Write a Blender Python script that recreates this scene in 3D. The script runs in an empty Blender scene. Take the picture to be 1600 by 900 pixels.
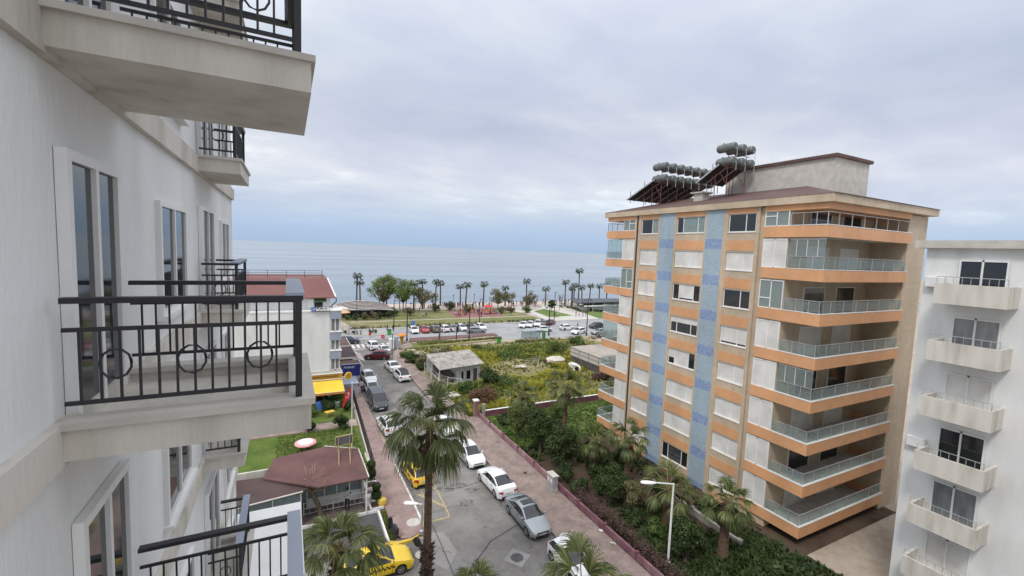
import bpy, math, random
import numpy as np
from mathutils import Vector, Matrix, noise
R=math.radians; PI=math.pi
S=bpy.context.scene; COL=S.collection
# ---------------------------------------------------------------- camera
# world frame: +Y runs along the street towards the sea, +X to its right, road surface at z=0
cam=bpy.data.cameras.new('camera'); co=bpy.data.objects.new('camera',cam); COL.objects.link(co)
cam.sensor_width=36; cam.sensor_fit='HORIZONTAL'; cam.lens=690*36/1600; cam.clip_start=.1; cam.clip_end=60000
co.matrix_world=Matrix.Translation((0,0,20))@Matrix.Rotation(-math.atan2(.455,.89),4,'Z')@Matrix.Rotation(PI/2-R(4.89),4,'X')@Matrix.Rotation(R(2.2),4,'Z')
S.camera=co
# ---------------------------------------------------------------- light
SUN_EL,SUN_AZ=R(52),R(238)      # azimuth clockwise from +Y
S.view_settings.view_transform='Standard'; S.view_settings.look='None'; S.view_settings.exposure=0.12; S.view_settings.gamma=1
S.view_settings.use_curve_mapping=False
sd=bpy.data.lights.new('sun','SUN'); sd.energy=1.5; sd.angle=R(11); sd.color=(1,.96,.9)
so=bpy.data.objects.new('sun',sd); COL.objects.link(so)
sdir=Vector((math.sin(SUN_AZ)*math.cos(SUN_EL),math.cos(SUN_AZ)*math.cos(SUN_EL),math.sin(SUN_EL)))
so.rotation_euler=sdir.to_track_quat('Z','Y').to_euler(); so.location=(0,0,80)
W=bpy.data.worlds.new('World'); S.world=W; W.use_nodes=True
def build_world():
    nt=W.node_tree; n=nt.nodes; l=nt.links; n.clear()
    out=n.new('ShaderNodeOutputWorld'); bg=n.new('ShaderNodeBackground'); bg.inputs[1].default_value=.1
    sky=n.new('ShaderNodeTexSky'); sky.sky_type='NISHITA'; sky.sun_disc=False; sky.sun_elevation=SUN_EL; sky.sun_rotation=SUN_AZ
    sky.air_density=1; sky.dust_density=2
    tc=n.new('ShaderNodeTexCoord'); sep=n.new('ShaderNodeSeparateXYZ'); l.new(tc.outputs['Generated'],sep.inputs[0])
    ramp=n.new('ShaderNodeValToRGB'); l.new(sep.outputs[2],ramp.inputs[0]); e=ramp.color_ramp.elements
    pts=[(0,(.39,.53,.71)),(.035,(.43,.565,.77)),(.08,(.57,.65,.78)),(.15,(.72,.75,.82)),(.27,(.61,.655,.75)),(.40,(.66,.715,.815)),(.5,(.78,.825,.90)),(.7,(1.3,1.32,1.36)),(1,(1.8,1.8,1.8))]
    e[0].position,e[0].color=pts[0][0],(*pts[0][1],1); e[1].position,e[1].color=pts[-1][0],(*pts[-1][1],1)
    for p,c in pts[1:-1]:
        q=e.new(p); q.color=(*c,1)
    # cloud layer: the view direction projected on a high plane, so clouds flatten towards the horizon
    az=n.new('ShaderNodeMath'); az.operation='MAXIMUM'; l.new(sep.outputs[2],az.inputs[0]); az.inputs[1].default_value=0
    ad=n.new('ShaderNodeMath'); l.new(az.outputs[0],ad.inputs[0]); ad.inputs[1].default_value=.16
    dv=n.new('ShaderNodeVectorMath'); dv.operation='DIVIDE'; l.new(tc.outputs['Generated'],dv.inputs[0])
    cb=n.new('ShaderNodeCombineXYZ'); [l.new(ad.outputs[0],cb.inputs[i]) for i in range(3)]; l.new(cb.outputs[0],dv.inputs[1])
    def nz(scale,det,rough,dist,off):
        mp=n.new('ShaderNodeMapping'); mp.inputs['Location'].default_value=off; mp.inputs['Scale'].default_value=(.75,1.0,.2); mp.inputs['Rotation'].default_value=(0,0,R(25)); l.new(dv.outputs[0],mp.inputs[0])
        t=n.new('ShaderNodeTexNoise'); t.inputs['Scale'].default_value=scale; t.inputs['Detail'].default_value=det; t.inputs['Roughness'].default_value=rough; t.inputs['Distortion'].default_value=dist
        l.new(mp.outputs[0],t.inputs[0]); return t.outputs[0]
    a=nz(.9,6,.52,.25,(3.1,1.7,0)); b=nz(2.6,7,.55,.5,(7,2,1))
    mx=n.new('ShaderNodeMath'); mx.operation='MULTIPLY_ADD'; l.new(b,mx.inputs[0]); mx.inputs[1].default_value=.38; l.new(a,mx.inputs[2])
    r2=n.new('ShaderNodeValToRGB'); l.new(mx.outputs[0],r2.inputs[0]); f=r2.color_ramp.elements
    f[0].position=.48; f[0].color=(.80,.825,.90,1); f[1].position=.88; f[1].color=(1.38,1.35,1.28,1)
    q=f.new(.64); q.color=(.93,.935,.985,1); q=f.new(.76); q.color=(1.06,1.055,1.03,1)
    # fade clouds near horizon
    mr=n.new('ShaderNodeMapRange'); l.new(sep.outputs[2],mr.inputs[0]); mr.inputs[1].default_value=.03; mr.inputs[2].default_value=.12
    m1=n.new('ShaderNodeMix'); m1.data_type='RGBA'; l.new(mr.outputs[0],m1.inputs[0]); m1.inputs[6].default_value=(1,1,1,1); l.new(r2.outputs[0],m1.inputs[7])
    m2=n.new('ShaderNodeMix'); m2.data_type='RGBA'; m2.blend_type='MULTIPLY'; m2.inputs[0].default_value=1; l.new(ramp.outputs[0],m2.inputs[6]); l.new(m1.outputs[2],m2.inputs[7])
    sc=n.new('ShaderNodeVectorMath'); sc.operation='SCALE'; l.new(m2.outputs[2],sc.inputs[0]); sc.inputs['Scale'].default_value=10
    m3=n.new('ShaderNodeMix'); m3.data_type='RGBA'; m3.inputs[0].default_value=.93; l.new(sky.outputs[0],m3.inputs[6]); l.new(sc.outputs[0],m3.inputs[7])
    l.new(m3.outputs[2],bg.inputs[0]); l.new(bg.outputs[0],out.inputs[0])
build_world()
S.render.engine='CYCLES'
# ---------------------------------------------------------------- materials
MATS={}
def _base(name,rough=.7,metal=0,spec=.5):
    m=bpy.data.materials.new(name); m.use_nodes=True; nt=m.node_tree; b=nt.nodes['Principled BSDF']
    b.inputs['Roughness'].default_value=rough; b.inputs['Metallic'].default_value=metal; b.inputs['Specular IOR Level'].default_value=spec
    MATS[name]=m; return m,nt,b
def ramp_node(nt,cols,lo=.3,hi=.7):
    r=nt.nodes.new('ShaderNodeValToRGB'); e=r.color_ramp.elements
    k=len(cols); e[0].position=lo; e[0].color=(*cols[0],1); e[1].position=hi; e[1].color=(*cols[-1],1)
    for i in range(1,k-1):
        q=e.new(lo+(hi-lo)*i/(k-1)); q.color=(*cols[i],1)
    return r
def mat(name,cols,scale=3.,rough=.7,metal=0,bump=0.,bscale=None,det=5,lo=.3,hi=.7,spec=.5,stretch=(1,1,1),coat=0):
    """noise-varied surface"""
    if isinstance(cols[0],(int,float)):
        c=cols; cols=[tuple(x*.9 for x in c),tuple(min(1,x*1.08) for x in c)]
    m,nt,b=_base(name,rough,metal,spec); n=nt.nodes; l=nt.links
    tc=n.new('ShaderNodeTexCoord'); mp=n.new('ShaderNodeMapping'); mp.inputs['Scale'].default_value=stretch; l.new(tc.outputs['Object'],mp.inputs[0])
    t=n.new('ShaderNodeTexNoise'); t.inputs['Scale'].default_value=scale; t.inputs['Detail'].default_value=det; l.new(mp.outputs[0],t.inputs[0])
    r=ramp_node(nt,cols,lo,hi); l.new(t.outputs[0],r.inputs[0]); l.new(r.outputs[0],b.inputs['Base Color'])
    if coat: b.inputs['Coat Weight'].default_value=coat; b.inputs['Coat Roughness'].default_value=.05
    if bump:
        t2=n.new('ShaderNodeTexNoise'); t2.inputs['Scale'].default_value=bscale or scale*4; t2.inputs['Detail'].default_value=4; l.new(mp.outputs[0],t2.inputs[0])
        bp=n.new('ShaderNodeBump'); bp.inputs['Strength'].default_value=bump; bp.inputs['Distance'].default_value=.03; l.new(t2.outputs[0],bp.inputs['Height']); l.new(bp.outputs[0],b.inputs['Normal'])
    return m
def mat_cells(name,cols,cell,rough=.5,stain=.12,joint=None):
    """small tiles: one random colour per tile, plus broad staining"""
    m,nt,b=_base(name,rough); n=nt.nodes; l=nt.links
    tc=n.new('ShaderNodeTexCoord'); dv=n.new('ShaderNodeVectorMath'); dv.operation='SCALE'; dv.inputs['Scale'].default_value=1/cell; l.new(tc.outputs['Object'],dv.inputs[0])
    of=n.new('ShaderNodeVectorMath'); of.inputs[1].default_value=(.37,.37,.37); l.new(dv.outputs[0],of.inputs[0])
    fl=n.new('ShaderNodeVectorMath'); fl.operation='FLOOR'; l.new(of.outputs[0],fl.inputs[0])
    w=n.new('ShaderNodeTexWhiteNoise'); l.new(fl.outputs[0],w.inputs[0])
    r=ramp_node(nt,cols,0,1); l.new(w.outputs[0],r.inputs[0])
    t=n.new('ShaderNodeTexNoise'); t.inputs['Scale'].default_value=.45; t.inputs['Detail'].default_value=6; mp=n.new('ShaderNodeMapping'); mp.inputs['Scale'].default_value=(1,1,.35); l.new(tc.outputs['Object'],mp.inputs[0]); l.new(mp.outputs[0],t.inputs[0])
    r2=ramp_node(nt,[(1-stain,)*3,(1+stain*.6,)*3],.35,.65); l.new(t.outputs[0],r2.inputs[0])
    mx=n.new('ShaderNodeMix'); mx.data_type='RGBA'; mx.blend_type='MULTIPLY'; mx.inputs[0].default_value=1; l.new(r.outputs[0],mx.inputs[6]); l.new(r2.outputs[0],mx.inputs[7]); l.new(mx.outputs[2],b.inputs['Base Color'])
    return m
def mat_pavers(name,c1,c2,mortar,bw,bh,rot=0,stain=(.75,1.12)):
    m,nt,b=_base(name,.85); n=nt.nodes; l=nt.links
    tc=n.new('ShaderNodeTexCoord'); mp=n.new('ShaderNodeMapping'); mp.inputs['Rotation'].default_value=(0,0,rot); l.new(tc.outputs['Object'],mp.inputs[0])
    bk=n.new('ShaderNodeTexBrick'); bk.inputs['Color1'].default_value=(*c1,1); bk.inputs['Color2'].default_value=(*c2,1); bk.inputs['Mortar'].default_value=(*mortar,1)
    bk.inputs['Scale'].default_value=1; bk.inputs['Brick Width'].default_value=bw; bk.inputs['Row Height'].default_value=bh; bk.inputs['Mortar Size'].default_value=.012; l.new(mp.outputs[0],bk.inputs[0])
    t=n.new('ShaderNodeTexNoise'); t.inputs['Scale'].default_value=.9; t.inputs['Detail'].default_value=7; t.inputs['Roughness'].default_value=.65; l.new(tc.outputs['Object'],t.inputs[0])
    r2=ramp_node(nt,[(stain[0],)*3,(stain[1],)*3],.35,.65); l.new(t.outputs[0],r2.inputs[0])
    mx=n.new('ShaderNodeMix'); mx.data_type='RGBA'; mx.blend_type='MULTIPLY'; mx.inputs[0].default_value=1; l.new(bk.outputs[0],mx.inputs[6]); l.new(r2.outputs[0],mx.inputs[7]); l.new(mx.outputs[2],b.inputs['Base Color'])
    bp=n.new('ShaderNodeBump'); bp.inputs['Strength'].default_value=.4; bp.inputs['Distance'].default_value=.01; l.new(bk.outputs['Fac'],bp.inputs['Height']); bp.invert=True; l.new(bp.outputs[0],b.inputs['Normal'])
    return m
def mat_leaf(name,cols,rough=.6,trans=.25,scale=1.2):
    """foliage: colour differs leaf by leaf and clump by clump"""
    m,nt,b=_base(name,rough,0,.3); n=nt.nodes; l=nt.links
    g=n.new('ShaderNodeNewGeometry'); tc=n.new('ShaderNodeTexCoord'); t=n.new('ShaderNodeTexNoise'); t.inputs['Scale'].default_value=scale; t.inputs['Detail'].default_value=3; l.new(tc.outputs['Object'],t.inputs[0])
    ma=n.new('ShaderNodeMath'); ma.operation='MULTIPLY_ADD'; l.new(g.outputs['Random Per Island'],ma.inputs[0]); ma.inputs[1].default_value=.45; 
    mb=n.new('ShaderNodeMath'); mb.operation='MULTIPLY'; l.new(t.outputs[0],mb.inputs[0]); mb.inputs[1].default_value=.7; l.new(mb.outputs[0],ma.inputs[2])
    r=ramp_node(nt,cols,.2,.85); l.new(ma.outputs[0],r.inputs[0]); l.new(r.outputs[0],b.inputs['Base Color'])
    tr=n.new('ShaderNodeBsdfTranslucent'); l.new(r.outputs[0],tr.inputs[0]); mx=n.new('ShaderNodeMixShader'); mx.inputs[0].default_value=trans
    l.new(b.outputs[0],mx.inputs[1]); l.new(tr.outputs[0],mx.inputs[2]); l.new(mx.outputs[0],n['Material Output'].inputs[0])
    return m
def mat_ground(name,cols,scales=(.15,1.2,9),rough=.95,bump=.5,mixw=(.5,.3,.2),lo=.35,hi=.65):
    m,nt,b=_base(name,rough,0,.2); n=nt.nodes; l=nt.links; tc=n.new('ShaderNodeTexCoord'); acc=None
    for s,w in zip(scales,mixw):
        t=n.new('ShaderNodeTexNoise'); t.inputs['Scale'].default_value=s; t.inputs['Detail'].default_value=6; t.inputs['Roughness'].default_value=.6; l.new(tc.outputs['Object'],t.inputs[0])
        a=n.new('ShaderNodeMath'); a.operation='MULTIPLY_ADD'; l.new(t.outputs[0],a.inputs[0]); a.inputs[1].default_value=w
        if acc is None: a.inputs[2].default_value=0
        else: l.new(acc,a.inputs[2])
        acc=a.outputs[0]
    r=ramp_node(nt,cols,lo,hi); l.new(acc,r.inputs[0]); l.new(r.outputs[0],b.inputs['Base Color'])
    bp=n.new('ShaderNodeBump'); bp.inputs['Strength'].default_value=bump; bp.inputs['Distance'].default_value=.05; l.new(t.outputs[0],bp.inputs['Height']); l.new(bp.outputs[0],b.inputs['Normal'])
    return m
def mat_glass(name,tint=(.75,.85,.85),alpha=.35):
    m,nt,b=_base(name,.04,0,.6); n=nt.nodes; l=nt.links
    b.inputs['Base Color'].default_value=(*[t*.6 for t in tint],1)
    tr=n.new('ShaderNodeBsdfTransparent'); tr.inputs[0].default_value=(*tint,1); mx=n.new('ShaderNodeMixShader'); mx.inputs[0].default_value=alpha
    l.new(tr.outputs[0],mx.inputs[1]); l.new(b.outputs[0],mx.inputs[2]); l.new(mx.outputs[0],n['Material Output'].inputs[0]); return m
def mat_asphalt(name,cols,crack=(.06,.06,.06),fscale=28.):
    m,nt,b=_base(name,.9,0,.3); n=nt.nodes; l=nt.links; tc=n.new('ShaderNodeTexCoord')
    def nz(s,d=6,r=.6,dist=0):
        t=n.new('ShaderNodeTexNoise'); t.inputs['Scale'].default_value=s; t.inputs['Detail'].default_value=d; t.inputs['Roughness'].default_value=r; t.inputs['Distortion'].default_value=dist; l.new(tc.outputs['Object'],t.inputs[0]); return t
    a=nz(.22); c=nz(2.,7,.65); d=nz(fscale,3,.8)
    m1=n.new('ShaderNodeMath'); m1.operation='MULTIPLY_ADD'; l.new(c.outputs[0],m1.inputs[0]); m1.inputs[1].default_value=.35; l.new(a.outputs[0],m1.inputs[2])
    m2=n.new('ShaderNodeMath'); m2.operation='MULTIPLY_ADD'; l.new(d.outputs[0],m2.inputs[0]); m2.inputs[1].default_value=.45; l.new(m1.outputs[0],m2.inputs[2])
    r=ramp_node(nt,cols,.7,1.1); l.new(m2.outputs[0],r.inputs[0])
    # cracks: edges of big warped cells, only here and there
    v=n.new('ShaderNodeTexVoronoi'); v.feature='DISTANCE_TO_EDGE'; v.inputs['Scale'].default_value=.22
    w=nz(1.3,5,.6); ad=n.new('ShaderNodeVectorMath'); ad.operation='MULTIPLY_ADD'; l.new(w.outputs[1],ad.inputs[0]); ad.inputs[1].default_value=(1.6,1.6,0); l.new(tc.outputs['Object'],ad.inputs[2]); l.new(ad.outputs[0],v.inputs[0])
    lt=n.new('ShaderNodeMath'); lt.operation='LESS_THAN'; l.new(v.outputs['Distance'],lt.inputs[0]); lt.inputs[1].default_value=.006
    k=nz(.35,2); gt=n.new('ShaderNodeMath'); gt.operation='GREATER_THAN'; l.new(k.outputs[0],gt.inputs[0]); gt.inputs[1].default_value=.52
    ml=n.new('ShaderNodeMath'); ml.operation='MULTIPLY'; l.new(lt.outputs[0],ml.inputs[0]); l.new(gt.outputs[0],ml.inputs[1]); ml2=n.new('ShaderNodeMath'); ml2.operation='MULTIPLY'; l.new(ml.outputs[0],ml2.inputs[0]); ml2.inputs[1].default_value=.6
    # oil and water stains
    st=nz(.55,8,.7,1.2); sr=n.new('ShaderNodeMapRange'); l.new(st.outputs[0],sr.inputs[0]); sr.inputs[1].default_value=.6; sr.inputs[2].default_value=.7; sr.inputs[4].default_value=.45
    mxs=n.new('ShaderNodeMix'); mxs.data_type='RGBA'; l.new(sr.outputs[0],mxs.inputs[0]); l.new(r.outputs[0],mxs.inputs[6]); mxs.inputs[7].default_value=(*[x*.55 for x in cols[0]],1)
    mx=n.new('ShaderNodeMix'); mx.data_type='RGBA'; l.new(ml2.outputs[0],mx.inputs[0]); l.new(mxs.outputs[2],mx.inputs[6]); mx.inputs[7].default_value=(*crack,1); l.new(mx.outputs[2],b.inputs['Base Color'])
    bp=n.new('ShaderNodeBump'); bp.inputs['Strength'].default_value=.25; bp.inputs['Distance'].default_value=.01; l.new(d.outputs[0],bp.inputs['Height']); l.new(bp.outputs[0],b.inputs['Normal'])
    return m
asph=mat_asphalt('asphalt',[(.135,.128,.12),(.198,.188,.176),(.245,.234,.22)]); patchm=mat_asphalt('worn_patch',[(.22,.212,.20),(.27,.26,.248),(.31,.3,.285)])
asph2=mat_asphalt('coast_asphalt',[(.25,.255,.265),(.31,.315,.325),(.36,.365,.37)],fscale=12)
asph_new=mat_asphalt('dark_asphalt',[(.07,.07,.075),(.09,.09,.095),(.11,.11,.115)])
paver=mat_pavers('red_paver',(.275,.20,.175),(.345,.265,.235),(.22,.18,.16),.2,.1,stain=(.70,1.15)); paver2=mat_pavers('pink_paver',(.30,.21,.19),(.36,.255,.23),(.24,.185,.17),.2,.1)
paver_dk=mat_pavers('brown_paver',(.15,.11,.10),(.20,.15,.135),(.1,.08,.08),.2,.1)
paver_lt=mat_pavers('pale_paver',(.42,.37,.32),(.48,.43,.37),(.3,.27,.24),.4,.4)
conc=mat('concrete',[(.30,.29,.27),(.42,.40,.37)],1.5,.9,bump=.3)
conc_lt=mat('pale_concrete',[(.44,.42,.38),(.58,.55,.50)],1.8,.9,bump=.2)
kerbm=mat('kerb_stone',[(.25,.2,.18),(.38,.3,.26)],1.2,.9)
white=mat('white_paint',[(.70,.70,.68),(.82,.82,.80)],.8,.55)
offw=mat('cream_plaster',[(.40,.37,.32),(.55,.52,.46),(.63,.60,.54)],1.6,.9,bump=.35,bscale=14,stretch=(1.5,1.5,.25),lo=.25,hi=.6)
greygl=mat('grey_curtained_glass',[(.14,.16,.17),(.26,.28,.29)],3,.08,spec=.7,stretch=(1,1,.3)); wallw=mat('white_plaster',[(.61,.615,.60),(.70,.71,.70),(.76,.77,.76)],.8,.9,bump=.3,bscale=18,stretch=(1.2,1.2,.3),lo=.22,hi=.6,det=8)
shutm=mat('shutter',[(.66,.64,.60),(.76,.74,.70)],.6,.5)
def mat_shutter():
    m,nt,b=_base('roller_shutter',.45); n=nt.nodes; l=nt.links; tc=n.new('ShaderNodeTexCoord')
    w=n.new('ShaderNodeTexWave'); w.bands_direction='Z'; w.inputs['Scale'].default_value=3.4; w.inputs['Distortion'].default_value=0; l.new(tc.outputs['Object'],w.inputs[0])
    t=n.new('ShaderNodeTexNoise'); t.inputs['Scale'].default_value=.8; l.new(tc.outputs['Object'],t.inputs[0]); r=ramp_node(nt,[(.60,.585,.55),(.74,.73,.70)],.35,.65); l.new(t.outputs[0],r.inputs[0]); l.new(r.outputs[0],b.inputs['Base Color'])
    bp=n.new('ShaderNodeBump'); bp.inputs['Strength'].default_value=.5; bp.inputs['Distance'].default_value=.01; l.new(w.outputs[0],bp.inputs['Height']); l.new(bp.outputs[0],b.inputs['Normal']); return m
shut=mat_shutter()
orange=mat_cells('orange_tile',[(.645,.335,.165),(.66,.35,.175),(.68,.365,.185)],.3,.55,.12)
tan=mat_cells('tan_tile',[(.50,.40,.285),(.53,.43,.31),(.56,.455,.33)],.3,.6,.14)
bluet=mat_cells('pale_blue_mosaic',[(.29,.38,.45),(.34,.43,.50),(.38,.47,.53),(.31,.41,.48)],.1,.4,.12)
blued=mat_cells('deep_blue_mosaic',[(.19,.26,.45),(.24,.33,.52),(.31,.40,.54),(.20,.26,.46)],.1,.4,.12)
brownpipe=mat('dark_brown_metal',(.07,.035,.025),2,.5)
roofbr=mat('brown_roof',[(.085,.05,.045),(.13,.075,.065)],.8,.8,bump=.3)
roofred=mat('red_roof_sheet',[(.155,.062,.055),(.20,.085,.075)],.35,.7)
cafe_roof=mat('maroon_roof_felt',[(.095,.045,.043),(.15,.075,.07)],.6,.85,bump=.4,bscale=3)
cafe_roof2=mat('dark_brown_roof_felt',[(.055,.035,.035),(.085,.055,.052)],.6,.9,bump=.4)
black=mat('black_metal',(.02,.02,.024),3,.45)
blackgl=mat('black_plastic',(.012,.012,.013),3,.5)
steel=mat('galvanised',[(.42,.43,.44),(.55,.56,.57)],2,.45,metal=.5)
tankm=mat('tank_grey',[(.11,.125,.12),(.21,.22,.21)],1.6,.5,metal=.3)
rust=mat('rusty_red_steel',[(.14,.03,.025),(.22,.06,.045)],4,.7)
panelbk=mat('solar_panel_back',[(.012,.012,.014),(.03,.028,.028)],1,.6)
glassd=mat('dark_window_glass',(.018,.022,.026),1,.06,spec=.7)
glassc=mat_glass('clear_glass'); glassg=mat_glass('greenish_glass',(.80,.88,.87),.22)
curtain=mat('net_curtain',[(.5,.5,.48),(.66,.66,.64)],6,.9,stretch=(1,4,1))
pinkwall=mat('pink_wall_paint',[(.21,.105,.12),(.28,.16,.17),(.36,.255,.25)],.9,.85,bump=.3,lo=.3,hi=.75)
pinkdk=mat('dark_pink_wall_paint',[(.13,.04,.06),(.22,.09,.11)],1.1,.85)
yellowp=mat('yellow_paint',[(.55,.38,.06),(.72,.5,.08)],2,.6)
yfad=mat('faded_yellow_marking',[(.30,.26,.17),(.48,.38,.16)],2.2,.9)
wmark=mat('white_marking',[(.42,.42,.41),(.7,.7,.69)],2.5,.85,lo=.35,hi=.6)
greenaw=mat('green_canvas',(.10,.17,.09),2,.8); yaw=mat('yellow_canvas',[(.78,.48,.03),(.88,.60,.06)],.8,.7)
yfas=mat('mustard_sign',[(.42,.24,.03),(.5,.29,.04)],2,.5); browntxt=mat('brown_lettering',(.10,.03,.012),2,.6); navy=mat('navy_sign',(.015,.02,.16),2,.45)
redp=mat('red_paint',(.55,.03,.03),2,.45); bluep=mat('blue_paint',(.08,.20,.55),2,.5); greenp=mat('green_plastic',(.05,.30,.06),2,.5); orangep=mat('orange_paint',(.62,.24,.04),2,.6); pinkp=mat('pink_plastic',[(.65,.26,.28),(.78,.42,.42)],2,.5)
wood=mat('weathered_wood',[(.22,.13,.07),(.32,.2,.11)],4,.8,stretch=(1,1,.2))
bark=mat('tree_bark',[(.09,.065,.045),(.19,.145,.105)],5,.95,bump=.8,stretch=(1,1,.3)); palmbark=mat('palm_bark',[(.085,.05,.035),(.19,.12,.085)],3,.95,bump=1,bscale=9,stretch=(1,1,3.5)); palmbark2=mat('grey_palm_bark',[(.075,.06,.05),(.15,.12,.10)],3,.95,bump=.6,stretch=(1,1,3))
pleaf=mat_leaf('palm_leaf',[(.018,.03,.008),(.048,.068,.018),(.10,.122,.038),(.20,.215,.085)],.45,.2,.8)
pleafb=mat_leaf('palm_leaf_bright',[(.03,.048,.013),(.075,.10,.028),(.16,.185,.06),(.30,.31,.13)],.42,.25,1.2)
pleafy=mat_leaf('palm_leaf_far',[(.025,.038,.016),(.05,.068,.028),(.09,.11,.05)],.6,.15)
petm=mat('palm_stalk',[(.2,.2,.07),(.33,.3,.12)],3,.5); deadleaf=mat_leaf('dead_palm_leaf',[(.10,.065,.035),(.2,.14,.08),(.3,.22,.13)],.8,.1)
lf_dark=mat_leaf('dark_foliage',[(.012,.024,.008),(.025,.048,.014),(.05,.08,.022),(.09,.12,.035)]); lf_mid=mat_leaf('mid_green_foliage',[(.045,.08,.02),(.08,.13,.03),(.13,.19,.05)]); lf_thick=mat_leaf('thicket_foliage',[(.04,.065,.018),(.08,.115,.03),(.14,.17,.045)]); lf_bright=mat_leaf('fresh_green_foliage',[(.07,.12,.02),(.15,.22,.04),(.25,.33,.08)],.6,.4)
lf_olive=mat_leaf('olive_foliage',[(.09,.085,.04),(.16,.15,.07),(.24,.22,.11)]); lf_brown=mat_leaf('dry_brown_foliage',[(.09,.05,.03),(.16,.09,.05),(.24,.15,.09)]); lf_dry=mat_leaf('dead_hedge_foliage',[(.06,.033,.03),(.12,.07,.06),(.19,.13,.11)]); lf_low=mat_leaf('shaded_ground_foliage',[(.02,.036,.01),(.04,.07,.018),(.075,.11,.03)])
fl_yel=mat_leaf('yellow_flower_heads',[(.20,.21,.04),(.32,.31,.045),(.48,.43,.055)],.8,.2,.4)
meadowg=mat_leaf('meadow_leaves',[(.075,.11,.025),(.15,.185,.04),(.26,.27,.07)],.7,.25,.25); straw=mat_leaf('dry_straw',[(.2,.16,.09),(.34,.28,.16),(.44,.38,.24)],.9,.2)
lawn=mat_ground('lawn',[(.05,.085,.018),(.095,.14,.03),(.14,.19,.045)],(.5,3,14)); parkg=mat_ground('park_grass',[(.09,.12,.04),(.15,.165,.06),(.22,.205,.10),(.30,.26,.17)],(.05,.35,3),lo=.36,hi=.64); parkg2=mat_ground('trimmed_park_grass',[(.08,.125,.035),(.12,.18,.05),(.18,.22,.08)],(.08,.5,3))
lotg=mat_ground('lot_earth',[(.10,.125,.035),(.17,.18,.055),(.26,.23,.12),(.38,.32,.24)],(.07,.6,5),lo=.38,hi=.62); soil=mat_ground('garden_soil',[(.04,.026,.018),(.07,.047,.034),(.10,.07,.05),(.055,.06,.025)],(.3,2,12)); dirt=mat_ground('bare_earth',[(.27,.22,.17),(.38,.32,.26),(.48,.42,.35)],(.2,1.5,8))
sand=mat_ground('beach_sand',[(.42,.35,.31),(.52,.44,.39),(.60,.52,.46)],(.04,.3,3)); prom_m=mat_pavers('promenade_paving',(.42,.35,.32),(.48,.40,.37),(.38,.32,.3),1.2,.6)
redcarpet=mat('rubber_playground_floor',[(.22,.07,.05),(.27,.12,.11),(.22,.14,.16)],.35,.9)
medm=mat('maroon_median_paving',[(.13,.07,.065),(.19,.11,.10)],1,.9)
skin=mat('skin',(.48,.28,.20),3,.6); hairm=mat('dark_hair',(.02,.015,.012),3,.6)
tyrem=mat('tyre_rubber',(.018,.018,.018),3,.85); rimm=mat('alloy',[(.42,.42,.43),(.55,.55,.56)],3,.3,metal=.7); lampg=mat('headlight_glass',(.55,.58,.6),3,.1,spec=.8); tailm=mat('tail_light_red',(.36,.012,.012),3,.2,spec=.7)
def mat_roofshed():
    m=mat('corrugated_cement_roof',[(.20,.18,.16),(.33,.31,.28),(.44,.42,.38)],1.6,.95,stretch=(1,.4,1)); return m
shedroof=mat_roofshed(); blockw=mat('dark_block_wall',[(.07,.065,.065),(.12,.105,.10)],1.5,.95,bump=.4)
bluegrey=mat('blue_grey_panel',[(.30,.34,.42),(.36,.40,.48)],.8,.6); bluegrey2=mat('blue_grey_parapet',[(.20,.23,.29),(.26,.29,.35)],.8,.5)
def mat_sea():
    m,nt,b=_base('sea_water',.22,0,.5); n=nt.nodes; l=nt.links; tc=n.new('ShaderNodeTexCoord')
    mp=n.new('ShaderNodeMapping'); mp.inputs['Scale'].default_value=(.0011,.016,1); mp.inputs['Rotation'].default_value=(0,0,R(-9)); l.new(tc.outputs['Object'],mp.inputs[0])
    t=n.new('ShaderNodeTexNoise'); t.inputs['Scale'].default_value=1; t.inputs['Detail'].default_value=9; t.inputs['Roughness'].default_value=.72; t.inputs['Distortion'].default_value=.3; l.new(mp.outputs[0],t.inputs[0])
    r=ramp_node(nt,[(.165,.215,.26),(.205,.26,.305),(.28,.335,.37)],.40,.66); l.new(t.outputs[0],r.inputs[0]); l.new(r.outputs[0],b.inputs['Base Color'])
    mp2=n.new('ShaderNodeMapping'); mp2.inputs['Scale'].default_value=(.12,.5,1); l.new(tc.outputs['Object'],mp2.inputs[0])
    t2=n.new('ShaderNodeTexNoise'); t2.inputs['Scale'].default_value=1; t2.inputs['Detail'].default_value=8; t2.inputs['Roughness'].default_value=.6; l.new(mp2.outputs[0],t2.inputs[0])
    bp=n.new('ShaderNodeBump'); bp.inputs['Strength'].default_value=1; bp.inputs['Distance'].default_value=.45; l.new(t2.outputs[0],bp.inputs['Height']); l.new(bp.outputs[0],b.inputs['Normal'])
    return m
seam=mat_sea()
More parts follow.
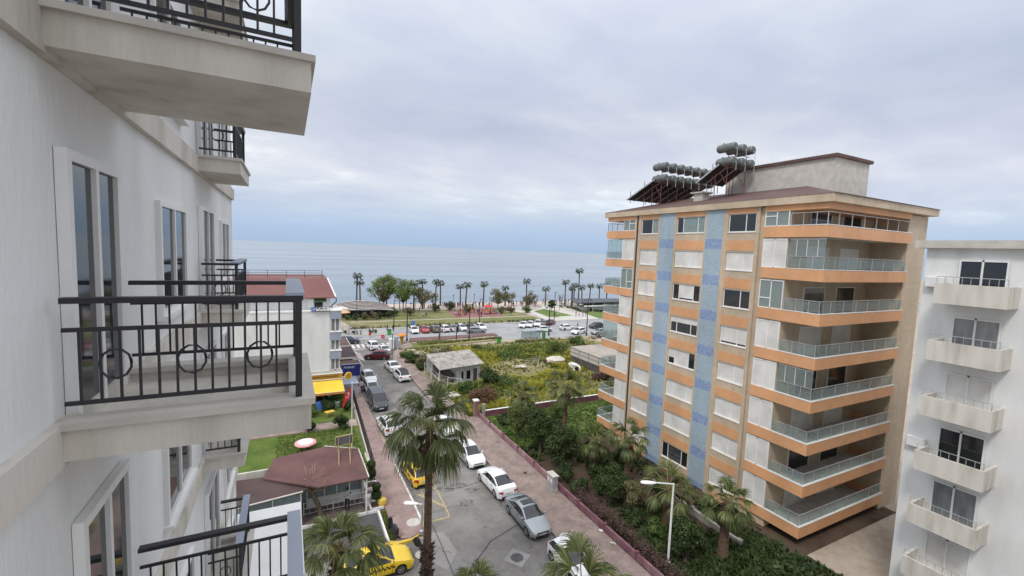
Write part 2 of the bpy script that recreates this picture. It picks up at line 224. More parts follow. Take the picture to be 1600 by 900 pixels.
# ---------------------------------------------------------------- mesh helpers
class MB:
    def __init__(s): s.v=[];s.f=[];s.m=[];s.mi=0
    def add(s,vs,fs,mi=None):
        k=len(s.v); s.v+= [tuple(p) for p in vs]; s.f+=[tuple(i+k for i in f) for f in fs]; s.m+=[s.mi if mi is None else mi]*len(fs); return s
    def box(s,x0,x1,y0,y1,z0,z1,mi=None):
        return s.add([(x0,y0,z0),(x1,y0,z0),(x1,y1,z0),(x0,y1,z0),(x0,y0,z1),(x1,y0,z1),(x1,y1,z1),(x0,y1,z1)],[(0,3,2,1),(4,5,6,7),(0,1,5,4),(1,2,6,5),(2,3,7,6),(3,0,4,7)],mi)
    def rbox(s,x0,x1,y0,y1,z0,z1,b=.02,mi=None):
        """box with chamfered vertical and top edges"""
        pr=[(x0+b,y0),(x1-b,y0),(x1,y0+b),(x1,y1-b),(x1-b,y1),(x0+b,y1),(x0,y1-b),(x0,y0+b)]
        pt=[(min(max(x,x0+b),x1-b),min(max(y,y0+b),y1-b)) for x,y in pr]
        vs=[(x,y,z0) for x,y in pr]+[(x,y,z1-b) for x,y in pr]+[(x,y,z1) for x,y in pt]
        fs=[tuple(range(7,-1,-1)),tuple(range(16,24))]
        for k in (0,8):
            for i in range(8): j=(i+1)%8; fs.append((k+i,k+j,k+8+j,k+8+i))
        return s.add(vs,fs,mi)
    def obox(s,c,size,rz=0,mi=None,M=None):
        hx,hy,hz=[q/2 for q in size]; M=M or Matrix.Rotation(rz,4,'Z'); vs=[]
        for x,y,z in [(-hx,-hy,-hz),(hx,-hy,-hz),(hx,hy,-hz),(-hx,hy,-hz),(-hx,-hy,hz),(hx,-hy,hz),(hx,hy,hz),(-hx,hy,hz)]:
            vs.append(tuple(M@Vector((x,y,z))+Vector(c)))
        return s.add(vs,[(0,3,2,1),(4,5,6,7),(0,1,5,4),(1,2,6,5),(2,3,7,6),(3,0,4,7)],mi)
    def tube(s,pts,rad,n=8,cap=True,mi=None):
        pts=[Vector(p) for p in pts]
        if not isinstance(rad,(list,tuple)): rad=[rad]*len(pts)
        k=len(pts); vs=[];ref=None
        for i,p in enumerate(pts):
            d=(pts[min(i+1,k-1)]-pts[max(i-1,0)]).normalized()
            if ref is None: ref=Vector((0,0,1)) if abs(d.z)<.9 else Vector((1,0,0))
            a=d.cross(ref).normalized(); b=d.cross(a).normalized(); ref=a.cross(d) if abs(d.dot(ref))>.98 else ref
            for j in range(n):
                t=2*PI*j/n; vs.append(p+a*math.cos(t)*rad[i]+b*math.sin(t)*rad[i])
        fs=[(i*n+j,i*n+(j+1)%n,(i+1)*n+(j+1)%n,(i+1)*n+j) for i in range(k-1) for j in range(n)]
        if cap: fs+=[tuple(range(n))[::-1],tuple((k-1)*n+j for j in range(n))]
        return s.add(vs,fs,mi)
    def lathe(s,prof,c=(0,0,0),n=16,axis='Z',mi=None):
        vs=[]
        for r,z in prof:
            for j in range(n):
                t=2*PI*j/n; a,b=r*math.cos(t),r*math.sin(t)
                v={'Z':(a,b,z),'X':(z,a,b),'Y':(a,z,b)}[axis]; vs.append((v[0]+c[0],v[1]+c[1],v[2]+c[2]))
        k=len(prof); fs=[(i*n+j,i*n+(j+1)%n,(i+1)*n+(j+1)%n,(i+1)*n+j) for i in range(k-1) for j in range(n)]
        fs+=[tuple(range(n))[::-1],tuple((k-1)*n+j for j in range(n))]
        return s.add(vs,fs,mi)
    def prism(s,poly,z0,z1,mi=None):
        k=len(poly); vs=[(x,y,z0) for x,y in poly]+[(x,y,z1) for x,y in poly]
        return s.add(vs,[tuple(range(k))[::-1],tuple(range(k,2*k))]+[(i,(i+1)%k,k+(i+1)%k,k+i) for i in range(k)],mi)
    def quad(s,*p,mi=None): return s.add(p,[tuple(range(len(p)))],mi)
    def build(s,name,mats,parent=None,smooth=None,loc=None):
        me=bpy.data.meshes.new(name); me.from_pydata(s.v,[],s.f)
        if not isinstance(mats,(list,tuple)): mats=[mats]
        for m in mats: me.materials.append(m)
        if len(mats)>1: me.polygons.foreach_set('material_index',s.m)
        if smooth is not None:
            me.polygons.foreach_set('use_smooth',[True]*len(s.f)); me.set_sharp_from_angle(angle=R(smooth))
        me.update(); o=bpy.data.objects.new(name,me); COL.objects.link(o)
        if parent: o.parent=parent
        if loc: o.location=loc
        return o
def tag(o,label=None,cat=None,group=None,kind=None):
    if label:o['label']=label
    if cat:o['category']=cat
    if group:o['group']=group
    if kind:o['kind']=kind
    return o
def thing(name,label,cat,loc=(0,0,0),rz=0,group=None):
    o=bpy.data.objects.new(name,None); COL.objects.link(o); o.empty_display_size=.3; o.location=loc; o.rotation_euler=(0,0,rz); return tag(o,label,cat,group)
def copy_tree(o,parent=None):
    c=o.copy(); COL.objects.link(c)
    if parent: c.parent=parent
    for ch in [x for x in CH.get(o.name,[])]: copy_tree(ch,c)
    return c
CH={}
def index_children(root):
    for o in list(root.children): CH.setdefault(root.name,[]).append(o); index_children(o)
def struct(name,mb,m,**k):
    o=mb.build(name,m,**k); o['kind']='structure'; return o
def sheet(name,poly,z,m):
    b=MB(); b.add([(x,y,z) for x,y in poly],[tuple(range(len(poly)))]); return struct(name,b,m)
def text_mesh(txt,size,ext,M,mats,name,parent):
    c=bpy.data.curves.new(name,'FONT'); c.body=txt; c.size=size; c.extrude=ext; c.align_x='CENTER'; c.align_y='CENTER'; c.resolution_u=2
    t=bpy.data.objects.new('tmp',c); COL.objects.link(t); dg=bpy.context.evaluated_depsgraph_get(); me=bpy.data.meshes.new_from_object(t.evaluated_get(dg))
    bpy.data.objects.remove(t); me.transform(M); me.materials.clear(); me.materials.append(mats); me.name=name
    o=bpy.data.objects.new(name,me); COL.objects.link(o); o.parent=parent; return o
FACE_NEG_Y=Matrix.Rotation(PI/2,4,'X')
# ================================================================ the setting
shore=[(-900,153),(-50,153),(30,153),(53,152),(86,151.5),(134,154),(300,175),(900,300)]
gb=MB(); top=[(x,y,-.03) for x,y in shore]+[(900,-400,-.03),(-900,-400,-.03)]
gb.add(top,[tuple(range(len(top)))[::-1]]); 
for (x0,y0),(x1,y1) in zip(shore,shore[1:]): gb.add([(x0,y0,-.03),(x1,y1,-.03),(x1,y1+9,-1.6),(x0,y0+9,-1.6)],[(0,1,2,3)])
struct('ground',gb,dirt)
sb=MB(); xs=[-30000,-3000,-600,-100,0,100,300,900,4000,30000]; ys=[120,200,400,1000,4000,15000,45000]
sb.add([(x,y,-.75) for y in ys for x in xs],[(j*10+i,j*10+i+1,(j+1)*10+i+1,(j+1)*10+i) for j in range(6) for i in range(9)])
struct('sea',sb,seam)
wv=MB(); rng=random.Random(5)      # surf line at the water's edge
pts=[]
for (x0,y0),(x1,y1) in zip(shore[1:],shore[2:]):
    k=max(2,int((x1-x0)/4))
    for i in range(k):
        t=i/k; pts.append((x0+(x1-x0)*t,y0+(y1-y0)*t+4+1.0*noise.noise((x0+(x1-x0)*t)*Vector((.08,0,0)))))
wd=[.4+.5*abs(noise.noise(Vector((x*.15,3,0)))) for x,y in pts]
wv.add([(x,y-w,-.735) for (x,y),w in zip(pts,wd)]+[(x,y+w,-.735) for (x,y),w in zip(pts,wd)],[(i,i+1,len(pts)+i+1,len(pts)+i) for i in range(len(pts)-1)])
struct('surf_line',wv,white)
# beach, promenade, park
sheet('beach_sand',[(-300,142),(60,142),(90,143.6),(140,147),(300,165),(300,174.5),(134,153.6),(86,151.1),(53,151.6),(30,152.6),(-300,152.6)],-.02,sand)
sheet('promenade',[(-300,136),(62,137.5),(92,139.5),(142,143),(300,160),(300,164.8),(140,146.8),(90,143.4),(60,141.8),(-300,141.8)],-.016,prom_m)
sheet('park_grass',[(14.6,107),(66.5,107.4),(66.8,112),(68,126),(74,140),(62,136.5),(-80,135.5),(-80,126),(12,124)],-.012,parkg)
sheet('park_grass_strip',[(86,107.2),(110,107.2),(104,119),(93,136),(88,139),(86,139)],-.012,parkg2)
sheet('park_grass_far',[(106,107.2),(300,107.2),(300,159),(142,142.5),(100,139)],-.020,parkg)
sheet('park_path',[(14.5,118),(69,117),(69,118),(14.5,119.2)],-.008,paver_lt)
sheet('park_entrance_path',[(10.2,107),(14.4,107),(12.2,123),(-4,123),(-4,119),(9.6,118)],-.008,paver_lt)
sheet('park_plaza_path',[(66.6,126.6),(69.5,119),(66.8,107.3),(85.8,107.3),(93,141.5),(86,143),(80.4,133.7),(74.5,138),(70,139)],-.007,conc_lt)
sheet('park_lawn_triangle',[(73.2,126.5),(71.5,114),(81.5,115.5),(80.0,131.5)],-.003,parkg2)
sheet('playground_floor',[(43.5,119.6),(58.6,118.8),(60.5,134.8),(52,135.4),(45,133)],-.007,redcarpet)
# roads
sheet('coast_road',[(-300,90),(22,90),(24,94.8),(44,95.2),(300,95.2),(300,107),(-300,107)],.001,asph2)
sheet('coast_road_near_lane',[(43.4,88.4),(52,86.2),(300,85.5),(300,95.4),(44,95.4)],.005,asph2)
sheet('street_road',[(8.5,-40),(16.7,-40),(16.7,76),(17.2,80),(19,86),(22.3,90.8),(22,96),(-30,96),(-30,84),(8.5,84)],.006,asph)
sheet('side_drive',[(-20,20.8),(9.2,20.8),(9.2,28.2),(-20,28.2)],.010,asph)
med=struct('road_median',MB().prism([(22.6,90.6),(44,92.2),(44,94.4),(23.6,94.2)],-.02,.13),medm)
struct('coast_kerb',MB().box(-200,300,107,107.25,-.02,.14),conc_lt)
struct('coast_pavement',MB().box(-200,12.0,107.25,108.9,-.02,.12).box(12.0,66,107.25,107.9,-.02,.10),conc)
# street markings
mk=MB()
for i in range(9):
    x=10.2+i*.98; mk.add([(x,88.2,.012),(x+.5,88.2,.012),(x+.5,91.4,.012),(x,91.4,.012)],[(0,1,2,3)])
mk.add([(10.3,86.9,.012),(16.8,86.9,.012),(16.8,87.2,.012),(10.3,87.2,.012)],[(0,1,2,3)])
for i in range(40): 
    x=46+i*3.2; mk.add([(x,95.3,.012),(x+1.5,95.3,.012),(x+1.5,95.42,.012),(x,95.42,.012)],[(0,1,2,3)])
mk.add([(24,102.6,.012),(75,103.6,.012),(75,103.75,.012),(24,102.75,.012)],[(0,1,2,3)])
mk.add([(19,94.5,.012),(21.2,93.2,.012),(21.6,93.8,.012),(20,96,.012)],[(0,1,2,3)])
struct('white_road_markings',mk,wmark)
mk=MB()
def line(p,q,w,z=.014):
    p,q=Vector(p),Vector(q); d=(q-p).normalized(); s=Vector((-d.y,d.x))*w/2; mk.add([(*(p+s),z),(*(p-s),z),(*(q-s),z),(*(q+s),z)],[(0,1,2,3)])
line((8.78,39.5),(8.78,29.9),.12); line((8.9,50),(8.9,44),.16); line((8.85,29.75),(10.75,29.75),.16,.015); line((11.1,36.6),(10.75,29.9),.13,.015); line((8.85,38.2),(11.15,38.2),.12,.015); line((9.9,37.5),(9.7,33),.1,.016); line((9.1,31),(10.6,34.5),.1,.017)
line((27.8,97.4),(29.6,99.4),.5); line((9.4,33.6),(10.9,31.0),.22,.0165); line((9.3,36.2),(11.0,33.6),.2,.017); line((10.1,37.8),(11.1,36.4),.18,.0175)
for a in range(3): line((2.6,26.2-a*.0+a*0),(2.6001,28.1),.001,.013) if 0 else None
struct('yellow_road_markings',mk,yfad)
sheet('road_patch',[(8.75,28.6),(9.75,28.2),(9.95,25.9),(8.8,24.6),(8.2,25.5)],.014,patchm)
mk=MB()
def strip(pts,w,z):
    for p,q in zip(pts,pts[1:]): line(p,q,w,z)
strip([(9.3,30.6),(9.2,27.2),(9.0,23.4)],.07,.020); strip([(8.9,22.8),(10.2,24.1),(12.4,26.0),(16.5,27.4)],.10,.0205); strip([(10.6,33.9),(12.9,33.2),(16.5,33.9)],.07,.021); strip([(9.3,52),(16.6,53.5)],.08,.0212); strip([(12.0,54.5),(12.6,48)],.12,.0214)
strip([(12.9,60),(16.6,59.2)],.06,.0216); strip([(15.4,-5),(14.9,22.5)],.06,.0217)
struct('road_seams',mk,asph_new)
mk=MB(); rs=random.Random(9)
for cx,cy,rx,ry in [(12.3,33.6,1.7,.7),(13.6,32.6,1.0,.5),(12.6,30.9,.7,.5),(11.2,34.6,.8,.35),(15.3,29.3,.6,1.0),(15.6,34.8,.5,1.0),(12.6,27.6,.5,.12)]:
    n=16; mk.add([(cx+rx*math.cos(2*PI*k/n)*rs.uniform(.55,1.1),cy+ry*math.sin(2*PI*k/n)*rs.uniform(.55,1.1),.0225+cx*.0001) for k in range(n)],[tuple(range(n))])
def mat_stain_and_shade():  # broken dark film, for oil stains and for the painted kerb shade
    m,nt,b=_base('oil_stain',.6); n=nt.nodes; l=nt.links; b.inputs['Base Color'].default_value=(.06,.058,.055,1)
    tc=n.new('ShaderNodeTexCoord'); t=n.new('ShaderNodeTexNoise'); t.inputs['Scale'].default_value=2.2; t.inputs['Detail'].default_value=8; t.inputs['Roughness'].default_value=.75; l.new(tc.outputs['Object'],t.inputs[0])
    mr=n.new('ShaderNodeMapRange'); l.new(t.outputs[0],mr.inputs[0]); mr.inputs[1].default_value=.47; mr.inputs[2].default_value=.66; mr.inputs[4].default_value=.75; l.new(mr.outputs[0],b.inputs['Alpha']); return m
struct('oil_stains',mk,mat_stain_and_shade())
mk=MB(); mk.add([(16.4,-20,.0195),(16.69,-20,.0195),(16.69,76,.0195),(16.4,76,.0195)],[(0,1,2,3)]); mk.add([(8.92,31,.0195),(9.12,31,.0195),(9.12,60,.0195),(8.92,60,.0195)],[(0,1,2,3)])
struct('gutter_contact_shade',mk,MATS['oil_stain'])  # dark strips along both kerb feet: contact shade painted in as colour
# manholes, drains
def manhole(x,y,z,r,label,pad,kind='manhole_cover'):
    t=thing(kind,label,'manhole cover',(x,y,z),random.Random(x).random())
    if pad: MB().prism([(-r*1.6,-r*1.6),(r*1.6,-r*1.6),(r*1.6,r*1.6),(-r*1.6,r*1.6)],-.01,.006).build('surround',patchm,t)
    b=MB()
    for q in (1,.8,.6,.4,.2): b.lathe([(r*q,0),(r*q,.012+.004*(1-q)),(r*(q-.07),.012+.004*(1-q)),(r*(q-.07),.0)],n=28)
    b.lathe([(r*.96,0),(r*.96,.009)],n=28); b.build('cover',asph_new if pad else conc_lt,t)
manhole(13.3,23.8,.014,.42,'round iron manhole cover in a square patch of the road','x')
manhole(8.05,29.95,.15,.5,'round pale manhole cover with rings on the pavement by the white lamp','',)
manhole(7.7,26.6,.016,.4,'round dark manhole cover at the mouth of the side drive','')
manhole(17.3,24.2,.15,.38,'pale manhole cover in right pavement beside the small white car','')
# pavements
pv=MB()
pv.prism([(16.9,-40),(20.15,-40),(20.15,47.2),(19.0,47.2),(19.0,60),(18.6,80),(20.3,84.6),(22.6,86.4),(22.6,89.2),(19.6,86),(17.6,80),(16.9,76)],-.02,.14)
struct('corner_verge',MB().prism([(20.35,84.6),(40,86.6),(43,88.2),(43,89.2),(22.65,89.2),(22.65,86.4)],-.02,.13),lotg)
struct('right_pavement',pv,paver)
kb=MB(); kp=[(16.7,-40),(16.7,76),(17.4,80.1),(19.4,86.15),(22.5,89.4),(43.1,89.4)]; ki=[(16.9,-40),(16.9,76),(17.6,80),(19.6,86),(22.6,89.2),(43,89.2)]
kb.add([(x,y,.15) for x,y in kp]+[(x,y,.15) for x,y in ki]+[(x,y,-.02) for x,y in kp],[f for i in range(5) for f in ((i,i+6,i+7,i+1),(i,i+1,i+13,i+12))])
struct('right_kerb',kb,kerbm)
lp=[(6.55,31.2),(6.6,29.2),(6.9,28.55),(7.5,28.35),(8.2,28.7),(8.55,29.6),(8.6,33),(8.6,60.6),(7.2,60.6),(6.75,44),(6.6,37)]
struct('left_pavement',MB().prism(lp,-.02,.14),paver2)
kl=MB(); seg=[(8.62,60.6),(8.62,33),(8.57,29.6),(8.2,28.62),(7.5,28.25),(6.6,28.25),(5.9,28.3)]
for i,((x0,y0),(x1,y1)) in enumerate(zip(seg,seg[1:])):
    d=Vector((x1-x0,y1-y0)).normalized(); s=Vector((d.y,-d.x))*-.14; k=max(1,int(math.dist((x0,y0),(x1,y1))/1.0))
    for j in range(k):
        a=Vector((x0,y0))+(Vector((x1,y1))-Vector((x0,y0)))*j/k; b=Vector((x0,y0))+(Vector((x1,y1))-Vector((x0,y0)))*(j+1)/k
        kl.add([(*(a),.155),(*(b),.155),(*(b+s),.155),(*(a+s),.155),(*(a),-.02),(*(b),-.02)],[(0,1,2,3),(0,4,5,1)],(2 if i==0 and j<21 else 1 if i<2 else 0))
struct('left_kerb',kl,[yellowp,wmark,kerbm])
struct('shop_forecourt',MB().prism([(4.3,60.9),(9.9,60.9),(11,84),(-4,84),(-4,71),(4.3,71)],-.02,.05),conc)
sheet('forecourt_asphalt',[(-6,51.9),(7.1,56),(7.2,60.7),(-6,60.8)],.004,asph_new)
struct('garden_path',MB().prism([(-6,49.8),(6.0,49.9),(6.2,51.6),(-6,51.8)],-.02,.06),paver)
sheet('shrub_bed_ground',[(-6,51.9),(6.9,51.9),(7.1,56.4),(-6,56.4)],.02,lawn)
sheet('lawn_ground',[(-6,37.2),(6.5,37.2),(6.9,49.7),(-6,49.7)],.02,lawn)
struct('cafe_terrace',MB().prism([(-6,32.6),(6.5,32.6),(6.5,37.0),(-6,37.0)],-.02,.05),paver_dk)
sheet('parking_court',[(-6,28.3),(5.9,28.3),(5.9,32.5),(-6,32.5)],.008,asph_new)
st=MB().box(5.95,6.08,28.5,32.4,-.02,.2).box(-1,5.94,32.42,32.56,-.02,.2)
struct('parking_kerb',st,white); struct('parking_kerb_end',MB().prism([(5.9,28.2),(6.5,28.0),(7.5,28.05),(7.5,28.24),(6.6,28.24),(6.2,28.49),(5.9,28.49)],-.02,.19),yellowp)
sheet('grass_verge',[(6.1,28.6),(6.52,28.6),(6.58,32.4),(6.1,32.4)],.03,lawn)
sheet('vacant_lot_ground',[(19.2,47.6),(60,47.6),(64,84.6),(21,84.6),(19,82),(19.1,62)],.0,lotg)
sheet('lot_corner_bare_earth',[(20.5,78.6),(27.5,78),(30,80),(29,83.5),(23,84.5),(20.6,84.2)],.004,dirt)
sheet('garden_ground',[(20.4,-60),(31.6,-60),(31.6,16),(44,16),(44,47),(20.4,46.9)],.0,soil)
# stuff: lawn tufts, verge grass, meadow, flowers
def tufts(n,region,hgt,mats,name,label,seed,dens=None,w=.05,z=0,bl=3,mi=None,cat='grass'):
    r=random.Random(seed); b=MB(); x0,x1,y0,y1=region; c=0; tries=0
    while c<n and tries<n*8:
        tries+=1; x=r.uniform(x0,x1); y=r.uniform(y0,y1)
        if dens and r.random()>dens(x,y): continue
        c+=1; h=hgt*(.5+r.random())*(1.0 if not dens else .6+.8*max(0,noise.noise(Vector((x*.25,y*.25,7)))+.4))
        for k in range(bl):
            a=r.uniform(0,2*PI); dx,dy=math.cos(a),math.sin(a); ww=w*(.6+.8*r.random()); ln=h*r.uniform(.1,.9); px,py=x+r.uniform(-.12,.12),y+r.uniform(-.12,.12); zz=z
            b.add([(px-dy*ww,py+dx*ww,zz),(px+dy*ww,py-dx*ww,zz),(px+dx*ln+dy*ww*.5,py+dy*ln-dx*ww*.5,zz+h*.8),(px+dx*ln*1.4-dy*ww*.4,py+dy*ln*1.4+dx*ww*.4,zz+h)],[(0,1,2,3)],mi(x,y,r) if mi else 0)
    o=b.build(name,mats); return tag(o,label,cat,kind='stuff')
tufts(4200,(-1,6.4,37.3,49.6),.1,[meadowg,lf_mid],'lawn_grass','short mown green grass covering the lawn behind the maroon roof',1,w=.03,z=.02,mi=lambda x,y,r:r.random()<.5)
tufts(500,(6.12,6.5,28.7,32.3),.12,meadowg,'verge_grass','thin strip of grass between the white parking kerb and the pavement',2,w=.02,z=.03)
def lotd(x,y):
    if 19<x<28 and 59<y<68.5: return 0
    if 77.8<y<84 and x<29: return .06
    v=noise.noise(Vector((x*.075,y*.1,1)))+.6*noise.noise(Vector((x*.3,y*.3,4)))+.42
    v-=1.6*math.exp(-((x-35)/7)**2-((y-64.6)/3.6)**2)+.9*math.exp(-((x-31)/6)**2-((y-51)/1.8)**2)+.5*math.exp(-((x-30)/5)**2-((y-61)/3)**2)+.9*math.exp(-((y-82)/1.2)**2)
    return max(.03,min(1,v*1.4))
def lotm(x,y,r):
    g=noise.noise(Vector((x*.06,y*.09,11)))+.35*r.uniform(-1,1)
    return 1 if g>.18 else 0
meadow_parts=[meadowg,lf_mid,straw]
tufts(17000,(19.3,62,47.8,84.4),.34,[meadowg,lf_mid],'meadow_weeds','tangled green weeds covering the vacant lot behind the shed',3,lotd,w=.13,mi=lotm,bl=4)
def yd(x,y):
    v=noise.noise(Vector((x*.085,y*.10,21)))*1.3+.35*noise.noise(Vector((x*.4,y*.4,9)))-.02
    v+=.7*math.exp(-((x-38)/8)**2-((y-54)/5)**2)+.35*math.exp(-((x-27)/9)**2-((y-57)/8)**2)
    return max(.02,min(1,v))*lotd(x,y)
tufts(12000,(19.5,60,47.8,82),.55,fl_yel,'yellow_wildflowers','drifts of bright yellow wildflowers among the weeds of the vacant lot',4,yd,w=.06,bl=5,cat='flowers')
tufts(1500,(24,43,86.3,89),.3,[meadowg,straw],'verge_weeds','weeds on the verge between the vacant lot and the maroon median',61,lambda x,y:.9 if y>86.5+(x-22)*.085 else 0,w=.12,z=.12,mi=lambda x,y,r:r.random()<.3)
tufts(2500,(20,62,48,85),.3,straw,'dry_grass','pale dry grass in the bare patches of the vacant lot',6,lambda x,y:max(0,.8-lotd(x,y)),w=.06)
tufts(1900,(20.8,31.4,8,38),.24,[lf_dark,lf_low],'garden_undergrowth','low dark green undergrowth on the shaded garden floor below the palms',7,lambda x,y:min(1,max(0,noise.noise(Vector((x*.25,y*.2,2)))*1.8+.25)),w=.1,bl=4,mi=lambda x,y,r:r.random()<.12)
sheet('garden_lawn_ground',[(20.8,37.5),(31.6,37.5),(31.6,39.6),(43,39.6),(43,46.9),(20.8,46.9)],.006,lawn)
tufts(3200,(20.8,40,37.5,46.8),.12,lf_mid,'garden_lawn','patch of lush grass at the far end of the garden by the low wall',8,lambda x,y:.9,w=.08,bl=4)
tufts(3000,(20.8,30.4,14,25),.24,[lf_low,lf_dark],'garden_weeds','green weeds on the garden floor behind the white street lamp',9,lambda x,y:min(1,max(0,noise.noise(Vector((x*.3,y*.3,5)))*2+.5)),w=.08,bl=4,mi=lambda x,y,r:r.random()<.65)

# ================================================================ orange apartment building
def window_unit(par,y0,y1,z0,z1,kind,X=31.7,splits=2,name='window'):
    """window in a facade that faces -X; the hole runs y0..y1, z0..z1"""
    f=MB(); a,b=X+.07,X+.13; t=.07
    f.box(a,b,y0,y1,z0,z0+t).box(a,b,y0,y1,z1-t,z1).box(a,b,y0,y0+t,z0+t,z1-t).box(a,b,y1-t,y1,z0+t,z1-t)
    if splits==2: ys=[y0+(y1-y0)*.24,y1-(y1-y0)*.24]
    elif splits==1: ys=[y0+(y1-y0)*.36]
    else: ys=[]
    for y in ys: f.box(a,b,y-.035,y+.035,z0+t,z1-t)
    f.box(X-.05,X+.069,y0-.04,y1+.04,z0-.05,z0-.002)
    w=f.build(name,white,par)
    ed=[y0+t]+ys+[y1-t]
    def pane(i,m,zz0=z0+t,zz1=z1-t,nm='pane',off=.10): MB().box(X+off,X+off+.01,ed[i]+.036*(i>0),ed[i+1]-.036*(i<len(ed)-2),zz0,zz1).build(nm,m,w)
    n=len(ed)-1
    for i in range(n):
        k=kind[i] if isinstance(kind,(list,tuple)) else kind
        if k=='shut': pane(i,shut,nm='shutter',off=.09)
        elif k=='dark': pane(i,glassd)
        elif k=='half': pane(i,glassd,zz1=z0+(z1-z0)*.64); pane(i,shut,zz0=z0+(z1-z0)*.64+.002,nm='shutter',off=.09)
        elif k=='gap': pane(i,glassd,zz1=z0+t+.13); pane(i,shut,zz0=z0+t+.132,nm='shutter',off=.09)
        elif k=='low': pane(i,glassd,zz1=z0+(z1-z0)*.42); pane(i,shut,zz0=z0+(z1-z0)*.42+.002,nm='shutter',off=.09)
        elif k=='lace':
            pane(i,glassc); b_=MB(); y=ed[i]; e=ed[i+1]; q=max(3,int((e-y)/.2)); zt=z1-t-.05
            for j in range(q):
                ya=y+(e-y)*j/q; yb=y+(e-y)*(j+1)/q; b_.add([(X+.14,ya,zt),(X+.14,yb,zt),(X+.14,yb,z0+.62),(X+.145,(ya+yb)/2,z0+.50),(X+.14,ya,z0+.62)],[(0,1,2,3,4)])
            b_.build('curtain',curtain,w)
        elif k=='grille':
            pane(i,glassd); g=MB(); y=ed[i]
            while y<ed[i+1]: g.box(X+.085,X+.095,y,y+.015,z0+t,z1-t); y+=.13
            for zz in (z0+.35,z0+.75): g.box(X+.08,X+.084,ed[i],ed[i+1],zz,zz+.02)
            g.build('grille',steel,w)
    return w
